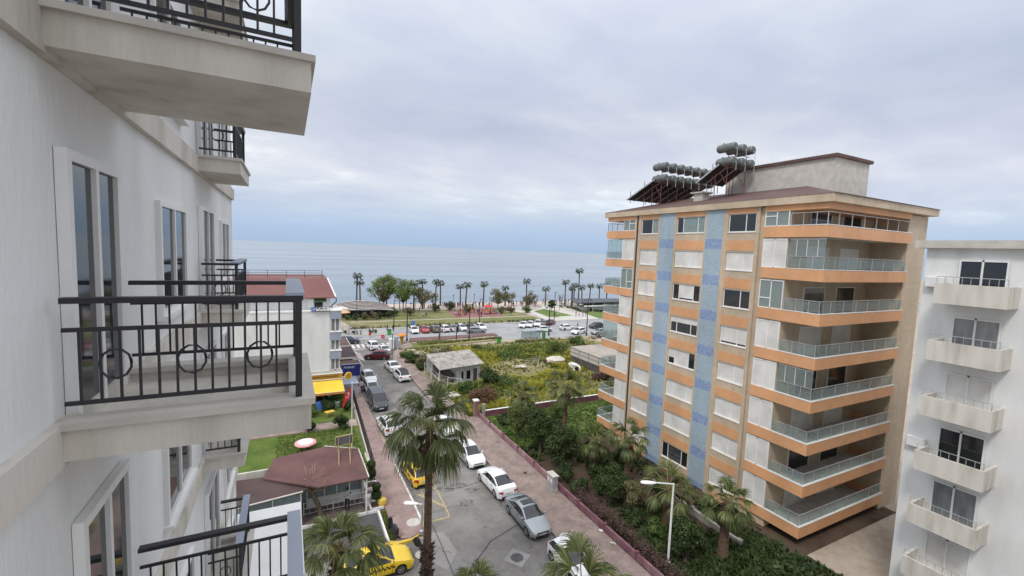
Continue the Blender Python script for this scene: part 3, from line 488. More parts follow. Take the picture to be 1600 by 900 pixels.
def apartment():
    B=thing('apartment_building','eight storey orange and blue tiled apartment block with balconies, behind the palm garden','building',(0,0,0))
    X=31.7; XI=31.86
    core=MB().box(XI,46,19.3,36.7,-.5,23.9).box(43.02,46,16.9,19.3,-.5,23.9); core.build('wall',tan,B)
    # full-height piers between the window bays
    pr=MB()
    for a,b in [(34.02,34.42),(31.46,31.70),(29.50,29.72),(26.24,26.42),(24.17,24.62),(21.5,21.78)]: MB().box(X-.012,XI,a,b,-.3,23.96).build('pier',tan,B)
    MB().box(X-.012,XI,34.68,34.86,-.3,23.96).build('pier',tan,B)
    for k in range(2):
        a,b=[(29.72,31.46),(24.62,26.24)][k]
        s=MB(); d=MB(); z=-.3 if k==0 else .1
        lv=[21.15-3*i for i in range(8)]
        cur=23.96
        for c in lv:
            t,bm=c+.42,c-.42
            if bm<z: bm=z
            MB().box(X-.03,XI,a,b,t,cur).build('mosaic_strip',bluet,B)
            MB().box(X-.03,XI,a,b,bm,t).build('mosaic_band',blued,B); cur=bm
        if cur>z: MB().box(X-.03,XI,a,b,z,cur).build('mosaic_strip',bluet,B)
        
    ob,tb=MB(),MB()
    for a,b in [(31.70,34.02),(26.42,29.50),(21.78,24.17)]:
        for k in range(-1,8):
            zt=2.55+3*k   # window top
            if k<7:
                z0=max(zt+.0,-.3); 
                if k>=0: MB().box(X,XI,a,b,zt,zt+.1).build('lintel',tan,B)
                MB().box(X-.02,XI,a,b,(zt+.1 if k>=0 else -.3),zt+.9).build('orange_band',orange,B); MB().box(X,XI,a,b,zt+.9,zt+1.55).build('tan_band',tan,B)
            else: MB().box(X-.02,XI,a,b,zt,23.96).build('orange_band',orange,B)
    
    c1=['shut']*7+[['dark','lace']]
    c2=[['dark','grille','dark'],'shut','shut',['low','shut','dark'],['half','half','half'],['dark','gap','dark'],'shut',['dark','lace','lace']]
    c3=[['shut','low'],'shut','shut','shut',['gap','gap'],['dark','dark'],'shut','dark']
    # lists run from far (+Y) to near in the photograph, window_unit from y0 up
    rv=lambda q:q if isinstance(q,str) else q[::-1]
    for k in range(8):
        z0,z1=1.1+3*k,2.55+3*k
        window_unit(B,31.72,34.0,z0,z1,rv(c1[k]),splits=1); window_unit(B,26.44,29.48,z0,z1,rv(c2[k])); window_unit(B,21.8,24.15,z0,z1,rv(c3[k]),splits=1)
    MB().tube([(X+.02,34.55,-.2),(X+.02,34.55,23.9)],.07,6).box(X+.1,XI,34.42,34.68,-.3,23.9).build('drainpipe',brownpipe,B)
    # balconies at the sea end (and mirrored at the inland end)
    rng=random.Random(3)
    for side in (0,1):
        def Y(y): return y if side==0 else 56.0-y
        def bx(b,x0,x1,ya,yb,z0,z1,mi=None): a,c=sorted((Y(ya),Y(yb))); b.box(x0,x1,a,c,z0,z1,mi)
        for k in range(8):
            zt=2.55+3*k; zb=zt-2.0   # parapet band of this storey: zb+.08 .. zb+.9
            lo,hi=zb+.12,zb+.92
            bal=MB(); bx(bal,X-.02,X+.14,34.86,39.3,lo,hi); bx(bal,X+.14,43,39.16,39.3,lo,hi); bx(bal,42.86,43,36.7,39.16,lo,hi)
            bp=bal.build('balcony',orange,B)
            sl=MB(); bx(sl,X+.14,42.86,36.7,39.16,lo+.02,lo+.25); sl.build('floor_slab',conc_lt,bp)
            cp=MB(); bx(cp,X-.04,X+.18,36.7,39.32,hi,hi+.05); bx(cp,X+.18,43,39.13,39.32,hi,hi+.05); cp.build('coping',white,bp)
            r=MB(); g=MB(); rt=hi+.85
            ys=[36.8,37.65,38.5,39.2]
            for y in ys: bx(r,X+.03,X+.07,y-.02,y+.02,hi+.05,rt)
            bx(r,X+.02,X+.08,36.8,39.24,rt,rt+.04)
            for i in range(7): bx(r,33+i*1.6,33.04+i*1.6,39.2,39.24,hi+.05,rt)
            bx(r,X+.08,42.9,39.19,39.25,rt,rt+.04)
            rr=r.build('railing',steel,bp)
            if k not in (7,): 
                for i in range(3): bx(g,X+.045,X+.055,ys[i]+.04,ys[i+1]-.04,hi+.12,rt-.06)
                bx(g,X+.2,42.8,39.215,39.225,hi+.12,rt-.06); g.build('glass_panel',glassg,rr)
            else:
                g=MB()
                for i in range(18): bx(g,X+.045,X+.055,36.9+i*.13,36.915+i*.13,hi+.05,rt)
                g.build('baluster',black,rr)
            # enclosed corner: white shutters or sliding glass
            opened=k in (5,7)
            zz0,zz1=hi+.0,zt+(1.02 if k<7 else 1.0)
            zz1=min(zz1,23.6); f=MB()
            for y in (34.88,35.75,36.62): bx(f,X+.02,X+.09,y,y+.07,zz0,zz1)
            bx(f,X+.02,X+.09,34.95,36.62,zz0,zz0+.06); bx(f,X+.02,X+.09,34.95,36.62,zz1-.08,zz1)
            if opened: bx(f,X+.02,X+.09,34.95,35.75,zz0+.7,zz0+.77)
            fr=f.build('corner_window',white,bp)
            pn=MB(); bx(pn,X+.05,X+.06,34.95,35.75,zz0+.06,zz1-.08); bx(pn,X+.05,X+.06,35.82,36.62,zz0+.06,zz1-.08)
            pn.build('pane' if opened else 'shutter',glassc if opened else shut,fr)
            # end wall of the flat, door behind the balcony
            for xa,xb in ((34.2,36.8),(38.5,41)):
                dr=MB(); bx(dr,xa,xb,36.701,36.76,lo+.26,lo+2.35); dd=dr.build('balcony_door',glassd if k%2 else shut,bp)
                fr_=MB(); bx(fr_,xa-.08,xa,36.701,36.78,lo+.26,lo+2.43); bx(fr_,xb,xb+.08,36.701,36.78,lo+.26,lo+2.43); bx(fr_,xa,xb,36.701,36.78,lo+2.351,lo+2.43); fr_.build('frame',white,dd)
            if k in (3,6):   # glazed balcony
                gg=MB()
                for y in (37.3,38.0,38.7): bx(gg,X+.09,X+.12,y,y+.03,rt,zz1)
                bx(gg,X+.09,X+.12,36.8,39.2,zz1-.05,zz1); g2=gg.build('balcony_glazing',white,bp)
                q=MB(); bx(q,X+.10,X+.105,36.85,39.2,rt+.04,zz1-.05); q.build('pane',glassg,g2)
            if k in (7,6,4) and side==0:
                q=MB(); q.rbox(X+.5,X+1.7,37.2,38.6,lo+.7,lo+.76,.02)
                for dx,dy in ((.6,37.3),(1.6,37.3),(.6,38.5),(1.6,38.5)): q.tube([(X+dx,dy,lo+.25),(X+dx,dy,lo+.7)],.03,6)
                tag(q.build('balcony_table',wood if k==4 else black),'dark table standing on the %s balcony of the orange block'%{7:'uppermost',6:'second highest, glazed',4:'fourth highest'}[k],'table')
    # ceiling of the top balcony, cornice and roof
    tpb=MB()
    for s in (0,1):
        a,b=(34.86,39.2) if s==0 else (16.8,21.14)
        MB().box(X-.02,43,a,b,23.55,23.96).build('top_balcony_ceiling',orange,B)
    cn=MB().box(31.45,46.4,16.4,39.55,23.965,24.5); cn.build('cornice',tan,B)
    rf=MB(); a=(31.4,39.6); x0,x1,y0,y1=31.42,46.5,16.3,39.62
    rf.add([(x0,y0,24.503),(x1,y0,24.503),(x1,y1,24.503),(x0,y1,24.503),(39,y0+6.5,26.4),(39,y1-6.5,26.4)],[(0,4,5,3),(0,1,4),(1,2,5,4),(2,3,5)])
    r_=rf.build('roof',roofbr,B)
    MB().rbox(34.5,35.5,29.3,30.3,24.9,26.0,.03).box(34.3,35.7,29.1,30.5,26.0,26.12).build('chimney',conc_lt,r_)
    MB().box(38,43,20,29.5,25.2,28.2).build('stairhead',conc_lt,r_); MB().box(37.8,43.2,19.8,29.7,28.2,28.45).build('stairhead_roof',roofbr,r_)
    bs=MB().box(31.86,31.9,29.9,34,-.3,-.29); 
    g=MB()
    for i in range(12): g.box(31.74,31.78,31.9,34.0,.02+i*.07,.05+i*.07)
    g.build('basement_grille',brownpipe,B)
    return B
apartment()
# roof solar water heaters: one rack with two tiers of tanks, and a second nearer one
def heater_rack(loc,n,sp,label,group,ztop,run,rise,tank_r=.42,tank_l=1.35,legs=True):
    x,y,z=loc
    t=thing('solar_heater_rack',label,'solar rack',loc,0,group)
    fr=MB(); pa=[]
    Lx=(n-1)*sp
    for i in range(0,n,2) if n>2 else range(n):
        xx=i*sp; fr.tube([(xx,-.3,-1.6 if 1 else 0),(xx,-.3,ztop)],.035,5).tube([(xx,.9,-1.8),(xx,.9,ztop-.5)],.035,5).tube([(xx,-.3,-.6),(xx,.9,ztop-.9)],.025,5); fr.tube([(xx,run,-.9),(xx,run,ztop-rise)],.035,5)
        fr.tube([(xx,run*.5,-1.5),(xx,run*.5,ztop-rise*.5)],.03,5)
    fr.tube([(-.4,-.3,.9),(Lx+.4,-.3,.9)],.03,5).tube([(-.4,-.3,2.1),(Lx+.4,-.3,2.1)],.03,5).tube([(-.4,.9,.9),(Lx+.4,.9,.9)],.03,5)
    fr.build('frame',rust,t)
    for i in range(n):
        xx=i*sp
        p=MB(); d=Vector((0,run-.2,-rise)); L=d.length; ang=math.atan2(-d.z,d.y); Mx=Matrix.Rotation(-ang,4,'X')
        c=Vector((xx,.2+(run-.2)/2,.9-rise/2+.25)); p.obox(c,(sp*.9,L,.1),M=Mx); pl=p.build('solar_panel',panelbk,t)
        q=MB()
        for sx in (-.46,.46): q.obox(c+Mx@Vector((sx*sp,0,-.03)),(.07,L+.04,.13),M=Mx)
        q.build('panel_rail',steel,pl)
    return t
def tank(loc,label,group,r=.37,l=1.8):
    prof=[(0.02,-l/2),(r*.8,-l/2+.03),(r,-l/2+.14)]+[(r*(1.0 if i%2 else 1.03),-l/2+.14+(l-.28)*i/8) for i in range(1,8)]+[(r,l/2-.14),(r*.8,l/2-.03),(.02,l/2)]
    t=thing('water_tank',label,'water tank',loc)
    if group: t['group']=group
    MB().lathe(prof,axis='Y',n=18).build('tank_body',tankm,t,smooth=30)
    MB().lathe([(.07,0),(.07,.07)],c=(0,l*.2,r),n=8).build('tank_cap',black,t)
    MB().tube([(0,-l/2,-r*.3),(0,-l/2-.12,-r*.5),(0,-l/2-.12,-r-.5)],.025,5).build('pipe',steel,t)
heater_rack((34.0,34.3,26.6),7,1.12,'long rack of tilted solar panels on red legs along the far half of the roof',None,2.1,4.2,1.7)
for i in range(7):
    nm=['first','second','third','fourth','fifth','sixth','seventh'][i]
    tank((34.0+i*1.12,34.2,29.05-.0*i),'grey water tank in the upper tier of the long rack, %s from left'%nm,'water tanks on the roof rack')
    tank((34.0+i*1.12,34.2,27.85),'grey water tank in the lower tier of the long rack, %s from left'%nm,'water tanks on the roof rack')
heater_rack((34.6,27.2,27.1),3,1.2,'short rack of tilted solar panels nearer us, above the cream chimney',None,2.1,2.5,1.3)
for i in range(3):
    nm=['left','middle','right'][i]
    tank((34.6+i*1.2,27.1,29.7),'grey water tank on the top shelf of the short roof rack, %s one'%nm,'water tanks on the roof rack')
    tank((34.6+i*1.2,27.1,28.5),'grey water tank on the bottom shelf of the short roof rack, %s one'%nm,'water tanks on the roof rack')
# neighbouring pale block further along the street
def pale_block():
    B=thing('apartment_building','plain white apartment block standing inland of the orange one','building',(0,0,0))
    MB().box(31.6,46,-26,11.5,-.3,21).build('wall',wallw,B); MB().box(31.2,46.4,-26.4,11.9,21,21.4).build('roof',conc_lt,B)
    for k in range(7):
        z=1.1+3*k
        for j,y in enumerate((8.2,4.4,.6,-3.2,-7.0,-10.8)):
            if j%2: window_unit(B,y,y+1.9,z,z+1.4,['shut','dark'][(k+j//2)%2],X=31.45,splits=1)
            else:
                b=MB().box(30.1,31.6,y-.4,y+2.3,z-1.0,z-.8).box(30.1,30.22,y-.4,y+2.3,z-.8,z+.05).box(30.22,31.6,y-.4,y-.28,z-.8,z+.05).box(30.22,31.6,y+2.18,y+2.3,z-.8,z+.05)
                bb=b.build('balcony',offw,B); f=MB()
                for yy in (y+.1,y+1.0,y+1.85): f.box(31.5,31.58,yy-.04,yy+.04,z-.8,z+1.3)
                f.box(31.5,31.58,y+.14,y+1.81,z+1.22,z+1.3); fo=f.build('balcony_door',white,bb); [MB().box(31.54,31.56,y+u0,y+u1,z-.8,z+1.22).build('pane',[glassd,greygl,shut][(k*2+j)%3],fo) for u0,u1 in ((.14,.96),(1.04,1.81))]
                r=MB().tube([(30.16,y-.34,z+.4),(30.16,y+2.24,z+.4)],.02,5)
                for q in range(9): r.tube([(30.16,y-.34+q*.3225,z+.05),(30.16,y-.34+q*.3225,z+.4)],.012,4)
                r.build('railing',steel,bb)
                if (k+j)%3==0: MB().rbox(31.3,31.59,y+2.35,y+3.15,z-.2,z+.35,.03).build('air_conditioner',white,B)
pale_block()
# ================================================================ the building the photograph is taken from
def own_building():
    B=thing('apartment_building','white apartment facade with stacked balconies at the very left, close to the viewer','building',(0,0,0))
    w=MB()
    # facade with door openings behind each balcony: piers and lintels
    w.box(-9,-1.45,-9,15.5,-.3,31)
    for k in range(-7,4):
        z=18.3+3*k
        if z<0: continue
    w.build('wall',wallw,B)
    s=MB()
    for k in range(-6,4):
        z=18.42+2.77*k; s.box(-1.449,-1.38,-9,15.5,z-.04,z+.26)
    s.build('floor_band',offw,B)
    for k in range(-6,4):
        cap=18.70+2.77*k; zt=cap+1.55
        for (y0,y1,xr) in ((4.0,5.62,.178),(9.6,11.6,-.75)):
            b=MB().box(-1.38,xr,y0,y1,cap-.28,cap-.14).box(xr-.12,xr,y0,y1,cap-.14,cap-.05).box(-1.38,xr-.12,y0,y0+.12,cap-.14,cap-.05).box(-1.38,xr-.12,y1-.12,y1,cap-.14,cap-.05)
            bb=b.build('balcony',offw,B)
            MB().box(-1.38,xr+.03,y0-.04,y0+.17,cap-.05,cap).box(xr-.17,xr+.03,y0+.17,y1-.17,cap-.05,cap).box(-1.38,xr+.03,y1-.17,y1+.04,cap-.05,cap).build('coping',conc_lt,bb)
            r=MB(); x=xr-.07
            r.box(x-.05,x,y0+.03,y0+.08,cap,cap+.82).box(x-.05,x,y1-.1,y1-.05,cap,cap+.82)
            r.box(x-.09,x+.01,y0+.02,y1-.04,cap+.82,cap+.86).box(-1.38,x-.09,y0+.02,y0+.1,cap+.82,cap+.86).box(-1.38,x-.09,y1-.12,y1-.04,cap+.82,cap+.86)
            for zz in (.1,.62): r.box(x-.04,x-.02,y0+.08,y1-.1,cap+zz,cap+zz+.03).box(-1.38,x-.05,y0+.04,y0+.06,cap+zz,cap+zz+.03).box(-1.38,x-.05,y1-.08,y1-.06,cap+zz,cap+zz+.03)
            yy=y0+.18
            while yy<y1-.15: r.box(x-.038,x-.022,yy,yy+.016,cap+.131,cap+.62); yy+=.11
            xx=-1.3
            while xx<x-.1: r.box(xx,xx+.016,y0+.042,y0+.058,cap+.131,cap+.62).box(xx,xx+.016,y1-.078,y1-.062,cap+.131,cap+.62); xx+=.11
            for q in range(3 if xr>0 else 1):   # scroll ornaments low in the railing
                cx=-1.1+q*.45; r.tube([(cx+.09*math.cos(a*.6),y0+.05,cap+.38+.11*math.sin(a*.6)) for a in range(12)],.009,5)
            r.build('railing',black,bb)
            MB().box(x-.12,x+.02,y0+.01,y1-.03,cap+.861,cap+.885).build('handrail',bluegrey,bb)
            # door and window behind
            f=MB().box(-1.445,-1.375,y0+.25,y0+.33,cap-.13,cap+1.9).box(-1.445,-1.375,y1-.33,y1-.25,cap-.13,cap+1.9).box(-1.445,-1.375,y0+.33,y1-.33,cap+1.82,cap+1.9).box(-1.445,-1.375,(y0+y1)/2-.03,(y0+y1)/2+.03,cap-.13,cap+1.82)
            ff=f.build('balcony_door',white,bb); MB().box(-1.43,-1.41,y0+.33,y1-.33,cap-.13,cap+1.82).build('pane',glassd,ff)
        for (y0,y1) in ((1.4,2.9),(6.9,8.5),(12.7,14.2)):
            f=MB(); z0,z1=cap+.3,cap+1.75
            f.box(-1.45,-1.39,y0,y1,z0,z0+.07).box(-1.45,-1.39,y0,y1,z1-.07,z1).box(-1.45,-1.39,y0,y0+.07,z0+.07,z1-.07).box(-1.45,-1.39,y1-.07,y1,z0+.07,z1-.07).box(-1.45,-1.39,(y0+y1)/2-.03,(y0+y1)/2+.03,z0+.07,z1-.07).box(-1.45,-1.33,y0-.05,y1+.05,z0-.06,z0-.001)
            wi=f.build('window',white,B); MB().box(-1.44,-1.42,y0+.07,y1-.07,z0+.07,z1-.07).build('pane',glassd,wi)
    # lower terrace ledge that shows at the bottom left
    l=MB().box(-1.38,.30,2.5,15.0,10.9,11.62); l.build('terrace_parapet',bluegrey2,B); MB().box(-1.38,.36,2.5,15.05,11.62,11.68).build('terrace_coping',white,B)
    return B
own_building()
# ================================================================ hotel with shop
def hotel():
    H=thing('hotel_building','white four storey hotel with a red roof and blue-grey corner balconies','hotel',(0,0,0))
    MB().box(-14,4.65,58,72,-.02,11.6).build('wall',wallw,H)
    MB().box(-14,4.7,57.95,58.12,11.6,11.78).box(4.5,4.7,58.12,72,11.6,11.78).build('terrace_coping',white,H)
    p=MB().box(-14,4.9,60.6,72,11.6,13.25); pp=p.build('penthouse_wall',wallw,H)
    MB().box(3.05,3.3,60.5,60.58,11.62,13.1).box(3.3,4.0,60.52,60.58,11.62,12.6).build('penthouse_door',glassd,pp)
    MB().add([(3.0,60.55,13.15),(4.4,60.55,13.15),(4.4,59.9,12.65),(3.0,59.9,12.65),(3.0,60.55,13.12),(4.4,60.55,13.12),(4.4,59.9,12.6),(3.0,59.9,12.6)],[(0,1,2,3),(3,2,6,7),(7,6,5,4),(1,5,6,2),(0,3,7,4)]).build('green_awning',greenaw,pp)
    MB().box(2.2,2.95,60.5,60.59,11.7,12.9).build('penthouse_window',white,pp)
    rf=MB(); e0,e1,r0,r1=-14.3,5.5,-13.6,4.85
    rf.add([(e0,59.7,13.2),(e1,59.7,13.2),(r1,64.2,15.25),(r0,64.2,15.25),(r1,72.3,15.25),(r0,72.3,15.25),(e1,72.3,13.2),(e0,72.3,13.2),(e0,59.7,13.1),(e1,59.7,13.1),(e1,72.3,13.1)],[(0,1,2,3),(3,2,4,5),(1,6,4,2),(0,8,9,1),(1,9,10,6)])
    r=rf.build('roof',roofred,H)
    MB().tube([(e1,59.7,13.24),(r1,64.2,15.3)],.10,6).build('gable_trim',white,r)
    MB().tube([(e1,59.65,13.1),(e1+.05,59.6,12.7),(5.0,59.9,12.1),(4.85,60.1,11.7)],.07,6).build('downpipe',blackgl,r)
    ra=MB()
    for z in (.35,.7,1.0): ra.tube([(-13,64.6,15.25+z),(4.3,64.6,15.25+z)],.025,5)
    for i in range(9): ra.tube([(-13+i*2.15,64.6,15.2),(-13+i*2.15,64.6,16.25)],.03,5)
    ra.build('roof_railing',blackgl,r)
    # corner balconies on the near face, three in view and one below
    for k in range(4):
        zt=[11.75,9.1,6.75,4.3][k]; zb=zt-1.0 if k<3 else 3.9
        if k<3:
            b=MB().box(4.72,5.95,57.6,61.5,zb,zt); bb=b.build('balcony',bluegrey,H)
            MB().box(4.66,6.02,57.54,61.56,zt,zt+.09).build('coping',white,bb)
        z1=zb-.02; z0=[9.19,6.84,4.35,0][k]
        if k<3:
            f=MB().box(4.72,4.82,57.8,57.95,z0,z1).box(5.2,5.32,57.8,57.95,z0,z1).box(5.7,5.8,57.8,57.95,z0,z1).box(4.82,5.7,57.8,57.95,z0,z0+.08)
            ff=f.build('window',white,H); MB().box(4.82,5.2,57.86,57.9,z0+.08,z1).box(5.32,5.7,57.86,57.9,z0+.08,z1).build('pane',greygl,ff)
            MB().box(4.651,5.8,57.96,61.5,z0-.3,z1+.0).build('bay_wall',wallw,H)
    dp=MB().tube([(4.68,57.93,4),(4.68,57.93,11.6)],.05,6).build('drainpipe',steel,H)
    # plinth band at first floor
    MB().box(-14,6.1,57.7,57.99,3.95,4.25).build('canopy_edge',conc_lt,H)
    # shop front
    MB().box(-14,6.0,57.8,58.0,0,.5).build('shop_sill',blackgl,H)
    g=MB()
    for i in range(10):
        x=-3.5+i*.95; g.box(x,x+.85,57.82,57.9,.5,2.6)
    g.build('shop_window',glassd,H)
    MB().box(4.7,6.1,58.01,70,0,3.94).build('shop_side_wall',wallw,H)
    rng=random.Random(4)
    q=MB()
    for i in range(60):
        x=rng.uniform(-3,5.6); z=.6+.42*int(rng.uniform(0,4)); q.mi=rng.randrange(4); q.box(x,x+rng.uniform(.15,.4),57.70,57.80,z,z+rng.uniform(.15,.35))
    q.build('shelf_goods',[white,redp,greenp,yellowp],H)
    return H
hotel()
def hotel_sign():
    t=thing('roof_sign','rooftop letters reading HOTEL with a round blue emblem, standing on the white hotel','sign',(0,57.7,11.7))
    lm=mat('sign_letter_grey',[(.42,.42,.42),(.6,.6,.6)],2,.5)
    for i,ch in enumerate('HOTEL'):
        text_mesh(ch,.62,.05,Matrix.Translation((3.28+.37*i,0,.28))@FACE_NEG_Y,white,'letter',t); text_mesh(ch,.74,.02,Matrix.Translation((3.28+.37*i,.07,.28))@FACE_NEG_Y,black,'letter_back',t)
    fr=MB().box(2.5,5.0,.06,.1,.0,.05).box(2.5,5.0,.06,.1,.5,.54)
    for i in range(7): fr.box(2.5+i*.41,2.53+i*.41,.06,.1,.0,.6)
    fr.build('letter_frame',black,t)
    e=MB().lathe([(.3,-.04),(.3,.04)],c=(2.85,0,.3),axis='Y',n=20); ee=e.build('emblem',bluep,t); MB().lathe([(.17,-.05),(.17,-.041)],c=(2.85,0,.3),axis='Y',n=16).build('emblem_centre',bluegrey,ee)
    return t
hotel_sign()
def shop():
    t=thing('shop_awning','bright yellow sloping awning over the shop front at the foot of the hotel','awning',(0,57.6,0))
    b=MB(); zt,zb=3.15,2.1
    b.add([(-3,.05,zt),(6.05,.05,zt),(6.2,-1.7,zb),(-3,-1.7,zb),(-3,.05,zt-.05),(6.05,.05,zt-.05),(6.2,-1.7,zb-.05),(-3,-1.7,zb-.05)],[(0,3,2,1),(4,5,6,7),(0,1,5,4),(0,4,7,3),(1,2,6,5)])
    b.build('canvas',yaw,t)
    v=MB(); n=30
    for i in range(n):
        x0=-3+9.2*i/n; x1=-3+9.2*(i+1)/n; v.add([(x0,-1.70,zb),(x1,-1.70,zb),(x1,-1.72,zb-.24),((x0+x1)/2,-1.72,zb-.30),(x0,-1.72,zb-.24)],[(0,1,2,3,4)])
    v.build('valance',orangep,t); MB().tube([(-3,-1.7,zb-.02),(6.2,-1.7,zb-.02)],.04,6).build('front_bar',steel,t)
    for x in (-2.8,1.6,6.0): MB().tube([(x,0,2.0),(x,-1.65,zb-.03)],.02,5).build('arm',steel,t)
    s=thing('shop_sign','long mustard yellow fascia with brown lettering above the yellow awning','sign',(0,57.5,0))
    MB().box(-3,6.1,0,.18,3.3,3.92).build('board',yfas,s); MB().box(-3.05,6.15,-.03,.2,3.92,4.0).box(-3.05,6.15,-.03,.2,3.2,3.3).build('trim',white,s)
    for x in (1.0,3.3,4.9): text_mesh('MARKET',.42,.02,Matrix.Translation((x,-.01,3.6))@FACE_NEG_Y,browntxt,'lettering',s)
    # round yellow sign on the corner
    r=thing('hanging_sign','round yellow sign with a brown centre at the corner of the yellow awning','sign',(6.75,57.3,3.55),R(20))
    MB().lathe([(.47,-.06),(.5,0),(.47,.06)],axis='Y',n=24).build('disc',yaw,r); MB().lathe([(.34,-.08),(.34,-.061)],axis='Y',n=20).build('disc_centre',yfas,r); MB().tube([(-.45,0,0),(-.75,.1,0)],.03,5).tube([(.3,0,-.35),(.9,.2,-.7)],.05,5).build('bracket',white,r)
    n_=thing('shop_sign','navy blue board with white lettering over the low shop beside the hotel','sign',(7.55,62.0,0),0)
    MB().box(-1.1,1.3,0,.14,2.1,3.75).build('board',navy,n_); MB().box(-1.15,1.35,-.03,.16,3.75,3.82).build('trim',bluegrey,n_)
    text_mesh('MARKET',.38,.02,Matrix.Translation((-.1,-.012,3.35))@FACE_NEG_Y,white,'lettering',n_)
    w=thing('storage_shed','grey panel enclosure beneath the round yellow sign','shed',(7.0,60.0,0))
    MB().rbox(-.85,1.1,-1.6,1.7,0,2.1,.03).build('body',steel,w); MB().box(-.95,1.2,-1.7,1.8,2.1,2.2).build('roof',bluegrey,w); MB().box(-.3,.5,-1.64,-1.601,.1,1.9).build('door',bluegrey2,w)
    # one-storey shops behind: roofs and awnings
    s2=thing('shop_building','low shop with brown roof and white edge behind the navy sign','shop',(0,0,0))
    MB().box(6.15,8.7,63.2,83,0,2.75).build('wall',offw,s2)
    for (y0,y1,z,m) in ((62.9,67.3,2.9,roofbr),(68.2,75.5,3.1,cafe_roof2),(76.5,83,3.1,roofbr)):
        r_=MB().prism([(6.2,y0),(9.3,y0),(9.3,y1),(6.2,y1)],z,z+.12).build('roof',m,s2); MB().box(6.15,9.4,y0-.12,y0-.02,z-.1,z+.16).box(9.3,9.4,y0-.02,y1,z-.1,z+.16).build('roof_edge',offw,r_)
    g=MB()
    for y in (64,67,71,74.5,78,81): g.box(8.702,8.76,y,y+2.2,.4,2.3)
    g.build('shop_window',glassd,s2)
    a=thing('shop_awning','striped white and brown awning of the low shop nearer the crossing','awning',(9.4,69,0))
    for i in range(8): MB().add([(0,i*.7,2.9),(1.1,i*.7,2.3),(1.1,i*.7+.7,2.3),(0,i*.7+.7,2.9)],[(0,1,2,3)]).build('stripe',[white,roofred][i%2],a)
    MB().tube([(1.1,0,2.3),(1.1,5.6,2.3)],.03,5).build('front_bar',steel,a)
shop()
# goods and fan outside the shop
t=tag(MB().rbox(3.0,3.75,56.1,56.8,.0,.95,.05).build('display_box',bluep),'blue display chest under the yellow awning','box')
for i,(x,h,m,l) in enumerate([(2.0,.8,white,'white crate'),(4.3,.9,blackgl,'black rack'),(5.1,.75,steel,'grey bin')]):
    b=MB().rbox(x,x+.6,56.2,56.8,0,h,.03)
    for k in range(3): b.box(x+.05,x+.55,56.17,56.198,h*.2+k*h*.25,h*.3+k*h*.25)
    tag(b.build(l.split()[1],m),'%s standing in front of the shop under the yellow awning'%l,l.split()[1])
# ================================================================ cafe at lower left
def cafe():
    t=thing('cafe_building','glazed single storey cafe under a maroon felt roof','cafe',(0,0,0))
    r=MB()
    def plane(b,pts,th=.12):
        k=len(pts); b.add(pts+[(x,y,z-th) for x,y,z in pts],[tuple(range(k)),tuple(range(2*k-1,k-1,-1))]+[(i,i+k,(i+1)%k+k,(i+1)%k) for i in range(k)])
    plane(r,[(1.9,32.2,3.0),(5.25,32.2,3.0),(5.1,36.3,3.42),(2.6,37.0,3.75)]); plane(r,[(1.9,32.2,3.0),(2.6,37.0,3.75),(-1.0,37.2,3.35),(-1.6,34.6,3.15)])
    rr=r.build('roof',cafe_roof,t)
    MB().tube([(2.6,37.02,3.78),(5.1,36.33,3.45),(5.28,32.2,3.03)],.05,6).build('roof_edge',offw,rr)
    MB().tube([(1.88,32.16,2.98),(5.28,32.16,2.98)],.05,6).build('gutter',brownpipe,rr)
    r2=MB(); plane(r2,[(-6,31.6,2.75),(.9,32.6,2.72),(1.9,32.9,2.85),(-1.2,34.9,3.08),(-6,35.4,3.1)]); rb=r2.build('side_roof',cafe_roof2,t); MB().tube([(-6,31.55,2.72),(.9,32.55,2.70)],.05,6).build('side_roof_edge',offw,rb)
    MB().box(-6,5.3,36.0,36.15,0,3.1).box(5.15,5.3,34.4,36.0,0,2.9).box(-6,-5.9,33,36,0,2.7).build('wall',offw,t)
    f=MB()
    for x in (1.2,2.4,3.3,4.2,5.1): f.box(x,x+.09,34.8,34.9,.05,2.7)
    f.box(1.2,5.19,34.8,34.9,2.7,2.78).box(1.2,5.19,34.81,34.89,.75,.83)
    ff=f.build('window_frame',white,t); MB().box(1.29,5.1,34.84,34.86,.83,2.7).build('pane',glassc,ff); MB().box(1.29,5.1,34.83,34.87,.05,.75).build('panel',white,ff)
    f=MB()
    for x in (-5,-3,-1.0,.75): f.box(x,x+.08,32.9,33.0,.1,2.6)
    f.box(-5,.83,32.9,33.0,.05,.13).box(-5,.83,32.9,33.0,2.55,2.63)
    ff=f.build('front_window_frame',white,t); MB().box(-4.9,.75,32.94,32.96,.13,2.55).build('pane',glassc,ff)
    b=MB()
    b.box(1.6,3.9,35.0,35.5,.05,1.1); b.build('counter',wallw,t); MB().box(1.5,4.9,35.9,35.98,.3,2.4).build('back_shelf',shutm,t)
    MB().tube([(5.15,32.4,.05),(5.15,32.4,2.9)],.06,6).build('post',white,t)
    s=MB(); s.box(2.2,3.4,33.9,34.0,2.45,2.75); s.build('sign_board',bluegrey,t)
cafe()
def railing(name,label,pts,h,mats,group=None,bar=.35,panel=None):
    t=thing(name,label,'railing',(pts[0][0],pts[0][1],pts[0][2]))
    o=Vector(pts[0]); P=[Vector(p)-o for p in pts]; b=MB()
    for a,c in zip(P,P[1:]):
        for z in (h,h*.55,.12): b.tube([a+Vector((0,0,z)),c+Vector((0,0,z))],.022,5)
        n=max(1,int((c-a).length/bar))
        for i in range(n): q=a+(c-a)*i/n; b.tube([q+Vector((0,0,.12)),q+Vector((0,0,h))],.012,4)
    b.build('bars',mats,t); 
    for q in P: MB().tube([q,q+Vector((0,0,h+.06))],.035,6).build('post',mats,t)
    return t
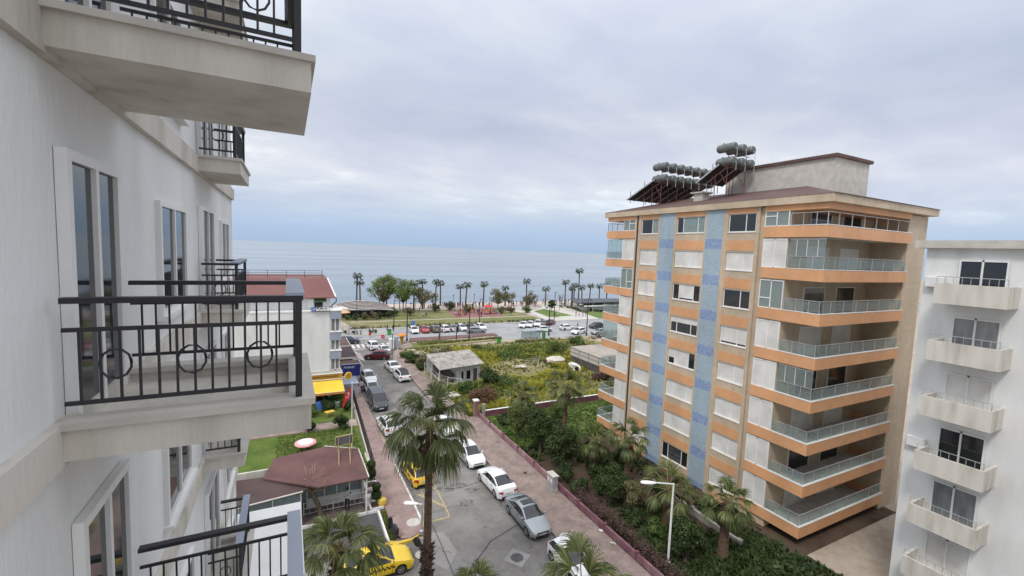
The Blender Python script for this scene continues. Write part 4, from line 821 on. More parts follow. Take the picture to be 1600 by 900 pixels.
railing('terrace_railing','white terrace railing in front of the glazed cafe, behind the standing person',[(1.0,34.0,.05),(3.0,34.0,.05),(5.3,33.9,.05)],.95,white)
# street fence beside the lawn: dark mesh panels
def mesh_fence():
    t=thing('mesh_fence','dark metal mesh fence between the lawn and the paved footpath','fence',(6.62,37.4,0))
    n=9; dx=.10; L=22.0
    for i in range(n):
        a=Vector((dx*i,L/n*i,0)); c=Vector((dx*(i+1),L/n*(i+1),0)); b=MB()
        for z in (.28,1.5): b.tube([a+Vector((0,0,z)),c+Vector((0,0,z))],.02,4)
        for k in range(13): q=a+(c-a)*(k+.5)/13; b.tube([q+Vector((0,0,.28)),q+Vector((0,0,1.5))],.010,3,cap=False)
        for k in range(5): b.tube([a+Vector((0,0,.45+.22*k)),c+Vector((0,0,.45+.22*k))],.007,3,cap=False)
        b.build('panel',black,t); MB().tube([a,a+Vector((0,0,1.58))],.035,6).build('post',black,t)
    MB().box(-.12,.02,-.2,5,0,.18).build('base_kerb',conc_lt,t)
    b=MB(); b.add([(-.14,-.2,0),(.0,-.2,0),(.95,L,0),(.81,L,0),(-.14,-.2,.22),(.0,-.2,.22),(.95,L,.22),(.81,L,.22)],[(0,3,2,1),(4,5,6,7),(0,1,5,4),(1,2,6,5),(2,3,7,6),(3,0,4,7)]); b.build('base_wall',conc_lt,t)
mesh_fence()
# flag on white pole
def flag():
    t=thing('flagpole','white flagpole with a limp red crescent and star flag, beside the mesh fence','flagpole',(5.5,43.6,0))
    MB().tube([(0,0,0),(0,0,6.75)],[.05,.035],8).lathe([(.16,0),(.14,.2)],n=10).build('pole',white,t); MB().lathe([(.02,6.72),(.07,6.8),(.02,6.88)],n=8).build('finial',white,t)
    fm=MB(); nu,nv=14,8
    def P(u,v):   # u along the fly, v down the hoist; the cloth hangs in folds and drifts to the left
        return Vector((-.12-u*.95*(.75),-.0+.10*math.sin(u*11+v*2)*u,6.5-v*.95-u*1.15-.05*math.sin(u*9)))
    fm.add([P(i/nu,j/nv) for j in range(nv+1) for i in range(nu+1)],[(j*(nu+1)+i,j*(nu+1)+i+1,(j+1)*(nu+1)+i+1,(j+1)*(nu+1)+i) for j in range(nv) for i in range(nu)])
    cl=fm.build('flag',redp,t,smooth=60)
    e=MB(); c0=(.36,.5); pts=[]
    for i in range(25):
        a=R(35)+R(290)*i/24; pts.append((c0[0]+.17*math.cos(a),c0[1]+.26*math.sin(a)))
    inn=[]
    for i in range(25):
        a=R(50)+R(260)*i/24; inn.append((c0[0]+.045+.135*math.cos(a),c0[1]+.205*math.sin(a)))
    v=[P(u,w)+Vector((0,-.012,0)) for u,w in pts+inn]; e.add(v,[(i,i+1,26+i,25+i) for i in range(24)])
    st=[(.60+(.075 if i%2==0 else .03)*math.cos(R(36*i+180)),.5+(.115 if i%2==0 else .045)*math.sin(R(36*i+180))) for i in range(10)]
    e.add([P(u,w)+Vector((0,-.012,0)) for u,w in st],[tuple(range(10))]); e.build('crescent_and_star',white,cl)
flag()
def board():
    t=thing('notice_board','grey board back on yellow splayed legs standing on the cafe roof','sign',(3.95,35.9,-.1),R(8))
    MB().box(-.62,.62,-.03,.03,4.3,4.95).build('panel',mat('grey_board',(.13,.125,.13),2,.8),t)
    f=MB().box(-.68,.68,-.05,.05,4.95,5.02).box(-.68,.68,-.05,.05,4.23,4.3).box(-.69,-.62,-.05,.05,4.3,4.95).box(.62,.69,-.05,.05,4.3,4.95)
    f.build('frame',yfad,t)
    for x in (-.42,.42):
        MB().tube([(x,-.06,4.9),(x-.0,-.08,3.9),(x-.32,-1.5,3.35)],.035,6).build('leg',yfad,t); MB().tube([(x,.08,4.9),(x,.3,3.6)],.028,6).build('leg',yellowp,t)
board()
def donut():
    t=thing('inflatable_ring_table','round pink and white ringed table on the lawn','table',(1.5,45.4,.02))
    MB().lathe([(.25,.62),(.85,.6),(.98,.68),(.95,.78),(.7,.84),(.5,.84),(.25,.76)],n=28).build('ring_top',pinkp,t,smooth=40); MB().lathe([(.5,.842),(.7,.842),(.7,.848),(.5,.848)],n=28).build('white_ring',white,t); MB().lathe([(.3,0),(.1,.1),(.08,.6),(.3,.62)],n=12).build('pedestal',wood,t)
donut()
def cot():
    t=thing('garden_table','small yellow wooden table with splayed legs among the shrubs','table',(4.3,53.4,.02),R(20))
    MB().box(-.5,.5,-.35,.35,.6,.66).build('top',yellowp,t)
    for sx in (-1,1):
        for sy in (-1,1): MB().tube([(sx*.4,sy*.28,.6),(sx*.55,sy*.4,0)],.035,5).build('leg',wood,t)
    MB().box(-.45,.45,-.05,.05,.2,.26).build('crossbar',wood,t)
cot()
# planters with topiary balls
def topiary(x,y,h,label,rad=.42):
    t=thing('topiary_tree',label,'topiary',(x,y,.1)); MB().tube([(0,0,.3),(0,0,h)],.04,6).build('trunk',bark,t)
    r=random.Random(int(x*10+y)); b=MB()
    for zc,rr in ((h*.52,rad*1.05),(h*.9,rad*.85)):
        for i in range(650):
            u=Vector((r.gauss(0,1),r.gauss(0,1),r.gauss(0,1))).normalized(); c=Vector((0,0,zc))+u*rr*r.uniform(.86,1.03); a=u.orthogonal().normalized(); a.rotate(Matrix.Rotation(r.uniform(0,6.3),3,u)); bb=u.cross(a)+u*.3; s_=.05
            b.add([c-a*s_,c+bb*s_,c+a*s_,c-bb*s_*.6],[(0,1,2,3)])
        b.lathe([(.02,zc-rr*.85)]+[(rr*.85*math.sin(q*PI/8),zc-rr*.85*math.cos(q*PI/8)) for q in range(1,8)]+[(.02,zc+rr*.85)],n=12)
    b.build('crown',lf_dark,t)
    p=thing('planter_bed','low white kerbed planter under the %s topiary tree'%('near' if y<35 else 'far'),'planter',(x,y,.05))
    MB().box(-.5,.5,-.55,-.45,0,.2).box(-.5,.5,.45,.55,0,.2).box(-.5,-.4,-.45,.45,0,.2).box(.4,.5,-.45,.45,0,.2).build('kerb',white,p); MB().box(-.4,.4,-.45,.45,0,.12).build('soil',soil,p)
topiary(6.1,36.2,2.1,'clipped two ball topiary at the corner of the maroon cafe roof'); topiary(6.0,33.2,1.7,'clipped two ball topiary nearer the yellow parking kerb',.38)
tag(MB().lathe([(.28,0),(.34,.25),(.3,.5),(.1,.62)],c=(6.42,33.0,.14),n=12).build('bollard',yellowp),'squat yellow bollard beside the near topiary','bollard')
tb=thing('waste_bin','white bin beside the cafe terrace post','bin',(5.45,33.6,.05)); MB().lathe([(.2,0),(.26,.7)],n=12).build('body',white,tb); MB().lathe([(.28,.7),(.27,.76),(.1,.8)],n=12).build('lid',white,tb)
# ================================================================ garden walls
def wall_run(name,label,pts,h,th,matl,cap=None,post=None,postm=None,step=3.2,pw=.16):
    t=thing(name,label,'wall',(pts[0][0],pts[0][1],0)); o=Vector((pts[0][0],pts[0][1],0))
    for (a,c) in zip(pts,pts[1:]):
        a=Vector((*a,0))-o; c=Vector((*c,0))-o; L=(c-a).length; d=(c-a).normalized(); ang=math.atan2(d.y,d.x); n=max(1,round(L/step))
        for i in range(n):
            s0=a+d*(L*i/n+pw); s1=a+d*(L*(i+1)/n-pw); m=(s0+s1)/2; b=MB().obox(m+Vector((0,0,h/2)),((s1-s0).length,th,h),ang); b.build('wall_panel',matl,t)
            if cap: MB().obox(m+Vector((0,0,h+.03)),((s1-s0).length,th+.06,.06),ang).build('coping',cap,t)
        for i in range(n+1):
            q=a+d*(L*i/n); MB().obox(q+Vector((0,0,post/2)),(2*pw-.002,th+.06,post),ang).obox(q+Vector((0,0,post+.03)),(2*pw+.04,th+.1,.06),ang).build('pier',postm or matl,t)
    return t
wall_run('garden_wall','long low faded pink wall between the right footpath and the garden, beyond the utility cabinet',[(20.3,30.4),(20.3,47)],.62,.18,pinkwall,None,.66,pinkdk,3.3,pw=.09)
wall_run('garden_wall','darker plum painted low wall along the dry hedge, nearer us than the cabinet',[(20.3,-22),(20.3,30.08)],.62,.18,mat('plum_wall_paint',[(.12,.045,.065),(.20,.09,.115),(.27,.17,.18)],1.0,.85,bump=.3),None,.66,pinkdk,3.3,pw=.09)
wall_run('garden_wall','low dark pink wall with a white coping between the garden and the vacant lot',[(20.9,47.1),(44,47.1)],.7,.2,pinkdk,white,1.5,conc,5.6)
gp=thing('gate_pier','tall pink corner pier with a white cap at the end of the pink wall','pier',(19.95,47.3,0)); MB().rbox(-.25,.25,-.25,.25,0,2.0,.02).build('shaft',pinkwall,gp); MB().rbox(-.33,.33,-.33,.33,2.0,2.15,.03).build('cap',white,gp)
wall_run('retaining_wall','low stone retaining wall with a white pipe on top in front of the orange block',[(28.0,18.5),(28.3,27)],.5,.25,conc,None,.5,conc,4)
# utility cabinet
u=thing('utility_cabinet','grey metal utility cabinet with two doors against the pink wall','cabinet',(19.75,29.8,.14),R(0))
MB().rbox(-.28,.28,-.5,.5,0,.22,.02).build('plinth',conc,u); MB().rbox(-.25,.25,-.47,.47,.22,1.3,.03).build('body',steel,u)
for s in (-1,1): d=MB().box(-.275,-.251,min(s*.02,s*.45),max(s*.02,s*.45),.28,1.22).build('door',steel,u); MB().box(-.285,-.276,s*.2-.12,s*.2+.12,.75,1.05).build('notice',white,d)
MB().rbox(-.3,.3,-.53,.53,1.3,1.37,.02).build('lid',conc_lt,u)
for i,(x,y,l) in enumerate([(20.0,23.6,'scrap of white litter at the foot of the pink wall near the hedge'),(19.9,22.2,'crumpled pale bag by the pink wall pier'),(18.9,33.0,'dark flattened scrap lying on the right footpath')]):
    b=MB(); r=random.Random(i)
    for k in range(7): c=Vector((r.uniform(-.12,.12),r.uniform(-.12,.12),r.uniform(.02,.1))); b.lathe([(.01,-.05),(.08,0),(.01,.05)],c=c,n=5)
    tag(b.build('litter',[white,conc_lt,blackgl][i],loc=(x,y,.14)),l,'litter')
# ================================================================ shed on the lot
def shed():
    t=thing('shed','small white shed with a mossy grey sheet roof and mesh front, on the vacant lot','shed',(0,0,0))
    r=MB(); c=[(19.2,59.1,2.65),(26.4,59.8,2.85),(27.3,68.0,3.15),(19.5,67.3,3.0)]
    n=30
    for i in range(n):   # corrugated sheets
        a,b=i/n,(i+.5)/n; d=(i+1)/n
        def L(t0,hi): p=Vector(c[0]).lerp(Vector(c[1]),t0); q=Vector(c[3]).lerp(Vector(c[2]),t0); return (p+Vector((0,0,hi)),q+Vector((0,0,hi)))
        p0,q0=L(a,0);p1,q1=L(b,.05);p2,q2=L(d,0); r.add([p0,q0,p1,q1,p2,q2],[(0,2,3,1),(2,4,5,3)])
    r.add([(x,y,z-.06) for x,y,z in c],[(3,2,1,0)]); rr=r.build('roof',shedroof,t)
    MB().tube([(22.6,60.4,2.98),(22.8,64,3.05)],.06,5).add([(20.5,62,2.80),(22,62.2,2.84),(22.1,63,2.86),(20.6,63,2.82)],[(0,1,2,3)]).build('roof_patch',conc_lt,rr)
    w=MB().box(22.4,26.2,60.9,61.05,0,2.7).box(26.05,26.2,61.05,67.3,0,2.8).box(19.9,26.2,67.3,67.45,0,2.8).box(22.4,22.55,61.05,67.3,0,2.7)
    w.build('wall',wallw,t)
    d=MB().box(25.1,25.7,60.86,60.899,.05,1.9).build('door',mat('grey_brown_door',(.13,.10,.09),2,.7),t); 
    MB().box(24.0,24.6,60.86,60.899,.4,1.7).box(23.2,23.5,60.86,60.899,.5,1.6).build('shed_window',glassd,t)
    f=MB()
    for p in ((19.5,60.0),(19.6,64),(19.7,67.2),(22.3,60.2)): f.tube([(*p,0),(*p,2.62)],.05,5)
    for z in (.9,2.5): f.tube([(19.5,60,z),(22.3,60.2,z)],.035,5).tube([(19.5,60,z),(19.7,67.2,z)],.035,5)
    ff=f.build('porch_frame',white,t)
    m=MB()
    for i in range(24): y=60+7.2*i/24; m.box(19.60,19.61,y,y+.02,.1,2.5)
    for i in range(12): x=19.6+2.7*i/12; m.box(x,x+.02,60.14,60.15,.1,2.5)
    m.build('mesh',steel,ff)
    b=MB()
    for i in range(5): b.box(20.2+i*.42,20.5+i*.42,66,66.4,0,1.5+.3*(i%2)).box(21.9,22.3,61.6+i*1,62.3+i*1,0,1.2)
    b.build('stored_goods',blockw,t)
shed()
fe=thing('wire_fence','sagging wire fence on white posts in front of the shed beside the footpath','fence',(19.25,60,0))
b=MB(); 
for (x,y) in ((0,6.8),(0,3.4),(.1,0),(.9,-1.8),(2.4,-3.2)): MB().tube([(x,y,0),(x,y,1.9)],.04,5).build('post',white,fe)
P_=[(0,6.8),(0,3.4),(.1,0),(.9,-1.8),(2.4,-3.2)]
for (a,c) in zip(P_,P_[1:]):
    for z in (.1,1.0,1.8): b.tube([(*a,z),(*c,z)],.018,4)
    for i in range(10): x=a[0]+(c[0]-a[0])*i/10; y=a[1]+(c[1]-a[1])*i/10; b.box(x-.006,x+.006,y-.006,y+.006,.1,1.8)
b.build('wire',steel,fe)
tag(MB().prism([(19.3,54.5),(20.8,54.5),(20.0,60),(19.3,60)],0,.3).build('rubble_slab',conc_lt),'broken pale concrete slab between the shed fence and the footpath','slab')
# annex, low flat building beyond the garden
an=thing('annex_building','low flat roofed grey concrete building with dark block base behind the balconies','building',(0,0,0))
MB().box(46.2,66,55.0,65.6,0,1.35).build('base_wall',blockw,an); MB().box(46.1,66.1,54.9,65.7,1.35,2.75).build('upper_wall',conc_lt,an); MB().box(46.0,66.2,54.8,65.8,2.75,2.88).build('roof',mat('dusty_flat_roof',[(.30,.26,.23),(.42,.37,.33)],.5,.95),an)
b=MB()
for y in (57.5,60.2,63): b.box(46.06,46.098,y,y+.06,1.4,2.7)
b.box(46.06,46.098,55,65.6,2.0,2.05); b.build('wall_seam',blockw,an)
# boats / junk on the lot
def boat():
    t=thing('dinghy','small white open dinghy lying among the weeds near the grey annex','boat',(43.9,61.4,.0),R(-20))
    n=14; rings=[]
    b=MB(); vs=[]
    for i in range(n+1):
        u=i/n; w=.85*(1-max(0,(u-.55)/.45)**2)*(.82+.18*min(1,u*3)); w=max(w,.02); sh=.25*max(0,(u-.6))**1.3
        y=-1.9+3.8*u
        vs+=[(-w,y,.75+sh),(-w*.85,y,.35+sh*.8),(-w*.35,y,.08+sh*.5),(w*.35,y,.08+sh*.5),(w*.85,y,.35+sh*.8),(w,y,.75+sh),(w*.86,y,.72+sh),(w*.7,y,.4+sh*.8),(0,y,.25+sh*.5),(-w*.7,y,.4+sh*.8),(-w*.86,y,.72+sh)]
    k=11; b.add(vs,[(i*k+j,i*k+(j+1)%k,(i+1)*k+(j+1)%k,(i+1)*k+j) for i in range(n) for j in range(k)]+[tuple(range(k))]); b.build('hull',white,t,smooth=50)
    MB().box(-.7,.7,-.9,-.55,.5,.56).box(-.65,.65,.3,.6,.52,.58).build('thwart',bluegrey,t); MB().box(-.3,.3,-2.05,-1.9,.3,.95).build('outboard_motor',blackgl,t)
boat()
def covered():
    t=thing('covered_boat','boat under a pale tarpaulin with a dark red hull showing, in the weeds','boat',(42.9,65.8,.0),R(75))
    b=MB(); n=12; vs=[]
    for i in range(n+1):
        u=i/n; w=1.15*math.sin(PI*min(1,.15+u*.8))**.6; y=-2+4*u; vs+=[(-w*.8,y,.1),(-w,y,.7),(w,y,.7),(w*.8,y,.1)]
    b.add(vs,[(i*4+j,i*4+(j+1)%4,(i+1)*4+(j+1)%4,(i+1)*4+j) for i in range(n) for j in range(4)]+[(0,1,2,3),(n*4,n*4+3,n*4+2,n*4+1)]); b.build('hull',mat('dark_red_hull',(.10,.03,.03),2,.6),t)
    c=MB(); nu,nv=12,10; vs=[]; r=random.Random(8)
    for i in range(nu+1):
        for j in range(nv+1):
            u=i/nu; v=j/nv*2-1; w=1.2*math.sin(PI*min(1,.15+u*.72))**.6; vs.append((w*v,-1.7+3.4*u,.5+.85*(1-abs(v)**1.7)*math.sin(PI*(.12+.76*u))**.6+r.uniform(-.07,.07)))
    c.add(vs,[(i*(nv+1)+j,i*(nv+1)+j+1,(i+1)*(nv+1)+j+1,(i+1)*(nv+1)+j) for i in range(nu) for j in range(nv)]); c.build('tarpaulin',offw,t)
covered()
tag(MB().prism([(-1.1,-.7),(1.1,-.8),(1.2,.6),(-1,.7)],.25,.33).tube([(-1,0,.0),(-1,0,.28)],.04,5).tube([(1,0,.0),(1,0,.28)],.04,5).build('discarded_panel',offw,loc=(35.2,65.1,0)),'pale rectangular board lying in the bare patch of the lot','board')
t=thing('wire_pen','small pale wire pen in the weeds left of the covered boat','fence',(38.7,66.8,0))
b=MB()
for i in range(9): b.tube([(-1.2+i*.3,0,0),(-1.2+i*.3,0,1.0)],.015,4)
for z in (.3,.65,1.0): b.tube([(-1.2,0,z),(1.2,0,z)],.015,4).tube([(1.2,0,z),(1.2,1.4,z)],.015,4)
b.build('mesh',steel,t); MB().tube([(1.2,0,0),(1.7,0,1.5)],.03,5).build('leaning_post',white,t)
# rubble pile
rb=MB(); r=random.Random(12)
for i in range(110):
    a=r.uniform(0,2*PI); q=abs(r.gauss(0,.5)); x,y=math.cos(a)*q*3.2,math.sin(a)*q*1.4; s=r.uniform(.2,.6); M=Matrix.Rotation(r.uniform(0,3),4,Vector((r.random(),r.random(),r.random())))
    rb.mi=r.randrange(3); rb.obox((x,y,max(.1,.9-q*.9)*r.uniform(.3,1)),(s,s*.7,s*.5),M=M)
tag(rb.build('rubble_heap',[conc,roofbr,blockw],loc=(67,83,0)),'heap of broken brick and concrete at the edge of the lot','rubble')
# ================================================================ palms and trees
def frond(b,base,az,el,Lp,Lf,n,r,w=.045,droop=1.0,nseg=4,spread=82,pet=True,pb=None):
    d=Vector((math.cos(az)*math.cos(el),math.sin(az)*math.cos(el),math.sin(el))); up=Vector((0,0,1))
    p1=base+d*Lp*.5; d2=(d+Vector((0,0,-.35*droop))).normalized(); tip=p1+d2*Lp*.5
    if pet: (pb or b).tube([base,p1,tip],[.028,.02,.014],4,cap=False)
    s=d2.cross(up).normalized(); nn=s.cross(d2).normalized(); d3=(d2+Vector((0,0,-.18*droop))).normalized()
    for i in range(n):
        a=R(-spread+2*spread*(i+.5)/n+r.uniform(-2,2)); ld=(d3*math.cos(a)+s*math.sin(a)+nn*.12*math.cos(a*2)).normalized()
        L=Lf*(.72+.28*math.cos(a))*r.uniform(.88,1.08); pp=tip; cur=ld; pts=[pp]
        for k in range(nseg):
            t=(k+1)/nseg; cur=(ld*(1-.7*t*t)+Vector((0,0,-1))*(droop*1.5*max(0,t-.28)**1.05)).normalized(); pp=pp+cur*L/nseg; pts.append(pp)
        wv=ld.cross(nn).normalized(); prof=[.4,1,1,.75,.45,.06] if nseg==5 else [.35,1,.8,.45,.06] if nseg==4 else [.4,1,.5,.05] if nseg==3 else [.5,1,.1]
        tw=nn*r.uniform(-.4,.4)
        vs=[]
        for p,q in zip(pts,prof): wd=(wv+tw).normalized()*w*q; vs+=[p-wd,p+wd]
        b.add(vs,[(2*k,2*k+1,2*k+3,2*k+2) for k in range(nseg)])
def fan_palm(name,label,x,y,zc,seed,trunk_r=.17,base_r=.26,nf=34,Lp=.95,Lf=1.05,n=30,w=.03,leafm=None,lean=(0,0),boots=0,skirt=0,group=None,z0=0,emin=-55,emax=80,nseg=4,droop=1.0,barkm=None,core=True,fan=True):
    r=random.Random(seed); t=thing(name,label,'palm tree',(x,y,z0),0,group); h=zc-z0
    pts=[];rad=[]
    k=14
    for i in range(k+1):
        u=i/k; pts.append(Vector((lean[0]*u*u,lean[1]*u*u,h*u))); rad.append(base_r*(1-u)**2+trunk_r*(1+.06*r.uniform(-1,1)))
    tk=MB().tube(pts,rad,12 if n>12 else 7)
    if n>12:
        for i in range(int(h*9)):
            u=i/(h*9); p=Vector((lean[0]*u*u,lean[1]*u*u,h*u)); q=(base_r*(1-u)**2+trunk_r)*1.03; tk.lathe([(q*.96,0),(q*r.uniform(1.02,1.1),.03),(q*.96,.06)],c=p,n=10)
    tk.build('trunk',barkm or palmbark,t,smooth=50)
    top=Vector((lean[0],lean[1],h))
    if boots:   # old leaf bases sticking out of the trunk
        bb=MB()
        for i in range(boots[2]):
            u=r.uniform(boots[0],boots[1])/h; a=r.uniform(0,2*PI); rr=base_r*(1-u)**2+trunk_r; p=Vector((lean[0]*u*u+math.cos(a)*rr*.9,lean[1]*u*u+math.sin(a)*rr*.9,h*u)); o=Vector((math.cos(a),math.sin(a),0)); q=Vector((-math.sin(a),math.cos(a),0)); L=r.uniform(.12,.26)
            up_=r.uniform(.3,1.1)
            e=p+o*L+Vector((0,0,L*up_)); bb.add([p-q*.07,p+q*.07,e+q*.035,e-q*.035,p+Vector((0,0,.1))+o*.02],[(0,1,2,3),(0,3,4),(1,4,2)])
        bb.build('old_leaf_bases',mat('old_leaf_base',[(.07,.05,.035),(.2,.15,.11)],4,.95) if 'old_leaf_base' not in MATS else MATS['old_leaf_base'],t)
    if core:
        c=MB()
        for i in range(40 if n>12 else 10):
            a=r.uniform(0,2*PI); e=r.uniform(-.9,1.2); d=Vector((math.cos(a)*math.cos(e),math.sin(a)*math.cos(e),math.sin(e))); c.tube([top+Vector((0,0,-.15)),top+Vector((0,0,-.1))+d*r.uniform(.25,.5)],[.06,.02],4)
        c.build('crown_heart',deadleaf,t)
    cr=MB(); pe=MB()
    for i in range(nf):
        u=(i+.5)/nf; el=R(emax+(emin-emax)*u**.85+r.uniform(-7,7)); az=i*2.39996+r.uniform(-.25,.25)
        ls=(1 if u<.85 else .9)*r.uniform(.86,1.1)
        frond(cr,top+Vector((math.cos(az)*.08,math.sin(az)*.08,r.uniform(-.15,.12))),az,el,Lp*ls*(1.0 if u>.12 else .6),Lf*ls,n,r,w,droop*(.55+.75*u),nseg,pb=pe if n>12 else None)
    cr.build('crown',leafm or pleaf,t); 
    if n>12: pe.build('leaf_stalk',petm,t)
    if skirt:
        s=MB()
        for i in range(skirt):
            az=r.uniform(0,2*PI); frond(s,top+Vector((math.cos(az)*.12,math.sin(az)*.12,-.25-r.random()*.4)),az,R(r.uniform(-75,-55)),Lp*.6,Lf*.8,max(6,n//2),r,w*1.1,1.2,nseg,pet=False)
        s.build('dead_leaf_skirt',deadleaf,t)
    return t
fan_palm('fan_palm','tall fan palm with shaggy trunk base in the middle foreground, over the road',6.1,20.05,11.45,11,trunk_r=.165,base_r=.12,nf=29,Lp=1.4,Lf=1.5,n=32,w=.034,boots=(1.0,5.4,330),emin=-38,emax=82,droop=1.35,nseg=5,skirt=5)
fan_palm('fan_palm','bright fan palm crown at the bottom left corner beside the yellow taxi',1.75,18.2,7.6,12,trunk_r=.2,nf=32,Lp=1.15,Lf=1.2,n=32,w=.034,leafm=pleafb,boots=(3,7,120),emin=-45,droop=1.05)
fan_palm('fan_palm','fan palm reaching in at the bottom edge in front of the small white car',9.15,11.6,8.2,13,trunk_r=.2,nf=22,Lp=1.1,Lf=1.25,n=30,w=.034,leafm=pleafb,boots=(4,8.6,100),emin=-40,droop=1.2)
fan_palm('fan_palm','fan palm tips just showing at the bottom edge below the road patch',6.75,15.6,5.55,14,trunk_r=.2,nf=26,Lp=.9,Lf=1.0,n=30,w=.03,leafm=pleafb,emin=-30,emax=85)
gp_=[(24.3,43.8,3.3,.26,1.25,'squat thick fan palm by the low wall, left of the tall garden palm'),(24.5,35.3,6.9,.19,1.3,'tallest fan palm of the garden, its long trunk rising above the dark bushes'),
 (25.0,31.0,3.1,.22,1.15,'grey green fan palm in the garden in front of the lower balconies'),(26.4,28.2,4.2,.2,1.15,'fan palm in front of the blue strips of the orange block'),
 (25.0,22.3,2.9,.24,1.25,'broad dark fan palm directly behind the head of the white street lamp'),(25.9,18.2,4.0,.25,1.1,'fan palm with thick trunk right of the white street lamp')]
for i,(x,y,z,tr,L,lb) in enumerate(gp_):
    fan_palm('fan_palm',lb,x,y,z,30+i,trunk_r=tr,base_r=.1,nf=25,Lp=1.0*L,Lf=1.0*L,n=22,w=.042,leafm=pleaf,emin=-40,droop=.9,group='fan palms in the garden',skirt=[14,12,8,6,0,0][i],boots=(max(.2,z-2),z,60))
# bushes and trees
def leaf_ball(b,c,rad,n,s,r,zf=1.0,mi=0,hollow=.35):
    for i in range(n):
        u=Vector((r.gauss(0,1),r.gauss(0,1),r.gauss(0,1))).normalized(); q=hollow+(1-hollow)*r.random()**.5; p=Vector((c[0]+u.x*rad*q,c[1]+u.y*rad*q,c[2]+u.z*rad*q*zf))
        nrm=(u+Vector((r.gauss(0,.5),r.gauss(0,.5),r.gauss(0,.5)+.3))).normalized(); a=nrm.orthogonal().normalized(); a.rotate(Matrix.Rotation(r.uniform(0,6.3),3,nrm)); bb=nrm.cross(a); z=s*r.uniform(.6,1.4)
        b.add([p-a*z,p+bb*z*.55,p+a*z,p-bb*z*.55],[(0,1,2,3)],mi)
def tree(name,label,x,y,h,cr,seed,leafm,nb=14,nl=160,s=.12,trunkh=None,tr=.12,cz=None,zf=.8,group=None,cat='tree',limbs=True,spread=1.0,leanx=0,leafpart='crown',br=.42,barkm=None,multi=0):
    r=random.Random(seed); t=thing(name,label,cat,(x,y,0),0,group); th=trunkh if trunkh is not None else h*.35; b=MB(); c=MB(); czz=cz or (h+th)/2
    top=Vector((leanx,0,th)); b.tube([(0,0,-.05),(leanx*.5,0,th*.5),top],[tr*1.25,tr,tr*.85],7)
    for i in range(nb):
        u=Vector((r.gauss(0,1),r.gauss(0,1),r.gauss(0,1))).normalized()*r.random()**.4; p=Vector((leanx+u.x*cr*(1-br*.6)*spread,u.y*cr*(1-br*.6)*spread,czz+u.z*(h-th)*.5*(1-br*.4)))
        if limbs:
            m=top.lerp(p,.55)+Vector((r.uniform(-.1,.1)*cr,r.uniform(-.1,.1)*cr,-.05*h)); b.tube([top*.9 if i%2 else top,m,p],[tr*.6,tr*.35,tr*.12],5,cap=False)
            for q in range(3): e=p+Vector((r.uniform(-1,1),r.uniform(-1,1),r.uniform(-.4,1)))*cr*.35; b.tube([m.lerp(p,.6),e],[tr*.2,tr*.05],3,cap=False)
        leaf_ball(c,p,cr*br*r.uniform(.75,1.25),nl,s,r,zf)
    for q in range(multi):
        a=q*2.4+.5; b.tube([(math.cos(a)*.9,math.sin(a)*.6,-.05),(math.cos(a)*1.1,math.sin(a)*.8,th*.7),(math.cos(a)*cr*.4,math.sin(a)*cr*.4,czz)],[tr,tr*.8,tr*.35],6)
    b.build('trunk',barkm or bark,t); c.build(leafpart,leafm,t); return t
# dark citrus and bushes in the garden
tree('citrus_tree','largest dark leafy tree of the garden just inside the pink wall',22.4,36.3,5.0,1.9,41,lf_dark,nb=24,nl=380,s=.09,trunkh=1.0,cz=2.9)
tree('citrus_tree','dark leafy tree left of the largest one, toward the corner pier',22.0,40.2,4.0,1.5,42,lf_thick,nb=18,nl=340,s=.09,trunkh=.8,cz=2.3)
tree('citrus_tree','dark leafy tree overhanging the pink wall behind the utility cabinet',22.6,32.7,4.5,1.7,43,lf_dark,nb=20,nl=360,s=.09,trunkh=.9,cz=2.6)
tree('citrus_tree','rounded dark tree between the utility cabinet and the white lamp',23.0,26.4,3.3,1.5,44,lf_dark,nb=18,nl=380,s=.085,trunkh=.7,cz=1.9)
tree('garden_bush','olive tinted tall bush just left of the lamp head',24.3,24.8,2.8,1.3,45,lf_olive,nb=12,nl=260,s=.09,trunkh=.3,cz=1.5,cat='bush')
tree('garden_bush','low dark bush near the far wall under the squat palm',22.0,44.2,1.5,.9,46,lf_dark,nb=8,nl=260,s=.09,trunkh=.2,cz=.8,cat='bush')
tree('garden_bush','bluish low bush beside the trunk of the tallest garden palm',26.6,40.0,1.4,1.1,47,lf_dark,nb=8,nl=260,s=.09,trunkh=.2,cz=.7,cat='bush')
tree('garden_bush','round bush under the low wall beyond the tallest garden palm',29.0,43.5,1.9,1.2,48,lf_mid,nb=8,nl=260,s=.09,trunkh=.2,cz=1.0,cat='bush')
tree('conifer_bush','dark conical bush behind the dry hedge at the lower right',23.3,19.0,3.4,1.2,49,lf_dark,nb=16,nl=300,s=.09,trunkh=.3,cz=1.7,cat='bush')
tree('garden_bush','low leafy bush on the garden floor right of the lamp post',23.4,21.6,1.3,.9,50,lf_mid,nb=8,nl=220,s=.09,trunkh=.2,cz=.7,cat='bush')
for i,(x,y,l) in enumerate([(24,12.5,'dark tree in the garden before the white block, nearer the orange block'),(26.5,5.5,'dark tree in the middle of the garden before the white block'),(23.8,9.0,'dark tree close to the pink wall at the lower right corner')]):
    tree('citrus_tree',l,x,y,3.6+.3*i,1.9,51+i,[lf_dark,lf_mid,lf_dark][i],nb=14,nl=240,s=.13,trunkh=.8,cz=2.2)
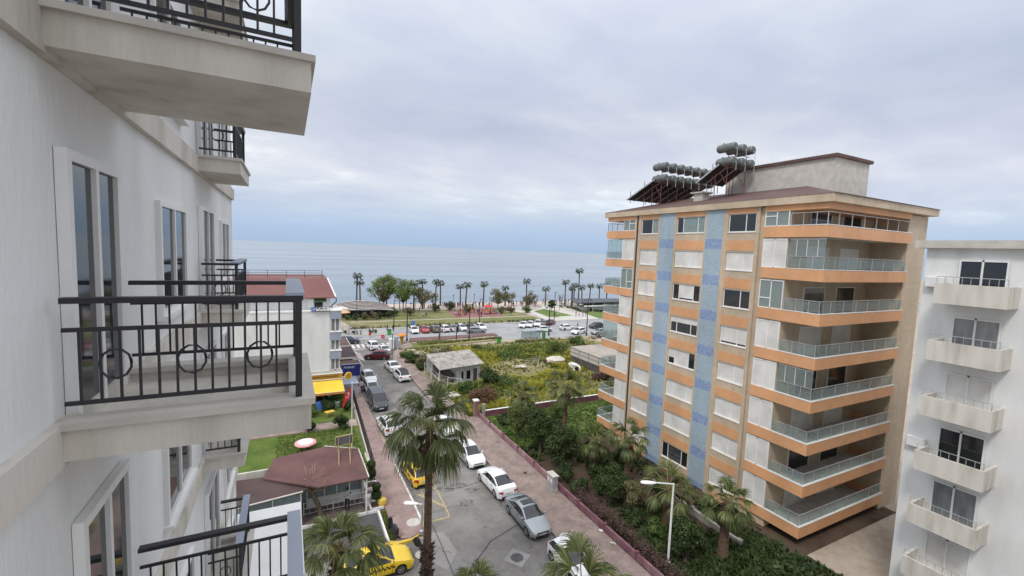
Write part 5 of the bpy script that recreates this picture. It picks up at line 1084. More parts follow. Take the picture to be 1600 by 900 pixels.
for i,(x,y,hh,cr,m,l) in enumerate([(21.6,30.6,1.7,1.1,lf_dark,'low dark bush just behind the utility cabinet'),(21.8,28.6,1.4,1.0,lf_dark,'low dark bush between the utility cabinet and the dry hedge'),(24.0,29.3,2.0,1.2,lf_dark,'dark bush below the pair of palms, on the brown garden soil'),(23.6,33.6,1.8,1.2,lf_dark,'dark bush behind the tree that overhangs the pink wall'),(28.6,31.5,1.5,1.1,lf_low,'bush at the foot of the first blue strip'),(27.8,25.2,1.3,1.0,lf_low,'low bush against the orange block behind the lamp head palm'),(22.6,23.6,1.6,1.0,lf_dark,'dark bush between the dry hedge and the lamp head palm')]):
    tree('garden_bush',l,x,y,hh,cr,160+i,m,nb=9,nl=260,s=.085,trunkh=.2,cz=hh*.5,cat='bush')
# dry hedge along the wall
h=MB(); r=random.Random(60); y=14.0
while y<27.6:
    for k in range(2): leaf_ball(h,(20.85+r.uniform(-.2,.35),y,.75+r.uniform(-.1,.25)),.5,120,.05,r,.9)
    for k in range(9): a=(20.8+r.uniform(-.2,.3),y+r.uniform(-.2,.2),0); h.tube([a,(a[0]+r.uniform(-.3,.3),a[1]+r.uniform(-.3,.3),r.uniform(.9,1.5))],[.012,.004],3,cap=False)
    y+=.42
tag(h.build('dry_hedge',lf_dry),'dry brown hedge running behind the pink wall at the lower right','hedge')
# lot bushes
tree('lot_bush','dense dark green shrub against the right end of the white shed',26.8,58.3,2.6,1.9,70,lf_dark,nb=16,nl=320,s=.13,trunkh=.3,cz=1.2,cat='bush')
tree('lot_bush','lower green shrub spreading right of the dense one by the shed',28.8,57.0,1.5,1.6,71,lf_mid,nb=12,nl=260,s=.13,trunkh=.2,cz=.7,cat='bush')
tree('lot_bush','rusty brown shrub in front of the corner pier of the pink wall',22.3,50.8,2.6,2.1,72,lf_brown,nb=16,nl=240,s=.1,trunkh=.4,cz=1.3,cat='bush')
tree('lot_bush','green shrub between the shed and the rusty brown shrub',22.0,56.0,1.6,1.5,73,lf_mid,nb=10,nl=260,s=.12,trunkh=.2,cz=.8,cat='bush')
for i,(x,y,s_,m,l) in enumerate([(19.0,77.5,1.1,lf_mid,'dusty green bush at the edge of the right footpath nearest the crossing'),(19.4,74.2,1.3,lf_dark,'dark bush beside the right footpath below the lamp'),(20.6,71.8,1.2,lf_olive,'olive bush left of the shed roof'),(19.6,69.6,.9,lf_dark,'small dark bush at the left corner of the shed fence'),(22.5,74.5,1.4,lf_olive,'straggly olive bush between footpath and bare earth'),(26.5,77.4,1.2,lf_olive,'yellowish bush at the edge of the bare earth patch'),(33.5,79.5,1.0,lf_thick,'green bush near the median end'),(47,72,1.8,lf_thick,'dark green thicket left of the grey annex'),(50,68.5,1.9,lf_thick,'deep green thicket touching the grey annex wall'),(56,78,1.6,lf_mid,'green thicket near the rubble heap'),(46.5,52,1.6,lf_brown,'bare brown shrub below the annex wall beside the balconies'),(44.0,54.0,1.3,lf_dry,'dry twiggy shrub at the near corner of the annex')]):
    tree('lot_bush',l,x,y,s_*1.5,s_*1.35,80+i,m,nb=10,nl=200,s=.13,trunkh=.15,cz=s_*.6,cat='bush',zf=.75)
# shrubs on the hotel side
for i,(x,y,hh,cr,l) in enumerate([(5.1,49.5,1.7,.95,'round dark clipped bush on the path between lawn and shrub bed'),(2.0,49.9,1.3,.75,'small round dark bush at the left end of the garden path'),(5.8,57.2,2.0,1.3,'big leafy shrub in the corner by the flag'),(4.0,55.7,1.5,1.2,'leafy shrub in front of the shop display'),(2.2,54.6,1.2,1.1,'low shrub in the bed left of the yellow table'),(6.1,54.7,1.3,.9,'shrub against the mesh fence behind the flagpole')]):
    tree('garden_shrub',l,x,y,hh,cr,110+i,[lf_dark,lf_dark,lf_mid,lf_dark,lf_mid,lf_dark][i],nb=9,nl=260,s=.08,trunkh=.15,cz=hh*.5,cat='bush')
# pollarded tree by the cafe
def pollard():
    r=random.Random(5); t=thing('pollarded_tree','pollarded bare tree with upright cut branches in front of the cafe','tree',(2.0,33.4,.05))
    b=MB(); top=Vector((-.45,.1,2.1)); b.tube([(.1,0,0),(0,0,.8),(-.3,.05,1.5),top],[.2,.16,.17,.2],9)
    for i in range(5): a=r.uniform(0,6.3); b.lathe([(.02,-.14),(.14,-.05),(.15,.06),(.02,.15)],c=top+Vector((math.cos(a)*.14,math.sin(a)*.14,r.uniform(-.1,.12))),n=7)
    b.build('trunk',bark,t)
    s=MB()
    for i in range(34):
        a=r.uniform(0,6.3); e=R(r.uniform(20,88)); L=r.uniform(.8,1.7); d=Vector((math.cos(a)*math.cos(e),math.sin(a)*math.cos(e),math.sin(e))); p=top+Vector((math.cos(a)*.15,math.sin(a)*.15,0)); s.tube([p,p+d*L*.5,p+d*L+Vector((0,0,.15))],[.065,.05,.035],5)
    s.build('cut_branches',mat('pale_cut_wood',[(.24,.17,.12),(.38,.29,.21)],3,.9),t); y_=MB(); leaf_ball(y_,top+Vector((.55,-.2,.35)),.25,90,.05,r); y_.build('leaf_tuft',fl_yel,t)
pollard()
# ---- seafront palms
sp=[(19.2,143.5,10.5),(20.3,143.6,8.5),(45.6,147,8.3),(46.8,145.1,8.0),(53.6,143.9,6.9),(51.9,134.5,8.5),(60.3,139.3,8.2),(69.6,141.1,6.7),(75.7,136.5,9.5),(85.8,140,6.4),(92.4,137,9.1),(93,133.3,7.1),(99.6,141.5,7.6),(95.5,132.8,13.6),(104.5,143,6.6),(108.3,143,7.2),(113.1,143,7.0),(116.9,143,7.9),(39.0,139.5,9.0),(35.5,137,8.6)]
nm=['left of the pair standing beside the leaf-roofed pavilion','right of the pair standing beside the leaf-roofed pavilion','left of the near pair right of the green trees','right of the near pair right of the green trees','slimmer one of the pair above the row of parked cars','leaning fuller one of the pair above the row of parked cars','alone just left of the playground trees','behind the sparse playground trees','alone in the middle, rising from the sparse tree','short, alone, right of the middle','left of the cluster, straight and slim','short thick one inside the cluster','slim one inside the cluster','tallest of all seafront palms','short one just right of the tallest','above the dark pavilion roof','right of the dark pavilion roof','farthest right, close to the orange balconies','among the green trees at their right side','left one among the green trees at their right side']
for i,((x,y,z),l) in enumerate(zip(sp,nm)):
    fan_palm('seafront_palm','seafront fan palm, '+l,x,y,z,200+i,trunk_r=.30 if i in (11,) else .21,base_r=.12,nf=15,Lp=1.0,Lf=1.15,n=7,w=.15,leafm=pleafy,nseg=3,emin=-32,emax=60,droop=1.0,group='palms along the seafront',barkm=palmbark2,lean=(.5 if i==5 else random.Random(i).uniform(-.3,.3),0),core=False)
# ---- park trees
tree('park_tree','big bright green leafy tree, left of the pair by the beach',26.2,137,11.3,5.0,301,lf_bright,nb=76,nl=62,s=.18,trunkh=3.0,tr=.2,cz=7.3,br=.22,zf=.8,spread=1.08,multi=3)
tree('park_tree','big green leafy tree, right of the pair by the beach',31.6,134.5,10.6,4.4,302,lf_bright,nb=60,nl=56,s=.18,trunkh=3.0,tr=.17,cz=6.9,br=.22,zf=.8,spread=1.08,multi=2)
tree('park_tree','leaning thin tree with loose leaves at the right of the green pair',35.6,132,8.0,3.4,303,lf_olive,nb=30,nl=60,s=.2,trunkh=2.6,tr=.14,cz=5.2,br=.3,leanx=1.0)
tree('park_tree','small sparse tree between the green trees and the palm pair',42.0,138,5.6,2.4,304,lf_olive,nb=14,nl=45,s=.17,trunkh=2.0,tr=.09,cz=4.0,br=.3)
tree('park_tree','widest sparse olive tree beside the red playground',62.5,132,8.0,4.2,305,lf_olive,nb=30,nl=75,s=.19,trunkh=2.2,tr=.15,cz=4.8,br=.26)
tree('park_tree','thin sparse tree right of the playground',67,133,6.2,2.8,306,lf_olive,nb=18,nl=40,s=.17,trunkh=2,tr=.1,cz=4.2,br=.26)
tree('park_tree','sparse tree around the middle palm',74.0,131.5,6.6,3.4,307,lf_olive,nb=26,nl=75,s=.18,trunkh=1.6,tr=.13,cz=3.8,br=.26)
for i,(x,y,h_,l) in enumerate([(71.5,140,4.8,'bare leafless tree left of the middle palm'),(83.5,136.5,5.2,'bare leafless tree just left of the short lone palm'),(88.5,133,5.6,'bare leafless tree nearest left of the palm cluster'),(80.5,138,4.2,'smallest bare tree behind the white path'),(90.5,137.5,4.4,'bare leafless tree behind the palm cluster')]):
    tree('bare_tree',l,x,y,h_,2.1,320+i,lf_brown,nb=12,nl=5,s=.12,trunkh=1.3,tr=.09,cz=3.1,br=.25)
tree('conifer','small dark conical tree on the lawn beside the white path',79.5,125.5,4.2,1.5,330,lf_dark,nb=16,nl=160,s=.16,trunkh=.9,cz=2.3,tr=.1)
for i,(x,y,s_,m,l) in enumerate([(40.5,131,1.9,lf_dark,'round dark bush on the park grass right of the green trees'),(46.5,134.5,2.0,lf_dark,'round dark bush behind the seated picnickers'),(50.5,128.5,1.8,lf_dark,'dark bush left of the red playground'),(47.8,137.5,1.2,lf_dark,'small dark bush near the beach promenade'),(31.5,126,1.6,lf_olive,'olive bush under the green trees'),(27.0,127,1.7,lf_mid,'mid green bush at the foot of the green trees'),(64,125.5,1.4,lf_brown,'brownish low bush right of the playground floor'),(69,123.8,1.6,lf_mid,'green hedge clump beside the white path'),(60.5,125.5,1.5,lf_olive,'olive clump at the playground corner')]):
    tree('park_bush',l,x,y,s_*1.35,s_*1.1,340+i,m,nb=9,nl=100,s=.17,trunkh=.3,cz=s_*.8,cat='bush')
hg=MB(); r=random.Random(6)
for i in range(150): leaf_ball(hg,(12.5+53.5*r.random(),108.4+r.uniform(-.2,.4),.3),.4,14,.14,r)
tag(hg.build('roadside_hedge',lf_dark),'long low dark hedge along the park side of the coast road','hedge')
hg=MB()
for i in range(120): t_=r.random(); leaf_ball(hg,(103-14.5*t_+r.uniform(-.3,.3),108.5+26*t_,.35),.5,14,.15,r)
tag(hg.build('path_hedge',lf_dark),'low dark hedge strip right of the white diagonal path','hedge')
# ================================================================ pavilions
def dome():
    t=thing('beach_restaurant','beach restaurant with a curved slatted striped roof among dark shrubs, left of the green trees','restaurant',(0,0,0))
    b=MB(); c=MB(); n=13
    x0,x1=12.6,26.4; y0,y1=123,135
    def Z(x,y): u=(x-x0)/(x1-x0); v=(y-y0)/(y1-y0); return 1.9+1.7*math.sin(PI*min(1,max(0,.18+.72*u)))*(.45+.55*v)
    for k in range(n):
        ya=y0+(y1-y0)*k/n; yb=ya+(y1-y0)/n*(.7 if k%2 else .3); m=b if k%2 else c; xs_=[x0+(x1-x0)*i/12 for i in range(13)]
        vs=[(x,ya,Z(x,ya)) for x in xs_]+[(x,yb,Z(x,yb)+.1) for x in xs_]; m.add(vs,[(i,i+1,13+i+1,13+i) for i in range(12)])
        vs=[(x,ya,Z(x,ya)-.2) for x in xs_]+[(x,yb,Z(x,yb)-.1) for x in xs_]; b.add(vs,[(i,i+1,13+i+1,13+i) for i in range(12)])
    b.build('roof',cafe_roof2,t); c.build('roof_slats',conc_lt,t)
    MB().box(13,26,126,134.5,-.02,1.9).build('dark_glazing',glassd,t); p=MB()
    for i in range(8): p.tube([(13+i*1.8,123.3,0),(13+i*1.8,123.3,2.2+.8*math.sin(i/7*PI))],.08,5)
    p.build('post',blackgl,t)
    for i,(x,y,s_,m) in enumerate([(14,122.2,1.0,lf_mid),(16.2,121.8,1.2,lf_dark),(18.4,122,1.3,lf_olive),(20.6,121.7,1.5,lf_olive),(22.5,122.2,1.1,lf_dark),(24.8,122.6,1.2,lf_dark)]):
        tree('restaurant_shrub','%s shrub before the beach restaurant, %s from the left'%(['green','dark','olive','tall olive','dark','dark'][i],['first','second','third','fourth','fifth','sixth'][i]),x,y,s_*1.5,s_,360+i,m,nb=8,nl=90,s=.15,trunkh=.2,cz=s_*.8,cat='bush')
dome()
def parasol(x,y,h,m,l,r_=1.7):
    t=thing('parasol',l,'parasol',(x,y,0)); MB().tube([(0,0,0),(0,0,h)],.05,6).build('pole',wood,t); MB().lathe([(r_,h-.55),(r_*.5,h-.2),(.03,h)],n=8).build('canopy',m,t)
parasol(11.2,105.9+5,5.2,offw,'cream parasol above the hotel balcony, the farther of two',2.0); parasol(11.4,107.4,4.8,mat('peach_canvas',(.62,.36,.2),2,.8),'peach parasol just right of the hotel corner',1.7)
pv_=thing('beach_pavilion','low white beach pavilion with a dark flat roof at the right end of the promenade','pavilion',(0,0,0))
MB().prism([(86.5,121.5),(112,121.5),(112,131),(92,133)],2.9,3.25).build('roof',mat('dark_grey_roof',[(.05,.055,.065),(.1,.105,.12)],.6,.6),pv_); MB().box(92,111,124,130.5,0,1.1).build('counter',wallw,pv_); MB().box(96,111,127,130.4,1.1,2.89).build('dark_interior',blackgl,pv_); MB().box(90,112,121.6,121.8,1.7,2.2).build('white_fascia',white,pv_)
for x in (89.5,94,99,104,109): MB().tube([(x,122,0),(x,122,2.9)],.12,6).build('post',offw,pv_)
lw=MB().box(84.5,100,137.2,137.5,0,1.1).build('sea_wall',wallw); tag(lw,'low white wall between the palm cluster and the beach','wall')
# playground
pg=thing('playground_frame','red and orange climbing frame with a blue slide on the playground floor','playground',(55.5,124.5,0))
b=MB()
for x in (-1.4,1.4):
    for y in (-1,1): b.tube([(x,y,0),(x,y,2.3)],.08,6)
b.tube([(-1.4,-1,2.2),(1.4,-1,2.2)],.07,6).tube([(-1.4,1,2.2),(1.4,1,2.2)],.07,6); b.build('frame',redp,pg); MB().box(-1.4,1.4,-1,1,1.0,1.1).build('deck',orangep,pg); MB().lathe([(1.7,2.3),(.05,3.0)],n=4).build('roof',redp,pg)
MB().add([(1.4,-.4,1.1),(3.4,-.4,.15),(3.4,.4,.15),(1.4,.4,1.1),(1.4,-.45,1.35),(3.4,-.45,.4),(3.4,.45,.4),(1.4,.45,1.35)],[(0,1,2,3),(0,4,5,1),(3,2,6,7)]).build('slide',bluep,pg)
sw=thing('swing_frame','orange swing frame at the left of the playground floor','swing',(49,125,0)); MB().tube([(-1.5,-.8,0),(-1.3,0,2.2),(-1.5,.8,0)],.06,5).tube([(1.5,-.8,0),(1.3,0,2.2),(1.5,.8,0)],.06,5).tube([(-1.3,0,2.2),(1.3,0,2.2)],.06,5).build('frame',orangep,sw)
for x in (-.5,.5): MB().tube([(x-.2,0,2.2),(x-.2,0,.5)],.015,4).tube([(x+.2,0,2.2),(x+.2,0,.5)],.015,4).box(x-.22,x+.22,-.12,.12,.46,.5).build('swing_seat',blackgl,sw)
# ================================================================ lamps, signs, street furniture
def cobra(x,y,z0,h,arm,az,label,matl=steel,headm=white,big=1.0):
    t=thing('street_lamp',label,'street lamp',(x,y,z0)); d=Vector((math.cos(az),math.sin(az),0))
    MB().tube([(0,0,0),(0,0,h)],[.085,.055],10).lathe([(.16,0),(.16,.25),(.09,.3)],n=10).build('pole',matl,t); MB().tube([(0,0,h-.04),d*arm+Vector((0,0,h+.02))],.04,8).build('arm',headm,t)
    c=d*(arm+.28)+Vector((0,0,h)); M=Matrix.Rotation(az,4,'Z'); hd=MB(); prof=[(-.42,.05,.03),(-.3,.11,.07),(0,.15,.10),(.3,.15,.09),(.42,.08,.04)]; vs=[]
    for px,w,hh in prof:
        for k in range(10):
            a=2*PI*k/10; vs.append(M@Vector((px*big,w*big*math.cos(a),hh*big*math.sin(a) if math.sin(a)>0 else hh*big*.5*math.sin(a)))+c)
    hd.add(vs,[(i*10+k,i*10+(k+1)%10,(i+1)*10+(k+1)%10,(i+1)*10+k) for i in range(4) for k in range(10)]+[tuple(range(10))[::-1],tuple(range(40,50))]); hh=hd.build('lamp_head',headm,t,smooth=50)
    MB().obox(c+Vector((0,0,-.06*big)),(.45*big,.2*big,.03),az).build('lens',lampg,hh)
# tall white lamp at the right, near
cobra(21.95,19.2,.0,5.55,1.35,R(153),'tall white street lamp with one arm behind the pink wall, near the bottom right',white,white,1.15)
cobra(8.25,28.5,.14,2.15,.5,R(150),'short white lamp at the corner of the left pavement beside the palm trunk',steel,white,1.2)
def sea_lamp(x,y,h,l,g='black double lamps along the coast road'):
    t=thing('street_lamp',l,'street lamp',(x,y,0),0,g); MB().tube([(0,0,0),(0,0,h)],[.13,.09],8).lathe([(.22,0),(.2,.6),(.13,.7)],n=10).build('pole',black,t)
    MB().tube([(-.9,0,h-.35),(-.5,0,h),(0,0,h-.1),(.5,0,h),(.9,0,h-.35)],.05,5).build('arm',black,t)
    for s in (-1,1): MB().lathe([(.34,-.14),(.3,0),(.1,.12)],c=(s*.9,0,h-.35),n=10).build('lamp_head',black,t)
sea_lamp(22.5,91.9,7.1,'black double headed lamp at the left end of the maroon median'); sea_lamp(35.9,90.2,7.0,'black double headed lamp beside the parked wagon, right part of the median'); sea_lamp(55.8,88.9,7.1,'black double headed lamp in front of the white parked cars')
sea_lamp(65,86.3,9.0,'black lamp near the white car and rubble heap')
for i,(x,y,h_,l) in enumerate([(22.5,104.8,7.0,'slim black lamp on the kerb beyond the road, left of the median'),(46.3,109.1,6.4,'slim black lamp at the park edge before the playground'),(69.6,108.3,8.1,'slim black lamp beside the white diagonal path'),(15.8,74.6,5.1,'slim dark pole lamp on the right footpath above the parked white cars')]):
    t=thing('street_lamp',l,'street lamp',(x,y,.1)); MB().tube([(0,0,0),(0,0,h_)],[.13,.08] if i<3 else [.08,.06],7).build('pole',black if i<3 else mat('grey_green_pole',(.10,.12,.12),2,.6),t); MB().box(-.1,.6,-.12,.12,h_-.02,h_+.12).build('lamp_head',black if i<3 else bluegrey,t)
for i,(x,y,h_) in enumerate([(35,133,4),(40,141,4),(50,141,4),(57.6,141,4.3),(65.2,137.5,4),(83,126,4.5),(88,120,4),(29.8,118,4.5),(62,121,3.5),(16,119,4.5)]):
    t=thing('park_lamp','thin dark park lamp post %s'%['under the green trees','behind the green trees on the promenade','between the palm pairs on the promenade','by the promenade left of the lone palm','behind the sparse playground trees','beside the dark conical tree','at the foot of the white path','on the grass path left of the road lamps','at the right corner of the playground floor','before the beach restaurant'][i],'park lamp',(x,y,0)); MB().tube([(0,0,0),(0,0,h_)],.06,5).build('pole',black,t); MB().lathe([(.28,h_),(.3,h_+.12),(.1,h_+.25)],n=8).build('lamp_head',black,t)
def post_sign(name,label,x,y,h,shape,m,w=.6,hh=.6,face=PI,z=.1,cat='sign',letters=None,pm=steel):
    t=thing(name,label,cat,(x,y,z),face); MB().tube([(0,0,0),(0,0,h)],.035,6).build('post',pm,t); b=MB()
    if shape=='oct': b.add([(w/2*math.cos(R(22.5+45*k)),-.03,h+w/2*math.sin(R(22.5+45*k))) for k in range(8)]+[(w/2*math.cos(R(22.5+45*k)),.0,h+w/2*math.sin(R(22.5+45*k))) for k in range(8)],[tuple(range(8)),tuple(range(15,7,-1))]+[(i,(i+1)%8,8+(i+1)%8,8+i) for i in range(8)])
    elif shape=='rect': b.box(-w/2,w/2,-.05,-.02,h-hh/2,h+hh/2)
    elif shape=='disc': b.lathe([(w/2,-.05),(w/2,-.02)],c=(0,0,h),axis='Y',n=16)
    p=b.build('plate',m,t); return t,p
t,p=post_sign('stop_sign','red octagonal stop sign on the right footpath corner by the crossing',16.95,88.9,1.75,'oct',redp,.8,face=R(-10)); text_mesh('STOP',.24,.004,Matrix.Translation((0,-.045,1.75))@FACE_NEG_Y,white,'lettering',p)
post_sign('parking_sign','blue rectangular sign behind the first parked white car across the road',27.0,104.6,1.5,'rect',bluep,.9,1.0,0)
t,p=post_sign('crossing_sign','small red sign on the corner left of the stop sign, above the white car',15.2,93.5,1.5,'disc',redp,.6,face=0)
def traffic_light():
    t=thing('traffic_light','black traffic light with a white back board at the near edge of the coast road','traffic light',(32.6,89.3,.0)); MB().tube([(0,0,0),(0,0,2.7)],.1,7).build('pole',black,t); MB().rbox(-.05,.4,-.2,.2,1.9,3.2,.03).build('signal_box',blackgl,t); MB().box(-.55,-.06,-.04,.04,2.0,3.0).build('back_board',offw,t)
traffic_light()
def shelter():
    t=thing('bus_shelter','glass bus shelter on the near side of the coast road','bus shelter',(49.2,85.2,.0)); MB().box(-2.5,2.5,-.7,.9,2.15,2.25).build('roof',bluegrey,t); f=MB()
    for x in (-2.4,0,2.4): f.box(x-.04,x+.04,.7,.78,0,2.15)
    for x in (-2.4,2.4): f.box(x-.04,x+.04,-.6,-.52,0,2.15)
    f.build('frame',steel,t); MB().box(-2.36,2.36,.72,.74,.3,2.0).build('glass_panel',glassg,t); MB().box(-1.8,1.8,.2,.55,.42,.48).box(-1.5,-1.4,.25,.5,0,.42).box(1.4,1.5,.25,.5,0,.42).build('bench',wood,t); MB().box(2.5,3.3,-.2,0,.1,2.0).build('timetable_panel',greenp,t)
shelter()
t=thing('flower_stand','yellow canopied stall beside the lamp at the left end of the median','stall',(21.0,90.0,.1)); MB().lathe([(1.0,1.5),(.95,1.7),(.3,2.0)],n=10).build('canopy',orangep,t); MB().lathe([(.2,0),(.35,.8),(.5,1.5)],n=8).build('body',yfas,t)
t=thing('kiosk','white slim kiosk box on the corner of the right footpath','kiosk',(17.9,85.2,.14)); MB().rbox(-.45,.45,-.4,.4,0,2.0,.06).build('body',white,t); MB().box(.452,.47,-.3,.3,.3,1.7).build('side_panel',blackgl,t); MB().rbox(.6,1.3,-.1,.9,0,2.3,.04).build('rear_cabinet',bluegrey,t)
for i,(x,y,m,l) in enumerate([(20.4,99.6,greenp,'green wheeled bin on the corner before the coast road lamp'),(40.5,84.4,greenp,'small green bin at the near edge of the coast road')]):
    t=thing('waste_bin',l,'bin',(x,y,.0)); MB().rbox(-.4,.4,-.35,.35,.1,1.15,.05).build('body',m,t); MB().rbox(-.43,.43,-.38,.38,1.15,1.25,.03).build('lid',blackgl,t)
for i in range(9):
    x=9.3+i*1.35; t=tag(MB().lathe([(.1,0),(.1,.55),(.06,.7),(.02,.74)],n=8,c=(0,0,.0)).build('bollard',yfad if i%3==0 else offw,loc=(x,100.6,.0)),'small pale bollard in the row along the scooter parking','bollard','bollards by the scooters')
t=thing('road_island','scooter_parking','structure') if 0 else None
struct('scooter_parking_island',MB().prism([(8,100.2),(21.8,99.2),(22.4,101.2),(20,103.4),(8,104.4)],-.02,.10),conc)
t=thing('lot_post','small dead palm stump post on the near side of the median','post',(29.6,91.9,.1)); MB().tube([(0,0,0),(0.1,0,2.9)],[.22,.16],8).build('trunk',palmbark2,t); c=MB(); r=random.Random(4)
for k in range(26):
    a=r.uniform(0,6.3); e=R(r.uniform(20,80)); d=Vector((math.cos(a)*math.cos(e),math.sin(a)*math.cos(e),math.sin(e))); c.tube([(.1,0,2.8),Vector((.1,0,2.8))+d*r.uniform(.8,1.6)],[.03,.012],3)
c.build('bare_stalks',lf_brown,t)
# ================================================================ vehicles
def interp(pts,t):
    if t<=pts[0][0]: return pts[0][1]
    for (a,va),(b,vb) in zip(pts,pts[1:]):
        if t<=b: u=(t-a)/(b-a); return va+(vb-va)*u
    return pts[-1][1]
PAINT={}
def paint(nm,c,metal=0):
    if nm not in PAINT:
        m,nt,b=_base('car_paint_'+nm,.38 if not metal else .35,metal,.5); b.inputs['Base Color'].default_value=(*c,1); b.inputs['Coat Weight'].default_value=.7; b.inputs['Coat Roughness'].default_value=.06
        n=nt.nodes; l=nt.links; tc=n.new('ShaderNodeTexCoord'); t=n.new('ShaderNodeTexNoise'); t.inputs['Scale'].default_value=1.3; t.inputs['Detail'].default_value=4; l.new(tc.outputs['Object'],t.inputs[0])
        r=ramp_node(nt,[tuple(x*.93 for x in c),tuple(min(1,x*1.04) for x in c)],.3,.7); l.new(t.outputs[0],r.inputs[0]); l.new(r.outputs[0],b.inputs['Base Color']); PAINT[nm]=m
    return PAINT[nm]
KIND={
 'sedan':dict(L=4.55,W=1.80,H=1.46,belt=[(0,.60),(.02,.92),(.10,1.0),(.16,1.02),(.72,.95),(.80,.90),(.94,.74),(1,.52)],rw=.12,rt=.33,ft=.56,wb=.735),
 'hatch':dict(L=4.1,W=1.75,H=1.50,belt=[(0,.62),(.02,.90),(.05,1.0),(.70,.96),(.80,.90),(.94,.76),(1,.54)],rw=.035,rt=.16,ft=.54,wb=.745),
 'suv':dict(L=4.35,W=1.84,H=1.62,belt=[(0,.66),(.02,.98),(.05,1.08),(.72,1.03),(.80,.99),(.94,.84),(1,.60)],rw=.035,rt=.15,ft=.58,wb=.755),
 'wagon':dict(L=4.6,W=1.8,H=1.5,belt=[(0,.62),(.02,.92),(.05,1.0),(.72,.96),(.80,.90),(.94,.74),(1,.52)],rw=.035,rt=.14,ft=.56,wb=.735),
 'van':dict(L=4.95,W=1.92,H=1.96,belt=[(0,.72),(.01,1.0),(.03,1.12),(.82,1.10),(.88,1.06),(.96,.88),(1,.62)],rw=.02,rt=.07,ft=.70,wb=.87),
 'mini':dict(L=3.6,W=1.62,H=1.52,belt=[(0,.62),(.02,.92),(.05,1.0),(.74,.97),(.82,.92),(.95,.78),(1,.56)],rw=.035,rt=.17,ft=.52,wb=.76),
}
def car(kind,label,x,y,head,col,metal=0,name='parked_car',cat='car',group=None,roof=None,roofbars=False,sunroof=False,taxi=False,z=.008,detail=2,black_trim=False):
    K=KIND[kind]; L,W,H=K['L'],K['W'],K['H']; rw,rt,ft,wb=K['rw'],K['rt'],K['ft'],K['wb']; pm=paint(col,COLS[col],metal)
    t=thing(name,label,cat,(x,y,z),R(head),group)
    wy=[L*.19-L/2,L*.81-L/2]; wr=.33 if kind not in('suv','van') else .36
    ts=sorted(set([0,.01,.03,.06,.10,.14,.20,.26,.32,.38,.44,.5,.56,.62,.68,.74,.80,.86,.9,.94,.97,.99,1]+[rw,rt,ft,wb,(ft+wb)/2,(rw+rt)/2]+[(w+L/2+d)/L for w in wy for d in (-wr-.06,-wr*.98,-wr*.8,-wr*.5,0,wr*.5,wr*.8,wr*.98,wr+.06)]))
    ts=[a for a in ts if 0<=a<=1]; q=[ts[0]]
    for a in ts[1:]:
        if a-q[-1]>.003: q.append(a)
    ts=q
    roofl=[(rw,0),(rt,H-.06),((rt+ft)/2,H),(ft,H-.05),(wb,0)]
    secs=[]
    for a in ts:
        yy=a*L-L/2; bz=interp(K['belt'],a); hw=W/2*interp([(0,.80),(.015,.9),(.06,.965),(.15,1),(.82,1),(.93,.95),(.975,.86),(1,.70)],a)
        zr=bz
        if rw<a<wb:
            z0=interp(K['belt'],rw if a<rt else wb)
            if a<rt: u=(a-rw)/(rt-rw); zr=bz+(H-.06-bz)*(u**.8)
            elif a>ft: u=(wb-a)/(wb-ft); zr=bz+(H-.05-bz)*(u**.85)
            else: zr=interp(roofl[1:4],a)
        zb=.20 if .03<a<.97 else .28
        for w in wy:
            d=abs(yy-w)
            if d<wr+.055: zb=max(zb,wr+math.sqrt(max(0,(wr+.055)**2-d*d)))
        h=zr-bz; k=min(1,h/.3); gw=W/2*.70 if kind!='van' else W/2*.80
        mixp=lambda c,f:(c[0]+(f[0]-c[0])*k,c[1]+(f[1]-c[1])*k)
        z1=max(zb+.015,min(.50,bz-.12))
        p=[(hw*.95,zb),(hw*1.0,z1),(hw*.985,max(z1+.01,bz-.12)),(hw*.93,bz),
           mixp((hw*.84,bz+.02),(gw+.05,zr-.10)),mixp((hw*.78,bz+.028),(gw-.03,zr-.02)),mixp((hw*.4,bz+.045),(gw*.5,zr+.015)),mixp((0,bz+.05),(0,zr+.02))]
        secs.append([(sx,yy,zz) for sx,zz in p])
    body,ws,rg,sg,rfm=MB(),MB(),MB(),MB(),MB(); ns=len(secs)
    def quad(m,i,j,sgn):
        a,b,c,d=secs[i][j],secs[i][j+1],secs[i+1][j+1],secs[i+1][j]; v=[(p[0]*sgn,p[1],p[2]) for p in (a,b,c,d)]
        if sgn<0: v=v[::-1]
        m.add(v,[(3,2,1,0)])
    for i in range(ns-1):
        a,b=ts[i],ts[i+1]; mid=(a+b)/2
        for sgn in (1,-1):
            for j in range(7):
                m=body
                if j==3 and rw+.035<mid<wb-.03: m=sg
                if j>=5 and ft-.001<mid<wb+.001 and a>=ft-.001 and b<=wb+.004: m=ws
                if j>=5 and rw-.001<a and b<=rt+.004: m=rg
                if roof and j>=5 and rt<=mid<=ft: m=rfm
                quad(m,i,j,sgn)
    for e,rev in ((0,False),(ns-1,True)):
        s=secs[e]; v=s+[(-p[0],p[1],p[2]) for p in s[::-1][1:]]; f=tuple(range(len(v))); body.add(v,[f if not rev else f[::-1]])
    def weld(m):
        mp={};nv=[];ix=[]
        for p in m.v:
            k=tuple(round(c,4) for c in p)
            if k not in mp: mp[k]=len(nv); nv.append(p)
            ix.append(mp[k])
        m.v=nv; fs=[]
        for f in m.f:
            g=[]
            for i in f:
                if ix[i] not in g: g.append(ix[i])
            if len(g)>2: fs.append(tuple(g))
        m.f=fs; m.m=[0]*len(fs); return m
    bo=weld(body).build('body',pm,t,smooth=38)
    weld(sg).build('side_window',glassd,t,smooth=40); weld(ws).build('windscreen',glassd,t,smooth=40); weld(rg).build('rear_window',glassd,t,smooth=40)
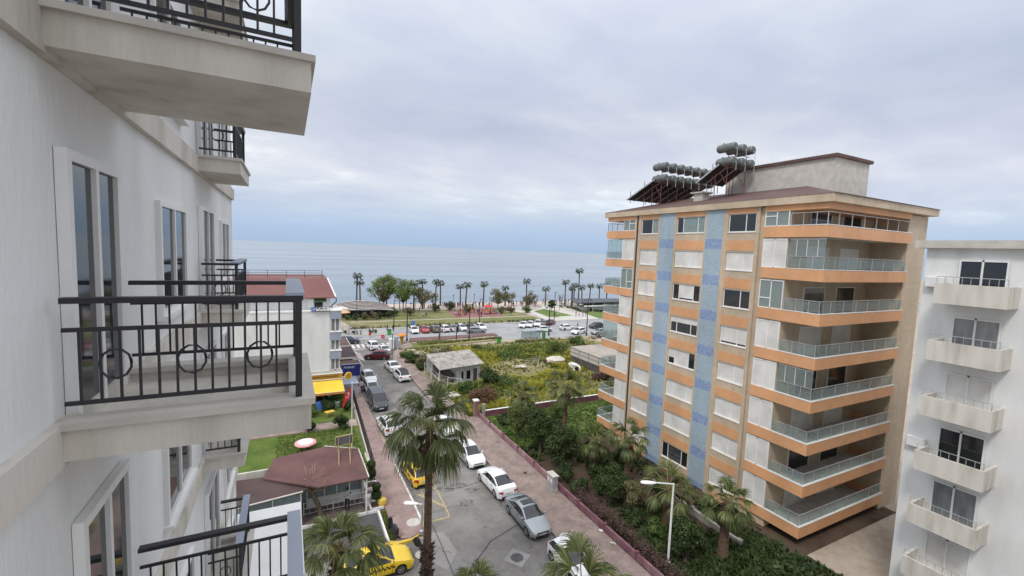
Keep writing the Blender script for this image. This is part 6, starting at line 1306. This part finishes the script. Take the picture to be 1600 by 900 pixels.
    if roof: weld(rfm).build('roof',blackgl,t,smooth=40)
    MB().box(-W*.42,W*.42,-L*.46,L*.46,.17,.42).build('underbody',blackgl,t)
    for w in wy:
        for s in (-1,1):
            xx=s*(W/2-.13); b=MB().lathe([(wr*.6,-.10),(wr*.93,-.11),(wr,-.07),(wr,.07),(wr*.93,.11),(wr*.6,.10)],c=(0,0,0),axis='X',n=20)
            wh=b.build('wheel',tyrem,t,smooth=40,loc=(xx,w,wr)); rm=MB().lathe([(wr*.62,-.02),(wr*.64,.105 ),(wr*.55,.10)],axis='X',n=18)
            for k in range(5):
                a=k*2*PI/5; M=Matrix.Rotation(a,4,'X'); rm.obox(M@Vector((.105,0,wr*.3)),(.03,wr*.16,wr*.6),M=M)
            rm.lathe([(wr*.13,.09),(wr*.1,.13)],axis='X',n=8); ro=rm.build('rim',rimm,wh)
            if s<0: ro.rotation_euler=(0,0,PI)
    bz=interp(K['belt'],.97); br=interp(K['belt'],.015)
    for s in (-1,1):
        M=Matrix.Rotation(s*R(-28),4,'Z')
        h=MB().obox((s*W*.345,L/2-.20,bz-.10),(.40,.16,.15),M=M@Matrix.Rotation(R(22),4,'X')); h.build('headlight',lampg,t)
        hz=br-.10 if kind!='van' else 1.0; tl=MB().obox((s*(W*.365),-L/2+.09,hz),(.34 if kind!='van' else .16,.16,.15 if kind in('sedan','wagon') else .26),M=Matrix.Rotation(s*R(24),4,'Z')); tl.build('tail_light',tailm,t)
        mi=MB().rbox(-.09,.09,-.06,.06,0,.13,.025).box(-.10 if s<0 else .07,-.07 if s<0 else .10,-.02,.02,.0,.05); mi.build('wing_mirror',pm if not black_trim else blackgl,t,loc=(s*(W/2+.03),L*(wb-.5)-.22,interp(K['belt'],wb)-.01))
        if detail>1:
            d=MB()
            for a in ((rw+rt)/2+.06,.47,wb-.04): 
                yy=L*(a-.5); d.box(s*W/2*1.0-.004,s*W/2*1.0+.004,yy-.008,yy+.008,.36,.86)
            for a in (.30,.52): d.box(s*W/2-.005 if s>0 else s*W/2-.02,s*W/2+.02 if s>0 else s*W/2+.005,L*(a-.5)-.08,L*(a-.5)+.08,.84,.87)
            d.box(s*W/2-.012,s*W/2+.012,-L*.24,L*.24,.22,.30); d.build('door_trim',blackgl,bo)
    MB().box(-.26,.26,L/2-.035,L/2+.012,.40,.51).build('number_plate',wmark,t); MB().box(-.26,.26,-L/2-.012,-L/2+.03,.56,.67).build('number_plate',wmark,t)
    MB().box(-W*.26,W*.26,L/2-.06,L/2+.006,.53,.60).box(-W*.30,W*.30,L/2-.06,L/2+.008,.28,.39).build('grille',blackgl,t); MB().box(-W*.33,W*.33,-L/2-.008,-L/2+.05,.28,.42).build('rear_bumper_trim',blackgl,t)
    if roofbars:
        for s in (-1,1): MB().tube([(s*W*.34,L*(rt-.5)+.1,H-.04),(s*W*.34,L*(rt-.5)+.2,H+.05),(s*W*.34,L*(ft-.5)-.2,H+.04),(s*W*.34,L*(ft-.5)-.05,H-.05)],.018,5).build('roof_bar',blackgl,t)
    if sunroof: MB().box(-W*.24,W*.24,L*(ft-.5)-.75,L*(ft-.5)-.2,H+.001,H+.022).build('sunroof',glassd,t)
    if taxi:
        s=MB().rbox(-.35,.35,-.12,.12,H+.01,H+.20,.04); rs=s.build('roof_sign',yaw,t)
        text_mesh('TAKSI',.17,.004,Matrix.Translation((0,-.125,H+.105))@FACE_NEG_Y,blackgl,'lettering',rs)
        text_mesh('TAKSI',.17,.004,Matrix.Translation((0,.125,H+.105))@Matrix.Rotation(PI,4,'Z')@FACE_NEG_Y,blackgl,'lettering',rs)
        c=MB()
        for s_ in (-1,1):
            for i in range(16):
                for j in range(2):
                    if (i+j)%2: yy=-1.05+i*.13; c.box(s_*W/2-.006 if s_>0 else s_*W/2-.008,s_*W/2+.008 if s_>0 else s_*W/2+.006,yy,yy+.13,.62+.09*j,.71+.09*j)
        c.build('checker_band',blackgl,bo)
    return t
COLS=dict(white=(.78,.79,.80),pearl=(.70,.71,.72),silver=(.34,.37,.39),graphite=(.05,.055,.062),black=(.012,.014,.018),red=(.42,.025,.02),maroon=(.11,.008,.012),yellow=(.82,.56,.015),olive=(.16,.16,.12),navy=(.03,.04,.07),taxi=(.80,.52,.03))
G1='cars parked along the right kerb'; G2='cars parked along the left kerb'; G3='cars in the parking row across the coast road'
car('mini','small white hatchback with black side windows, half hidden by palm leaves at the bottom',15.95,21.5,181,'white',group=G1,detail=2)
car('sedan','grey-green metallic saloon with a sunroof, parked facing us on the right',15.75,26.9,180,'silver',.6,group=G1,sunroof=True)
car('sedan','white saloon parked tail towards us just behind the grey saloon',15.65,32.2,2,'white',group=G1)
car('hatch','white car parked facing us, right of the hanging palm leaves',15.4,37.5,181,'white',group=G1)
car('hatch','white car mostly hidden behind the crown of the middle palm',15.5,44.9,180,'pearl',group=G1)
car('suv','white crossover with a black roof panel parked near the shed',15.3,65.5,3,'white',group=G1,roof=True,black_trim=True)
car('sedan','white saloon directly ahead of the black-roofed crossover',15.1,71.0,4,'white',group=G1)
car('suv','dark red crossover turning across the street in front of the crossing',14.1,78.6,70,'maroon',.3,name='moving_car')
car('suv','white crossover stopped at the zebra crossing',14.6,87.0,6,'white',name='moving_car')
car('sedan','white saloon tucked behind the dark red crossover',16.0,83.0,2,'pearl',name='moving_car')
car('van','dark grey people carrier parked facing us beside the footpath',9.95,55.2,182,'graphite',.5,group=G2,name='parked_van',cat='van')
car('hatch','white car directly behind the dark grey people carrier',10.2,60.6,181,'white',group=G2)
car('hatch','white hatchback facing us, farthest of the left kerb row',10.6,66.0,184,'white',group=G2)
car('suv','white crossover parked tail towards us on the left, above the palm',9.75,47.4,4,'white',group=G2)
car('hatch','yellow taxi parked tail towards us on the left, partly under the palm leaves',9.9,36.3,4,'taxi',name='taxi',cat='taxi',taxi=True)
car('sedan','bright yellow taxi saloon pulling out of the side drive at the bottom left',4.7,26.2,-90,'yellow',name='taxi',cat='taxi',taxi=True)
car('hatch','dark grey hatchback driving past the zebra crossing',11.0,92.9,-95,'navy',.3,name='moving_car')
car('hatch','small red car half hidden by the hotel corner',8.3,88.6,-85,'red',name='moving_car')
car('suv','white car half hidden by the hotel balconies, left of the crossing',9.0,84.6,-10,'white')
row=[('hatch','white','leftmost white car of the far parking row, beside the blue sign'),('hatch','red','bright red car of the far parking row'),('suv','olive','olive grey car right of the red one in the far row'),('suv','white','white crossover with dark rear window right of the olive car'),('sedan','silver','silver saloon parked in the middle of the far row'),('hatch','pearl','pale car right of the silver saloon in the far row'),('sedan','black','black car between pale car and lamp post in the far row'),('hatch','white','white car at the right end of the first far row')]
xs_=[26.2,28.7,31.0,33.5,35.8,38.1,40.4,43.1]
for (k,c,l),x in zip(row,xs_): car(k,l,x,100.6,178 if k!='suv' else 2,c,.5 if c in('silver','olive') else 0,group=G3,detail=1)
car('wagon','silver estate car driving along the coast road',40.2,93.6+3.0,-93,'silver',.5,name='moving_car',detail=1)
for i,(k,c,x,l,hd) in enumerate([('hatch','white',55.0,'white car, first of the angled group right of centre',140),('hatch','white',57.2,'white car, second of the angled group right of centre',140),('suv','pearl',59.9,'pale crossover, third of the angled group right of centre',145),('wagon','olive',62.6,'grey-brown estate at the right end of the angled group',-50),('hatch','maroon',64.8,'dark red car just behind the grey-brown estate',-50)]):
    car(k,l,x,[100.4,100.6,101.2,101.8,102.4][i],hd,c,group='angled parked cars on the coast road',detail=1)
car('hatch','white car seen through the glass bus shelter',57.4,93.6,-92,'white',name='moving_car',detail=1)
car('hatch','white hatchback driving alone right of the bus shelter',64.6,94.2,-88,'white',name='moving_car',detail=1)
car('suv','white crossover parked nose out beside the rubble heap',64.2,88.6,110,'white',detail=1)
car('suv','black crossover near the orange balconies',74.0,94.3,100,'black',detail=1,name='moving_car')
car('sedan','grey car behind the rubble heap, partly hidden',69.2,86.8,95,'silver',.5,detail=1)
# ---- scooters
def scooter(x,y,rz,c,label,group=None,wheelr=.22):
    t=thing('scooter',label,'scooter',(x,y,.1),R(rz),group)
    for yy in (-.55,.6):
        w=MB().lathe([(wheelr*.55,-.04),(wheelr,-.05),(wheelr,.05),(wheelr*.55,.04)],axis='X',n=14).build('wheel',tyrem,t,loc=(0,yy,wheelr)); MB().lathe([(wheelr*.5,-.045),(wheelr*.5,.045)],axis='X',n=10).build('rim',rimm,w)
    b=MB().rbox(-.14,.14,-.75,-.05,.35,.68,.06).rbox(-.13,.13,-.05,.35,.22,.3,.03).add([(-.18,.35,.25),(.18,.35,.25),(.16,.55,.85),(-.16,.55,.85),(-.10,.45,.25),(.10,.45,.25),(.10,.62,.85),(-.1,.62,.85)],[(0,1,2,3),(5,4,7,6),(1,5,6,2),(4,0,3,7),(3,2,6,7)]); b.build('body',c,t)
    MB().rbox(-.13,.13,-.78,-.02,.68,.78,.04).build('seat',blackgl,t); MB().tube([(0,.6,.25),(0,.52,.98)],.03,6).tube([(-.32,.42,1.0),(0,.52,.98),(.32,.42,1.0)],.018,5).build('handlebar',black,t); MB().lathe([(.02,.0),(.07,-.04),(.08,-.08)],c=(0,.68,.85),axis='Y',n=8).build('headlight',lampg,t)
for i,(x,y,rz,c,l) in enumerate([(12.6,101.6,80,blackgl,'black scooter at the left end of the island across the road'),(13.6,102.0,20,steel,'grey scooter with others on the island across the road'),(14.6,101.6,-20,bluegrey,'bluish grey scooter in the middle of the island across the road'),(16.6,101.8,10,blackgl,'black scooter standing apart at the right of the island'),(17.6,102.2,30,black,'rightmost dark scooter on the island'),(11.0,102.6,60,blackgl,'dark scooter nearest the hotel on the island')]): scooter(x,y,rz,c,l)
scooter(9.25,61.6,-15,bluep,'blue motor scooter standing on the forecourt by the person in white'); scooter(8.6,64.3,30,maroon_ if 0 else redp,'red scooter parked under the navy sign')
scooter(6.45,29.3,10,blackgl,'dark motorcycle on the grass verge by the yellow kerb',None,.27)
def bike_rack(x,y,l):
    t=thing('bicycle',l,'bicycle',(x,y,.12),R(35))
    for yy in (-.5,.5): t_=MB().lathe([(.31,-.012),(.33,-.012),(.33,.012),(.31,.012)],axis='X',n=20); w=t_.build('wheel',tyrem,t,loc=(0,yy,.33)); s=MB(); [s.tube([(0,0,0),(0,.31*math.cos(a),.31*math.sin(a))],.006,3) for a in [k*PI/5 for k in range(10)]]; s.build('rim',rimm,w)
    MB().tube([(0,-.5,.33),(0,-.1,.33),(0,.35,.75),(0,-.22,.75),(0,-.1,.33)],.016,5).tube([(0,-.5,.33),(0,-.22,.75),(0,-.25,.88)],.014,5).tube([(0,.5,.33),(0,.35,.75),(0,.33,.95)],.016,5).build('frame',steel,t); MB().rbox(-.07,.07,-.38,-.14,.88,.93,.02).build('saddle',blackgl,t); MB().tube([(-.25,.28,.97),(0,.33,.95),(.25,.28,.97)],.012,4).build('handlebar',black,t)
bike_rack(7.9,26.9,'bicycle lying against the trunk base of the middle palm')
# ---- people
def base_person(pose):
    """one continuous skinned figure, 1.75 m, facing -Y"""
    J={'pel':(0,0,.95),'sp':(0,.0,1.18),'ch':(0,0,1.38),'nk':(0,0,1.50),'hd':(0,-.015,1.60),'ht':(0,-.01,1.71)}
    Rr={'pel':.135,'sp':.12,'ch':.145,'nk':.055,'hd':.092,'ht':.07}
    for s,n in ((-1,'l'),(1,'r')):
        if pose=='walk': k=.22*s; J['hip'+n]=(.09*s,0,.9); J['kn'+n]=(.10*s,-k*.6-.03,.5); J['an'+n]=(.10*s,-k+.05,.09); J['to'+n]=(.11*s,-k-.12,.04)
        elif pose=='sit': J['hip'+n]=(.09*s,0,.9); J['kn'+n]=(.14*s,-.42,.92); J['an'+n]=(.13*s,-.46,.50); J['to'+n]=(.13*s,-.62,.46)
        else: J['hip'+n]=(.09*s,0,.9); J['kn'+n]=(.11*s,-.02,.5); J['an'+n]=(.12*s,0,.09); J['to'+n]=(.14*s,-.15,.04)
        Rr.update({'hip'+n:.095,'kn'+n:.062,'an'+n:.045,'to'+n:.04})
        J['sh'+n]=(.18*s,0,1.42); Rr['sh'+n]=.06
        if pose=='phone' and s>0: J['el'+n]=(.24,-.20,1.22); J['wr'+n]=(.12,-.40,1.38); J['ha'+n]=(.09,-.44,1.44)
        elif pose=='phone': J['el'+n]=(-.25,-.16,1.16); J['wr'+n]=(-.08,-.36,1.28); J['ha'+n]=(-.03,-.41,1.33)
        elif pose=='walk': J['el'+n]=(.24*s,.03+.06*s,1.15); J['wr'+n]=(.25*s,-.1+.16*s,.94); J['ha'+n]=(.25*s,-.12+.17*s,.86)
        else: J['el'+n]=(.25*s,.03,1.15); J['wr'+n]=(.26*s,-.05,.92); J['ha'+n]=(.26*s,-.07,.84)
        Rr.update({'el'+n:.042,'wr'+n:.03,'ha'+n:.036})
    E=[('pel','sp'),('sp','ch'),('ch','nk'),('nk','hd'),('hd','ht')]
    for n in 'lr': E+=[('pel','hip'+n),('hip'+n,'kn'+n),('kn'+n,'an'+n),('an'+n,'to'+n),('ch','sh'+n),('sh'+n,'el'+n),('el'+n,'wr'+n),('wr'+n,'ha'+n)]
    # fingers and thumb
    for n,s in (('l',-1),('r',1)):
        a=Vector(J['ha'+n]); w=Vector(J['wr'+n]); d=(a-w).normalized(); side=d.cross(Vector((s,0,.2))).normalized()
        for k in range(4):
            q=a+side*(.028*(k-1.5))+d*(.07-.008*abs(k-1.2)); J[f'f{k}'+n]=tuple(q+Vector((-s*.01,0,0))); Rr[f'f{k}'+n]=.009; E.append(('ha'+n,f'f{k}'+n))
        J['th'+n]=tuple(w.lerp(a,.6)+side*-.055+d*.02); Rr['th'+n]=.010; E.append(('wr'+n,'th'+n))
    ks=list(J); me=bpy.data.meshes.new('p'); me.from_pydata([J[k] for k in ks],[(ks.index(a),ks.index(b)) for a,b in E],[]); o=bpy.data.objects.new('p',me); COL.objects.link(o)
    sk=o.modifiers.new('s','SKIN'); ly=me.skin_vertices
    if not ly: 
        bpy.context.view_layer.objects.active=o
        me.attributes  # layer is made by the modifier
    if len(me.skin_vertices)==0:
        import bmesh
        bm=bmesh.new(); bm.from_mesh(me); bm.verts.layers.skin.verify(); bm.to_mesh(me); bm.free()
    for i,k in enumerate(ks):
        v=me.skin_vertices[0].data[i]; r_=Rr[k]; v.radius=(r_,r_*(.72 if k in('ch','sp','pel') else 1)); v.use_root=(k=='pel')
    sb=o.modifiers.new('u','SUBSURF'); sb.levels=1; sb.render_levels=1
    dg=bpy.context.evaluated_depsgraph_get(); out=bpy.data.meshes.new_from_object(o.evaluated_get(dg)); bpy.data.objects.remove(o); return out
POSE={}
CL={}
def cloth(n,c):
    if n not in CL: CL[n]=mat('cloth_'+n,c,6,.9)
    return CL[n]
def person(x,y,z,rz,pose,top,bot,hair,label,group=None,sc=1.0,detail=False,shoes=(.02,.02,.02),longhair=False):
    if pose not in POSE: POSE[pose]=base_person(pose)
    me=POSE[pose].copy(); me.materials.clear()
    for m in (skin,cloth(str(top),top),cloth(str(bot),bot),cloth(str(shoes),shoes)): me.materials.append(m)
    hipz=.97
    for p in me.polygons:
        c=p.center; i=0
        if pose=='sit': i=0 if c.z>1.5 else 1 if (c.z>1.02) else 2 if c.y>-.5 or c.z>.6 else 3
        elif c.z>1.49: i=0
        elif abs(c.x)>.19 and c.z<.98 or (pose=='phone' and c.y<-.33): i=0
        elif c.z>hipz: i=1
        elif abs(c.x)>.2 and c.z>.8: i=0
        elif c.z>.1: i=2
        else: i=3
        p.material_index=i; p.use_smooth=True
    o=bpy.data.objects.new('person',me); COL.objects.link(o); o.location=(x,y,z-(.44*sc if pose=='sit' else 0)); o.rotation_euler=(0,0,R(rz)); o.scale=(sc,)*3
    tag(o,label,'person',group)
    h=MB().lathe([(.02,-.0),(.085,.03),(.104,.09),(.1,.15),(.06,.20),(.01,.215)],c=(0,.015,1.565),n=12)
    if longhair: h.lathe([(.02,-.25),(.08,-.2),(.09,0),(.06,.1)],c=(0,.05,1.58),n=10)
    h.build('hair',cloth('hair'+str(hair),hair),o,smooth=60)
    if detail:
        f=MB()
        for s in (-1,1): f.lathe([(.001,-.012),(.014,0),(.001,.012)],c=(s*.034,-.103,1.625),axis='Y',n=8)
        f.build('eye',blackgl,o); MB().add([(-.012,-.10,1.60),(.012,-.10,1.60),(0,-.10,1.635),(0,-.132,1.60)],[(0,1,3),(1,2,3),(2,0,3)]).build('nose',skin,o); MB().box(-.025,.025,-.108,-.098,1.563,1.573).build('mouth',cloth('lip',(.3,.08,.07)),o)
        for s in (-1,1): MB().lathe([(.005,-.03),(.022,0),(.005,.03)],c=(s*.098,0,1.61),n=8).build('ear',skin,o)
    return o
person(3.95,33.55,.05,-20,'phone',(.52,.55,.53),(.02,.022,.03),(.03,.02,.015),'person in pale top and black trousers standing before the cafe, holding up a phone',detail=True)
tag(MB().rbox(-.035,.035,-.006,.006,0,.15,.005).build('phone',blackgl,loc=(4.13,33.16,1.50)),'dark phone held up by the standing person','phone')
person(8.9,61.0,.05,150,'walk',(.72,.72,.72),(.35,.02,.02),(.02,.015,.012),'person in a white top and red trousers on the forecourt beside the blue scooter',detail=True)
person(7.9,63.0,.05,40,'stand',(.25,.06,.09),(.03,.03,.04),(.02,.015,.012),'person in a wine red top under the round yellow sign')
rp=random.Random(77)
DK,RD,WT,BL=(.025,.025,.03),(.32,.04,.04),(.6,.6,.6),(.06,.1,.25)
cl={'d':(DK,'distant person in dark clothes among the strollers on the beach promenade'),'r':(RD,'distant person in a red top among the strollers on the beach promenade'),'w':(WT,'distant person in a white top among the strollers on the beach promenade'),'b':(BL,'distant person in a blue top among the strollers on the beach promenade')}
for px,c in zip([47.5,49.5,50.2,51.2,52.6,53.8,54.5,55.5,56.9,58.5,61.7,63.0,64.2,71.5,72.3,73.1,75.0,77.2,78.3,80.9,83.2,89.5,91,94.7,96,97.8,43.8,39.5,101,103],'drdbddrdwdbdwdddrwddrddwddbdrd'):
    t_,l=cl[c]; person(px,139.0+rp.uniform(-1.8,2.5)+max(0,px-60)*.06,0,rp.uniform(0,360),rp.choice(['walk','stand']),t_,rp.choice([DK,(.08,.1,.16),(.2,.18,.15)]),(.02,.015,.01),l,'people strolling on the beach promenade',rp.uniform(.93,1.08))
for i,(x,y,po,c,l) in enumerate([(34.8,123.5,'sit',WT,'person in white sitting on the park grass, left of the others'),(35.6,123.0,'sit',DK,'person in dark clothes sitting beside the one in white on the park grass'),(45.2,122.4,'sit',DK,'person in dark clothes sitting at the left of the picnic group'),(46.2,123.1,'sit',WT,'person in white sitting in the picnic group'),(47.2,122.3,'sit',RD,'person in red sitting in the picnic group'),(48.0,123.4,'stand',DK,'person in dark clothes standing at the right of the picnic group'),(44.6,123.6,'sit',(.5,.5,.52),'person in grey sitting behind the picnic group')]):
    person(x,y,0,rp.uniform(0,360),po,c,DK,(.02,.015,.01),l)
for i,(x,y,c,l) in enumerate([(52,123.5,BL,'child in blue standing in front of the red climbing frame'),(53.4,128,RD,'child in red behind the climbing frame'),(57.5,127,DK,'adult in dark clothes at the right of the playground'),(58.8,121.5,BL,'adult in navy near the right corner of the playground floor'),(50.6,130.2,DK,'adult in dark clothes at the back of the playground'),(51.3,119.6,DK,'adult in dark clothes at the near edge of the playground'),(56.2,129.5,WT,'adult in white at the back of the playground')]):
    person(x,y,0,rp.uniform(0,360),'stand',c,DK,(.02,.015,.01),l,None,.7 if 'child' in l else 1)
for i,(x,y,c,l) in enumerate([(72.6,112.6,DK,'adult in black walking on the white path next to the slim lamp'),(73.8,112.9,WT,'adult in white walking beside the one in black on the white path'),(80.8,113.2,RD,'adult in red, left of the four on the white path'),(81.7,112.8,WT,'adult in white, second of the four on the white path'),(83.0,112.6,BL,'adult in blue, third of the four on the white path'),(84.6,113.2,DK,'adult in dark clothes, right of the four on the white path'),(20.6,103.0,DK,'person in black standing beside the green bin'),(22.0,103.2,DK,'person in dark clothes waiting beside the slim kerb lamp'),(67.8,94.0,DK,'person in black crossing the coast road near the white hatchback'),(93.5,122.6,DK,'person in dark clothes at the counter of the beach pavilion')]):
    person(x,y,0.01,rp.uniform(0,360),rp.choice(['walk','stand']),c,DK,(.02,.015,.01),l)
for k in range(34):
    c=rp.choice('ddddrdwbd'); t_,l=cl[c]; px=rp.choice([rp.uniform(46,60),rp.uniform(60,80),rp.uniform(80,104)]); person(px,139.5+rp.uniform(-2,3.2)+max(0,px-60)*.06,0,rp.uniform(0,360),rp.choice(['walk','stand']),t_,rp.choice([DK,(.08,.1,.16),(.2,.18,.15)]),(.02,.015,.01),l,'people strolling on the beach promenade',rp.uniform(.95,1.1))
for k in range(14):
    c='dwdrdbdwddrdbd'[k]; t_={'d':DK,'w':WT,'r':RD,'b':BL}[c]; nmn={'d':'dark clothes','w':'white','r':'red','b':'blue'}[c]
    person(rp.uniform(44.5,59.5),rp.uniform(120.5,133.5),0,rp.uniform(0,360),rp.choice(['stand','walk']),t_,DK,(.02,.015,.01),'distant person in %s in the crowd on and around the red playground'%nmn,'crowd at the playground',rp.choice([.65,.7,1,1,1]))
for m in POSE.values(): bpy.data.meshes.remove(m)
# keep the root list clean
for o in S.objects:
    if o.parent is None and o.type in('MESH','EMPTY') and 'label' not in o and o.get('kind')!='structure': print('UNLABELLED',o.name)
for o in S.objects:
    if len(str(o.get('label','')).split())>16: print('LONG',len(o['label'].split()),o['label'])
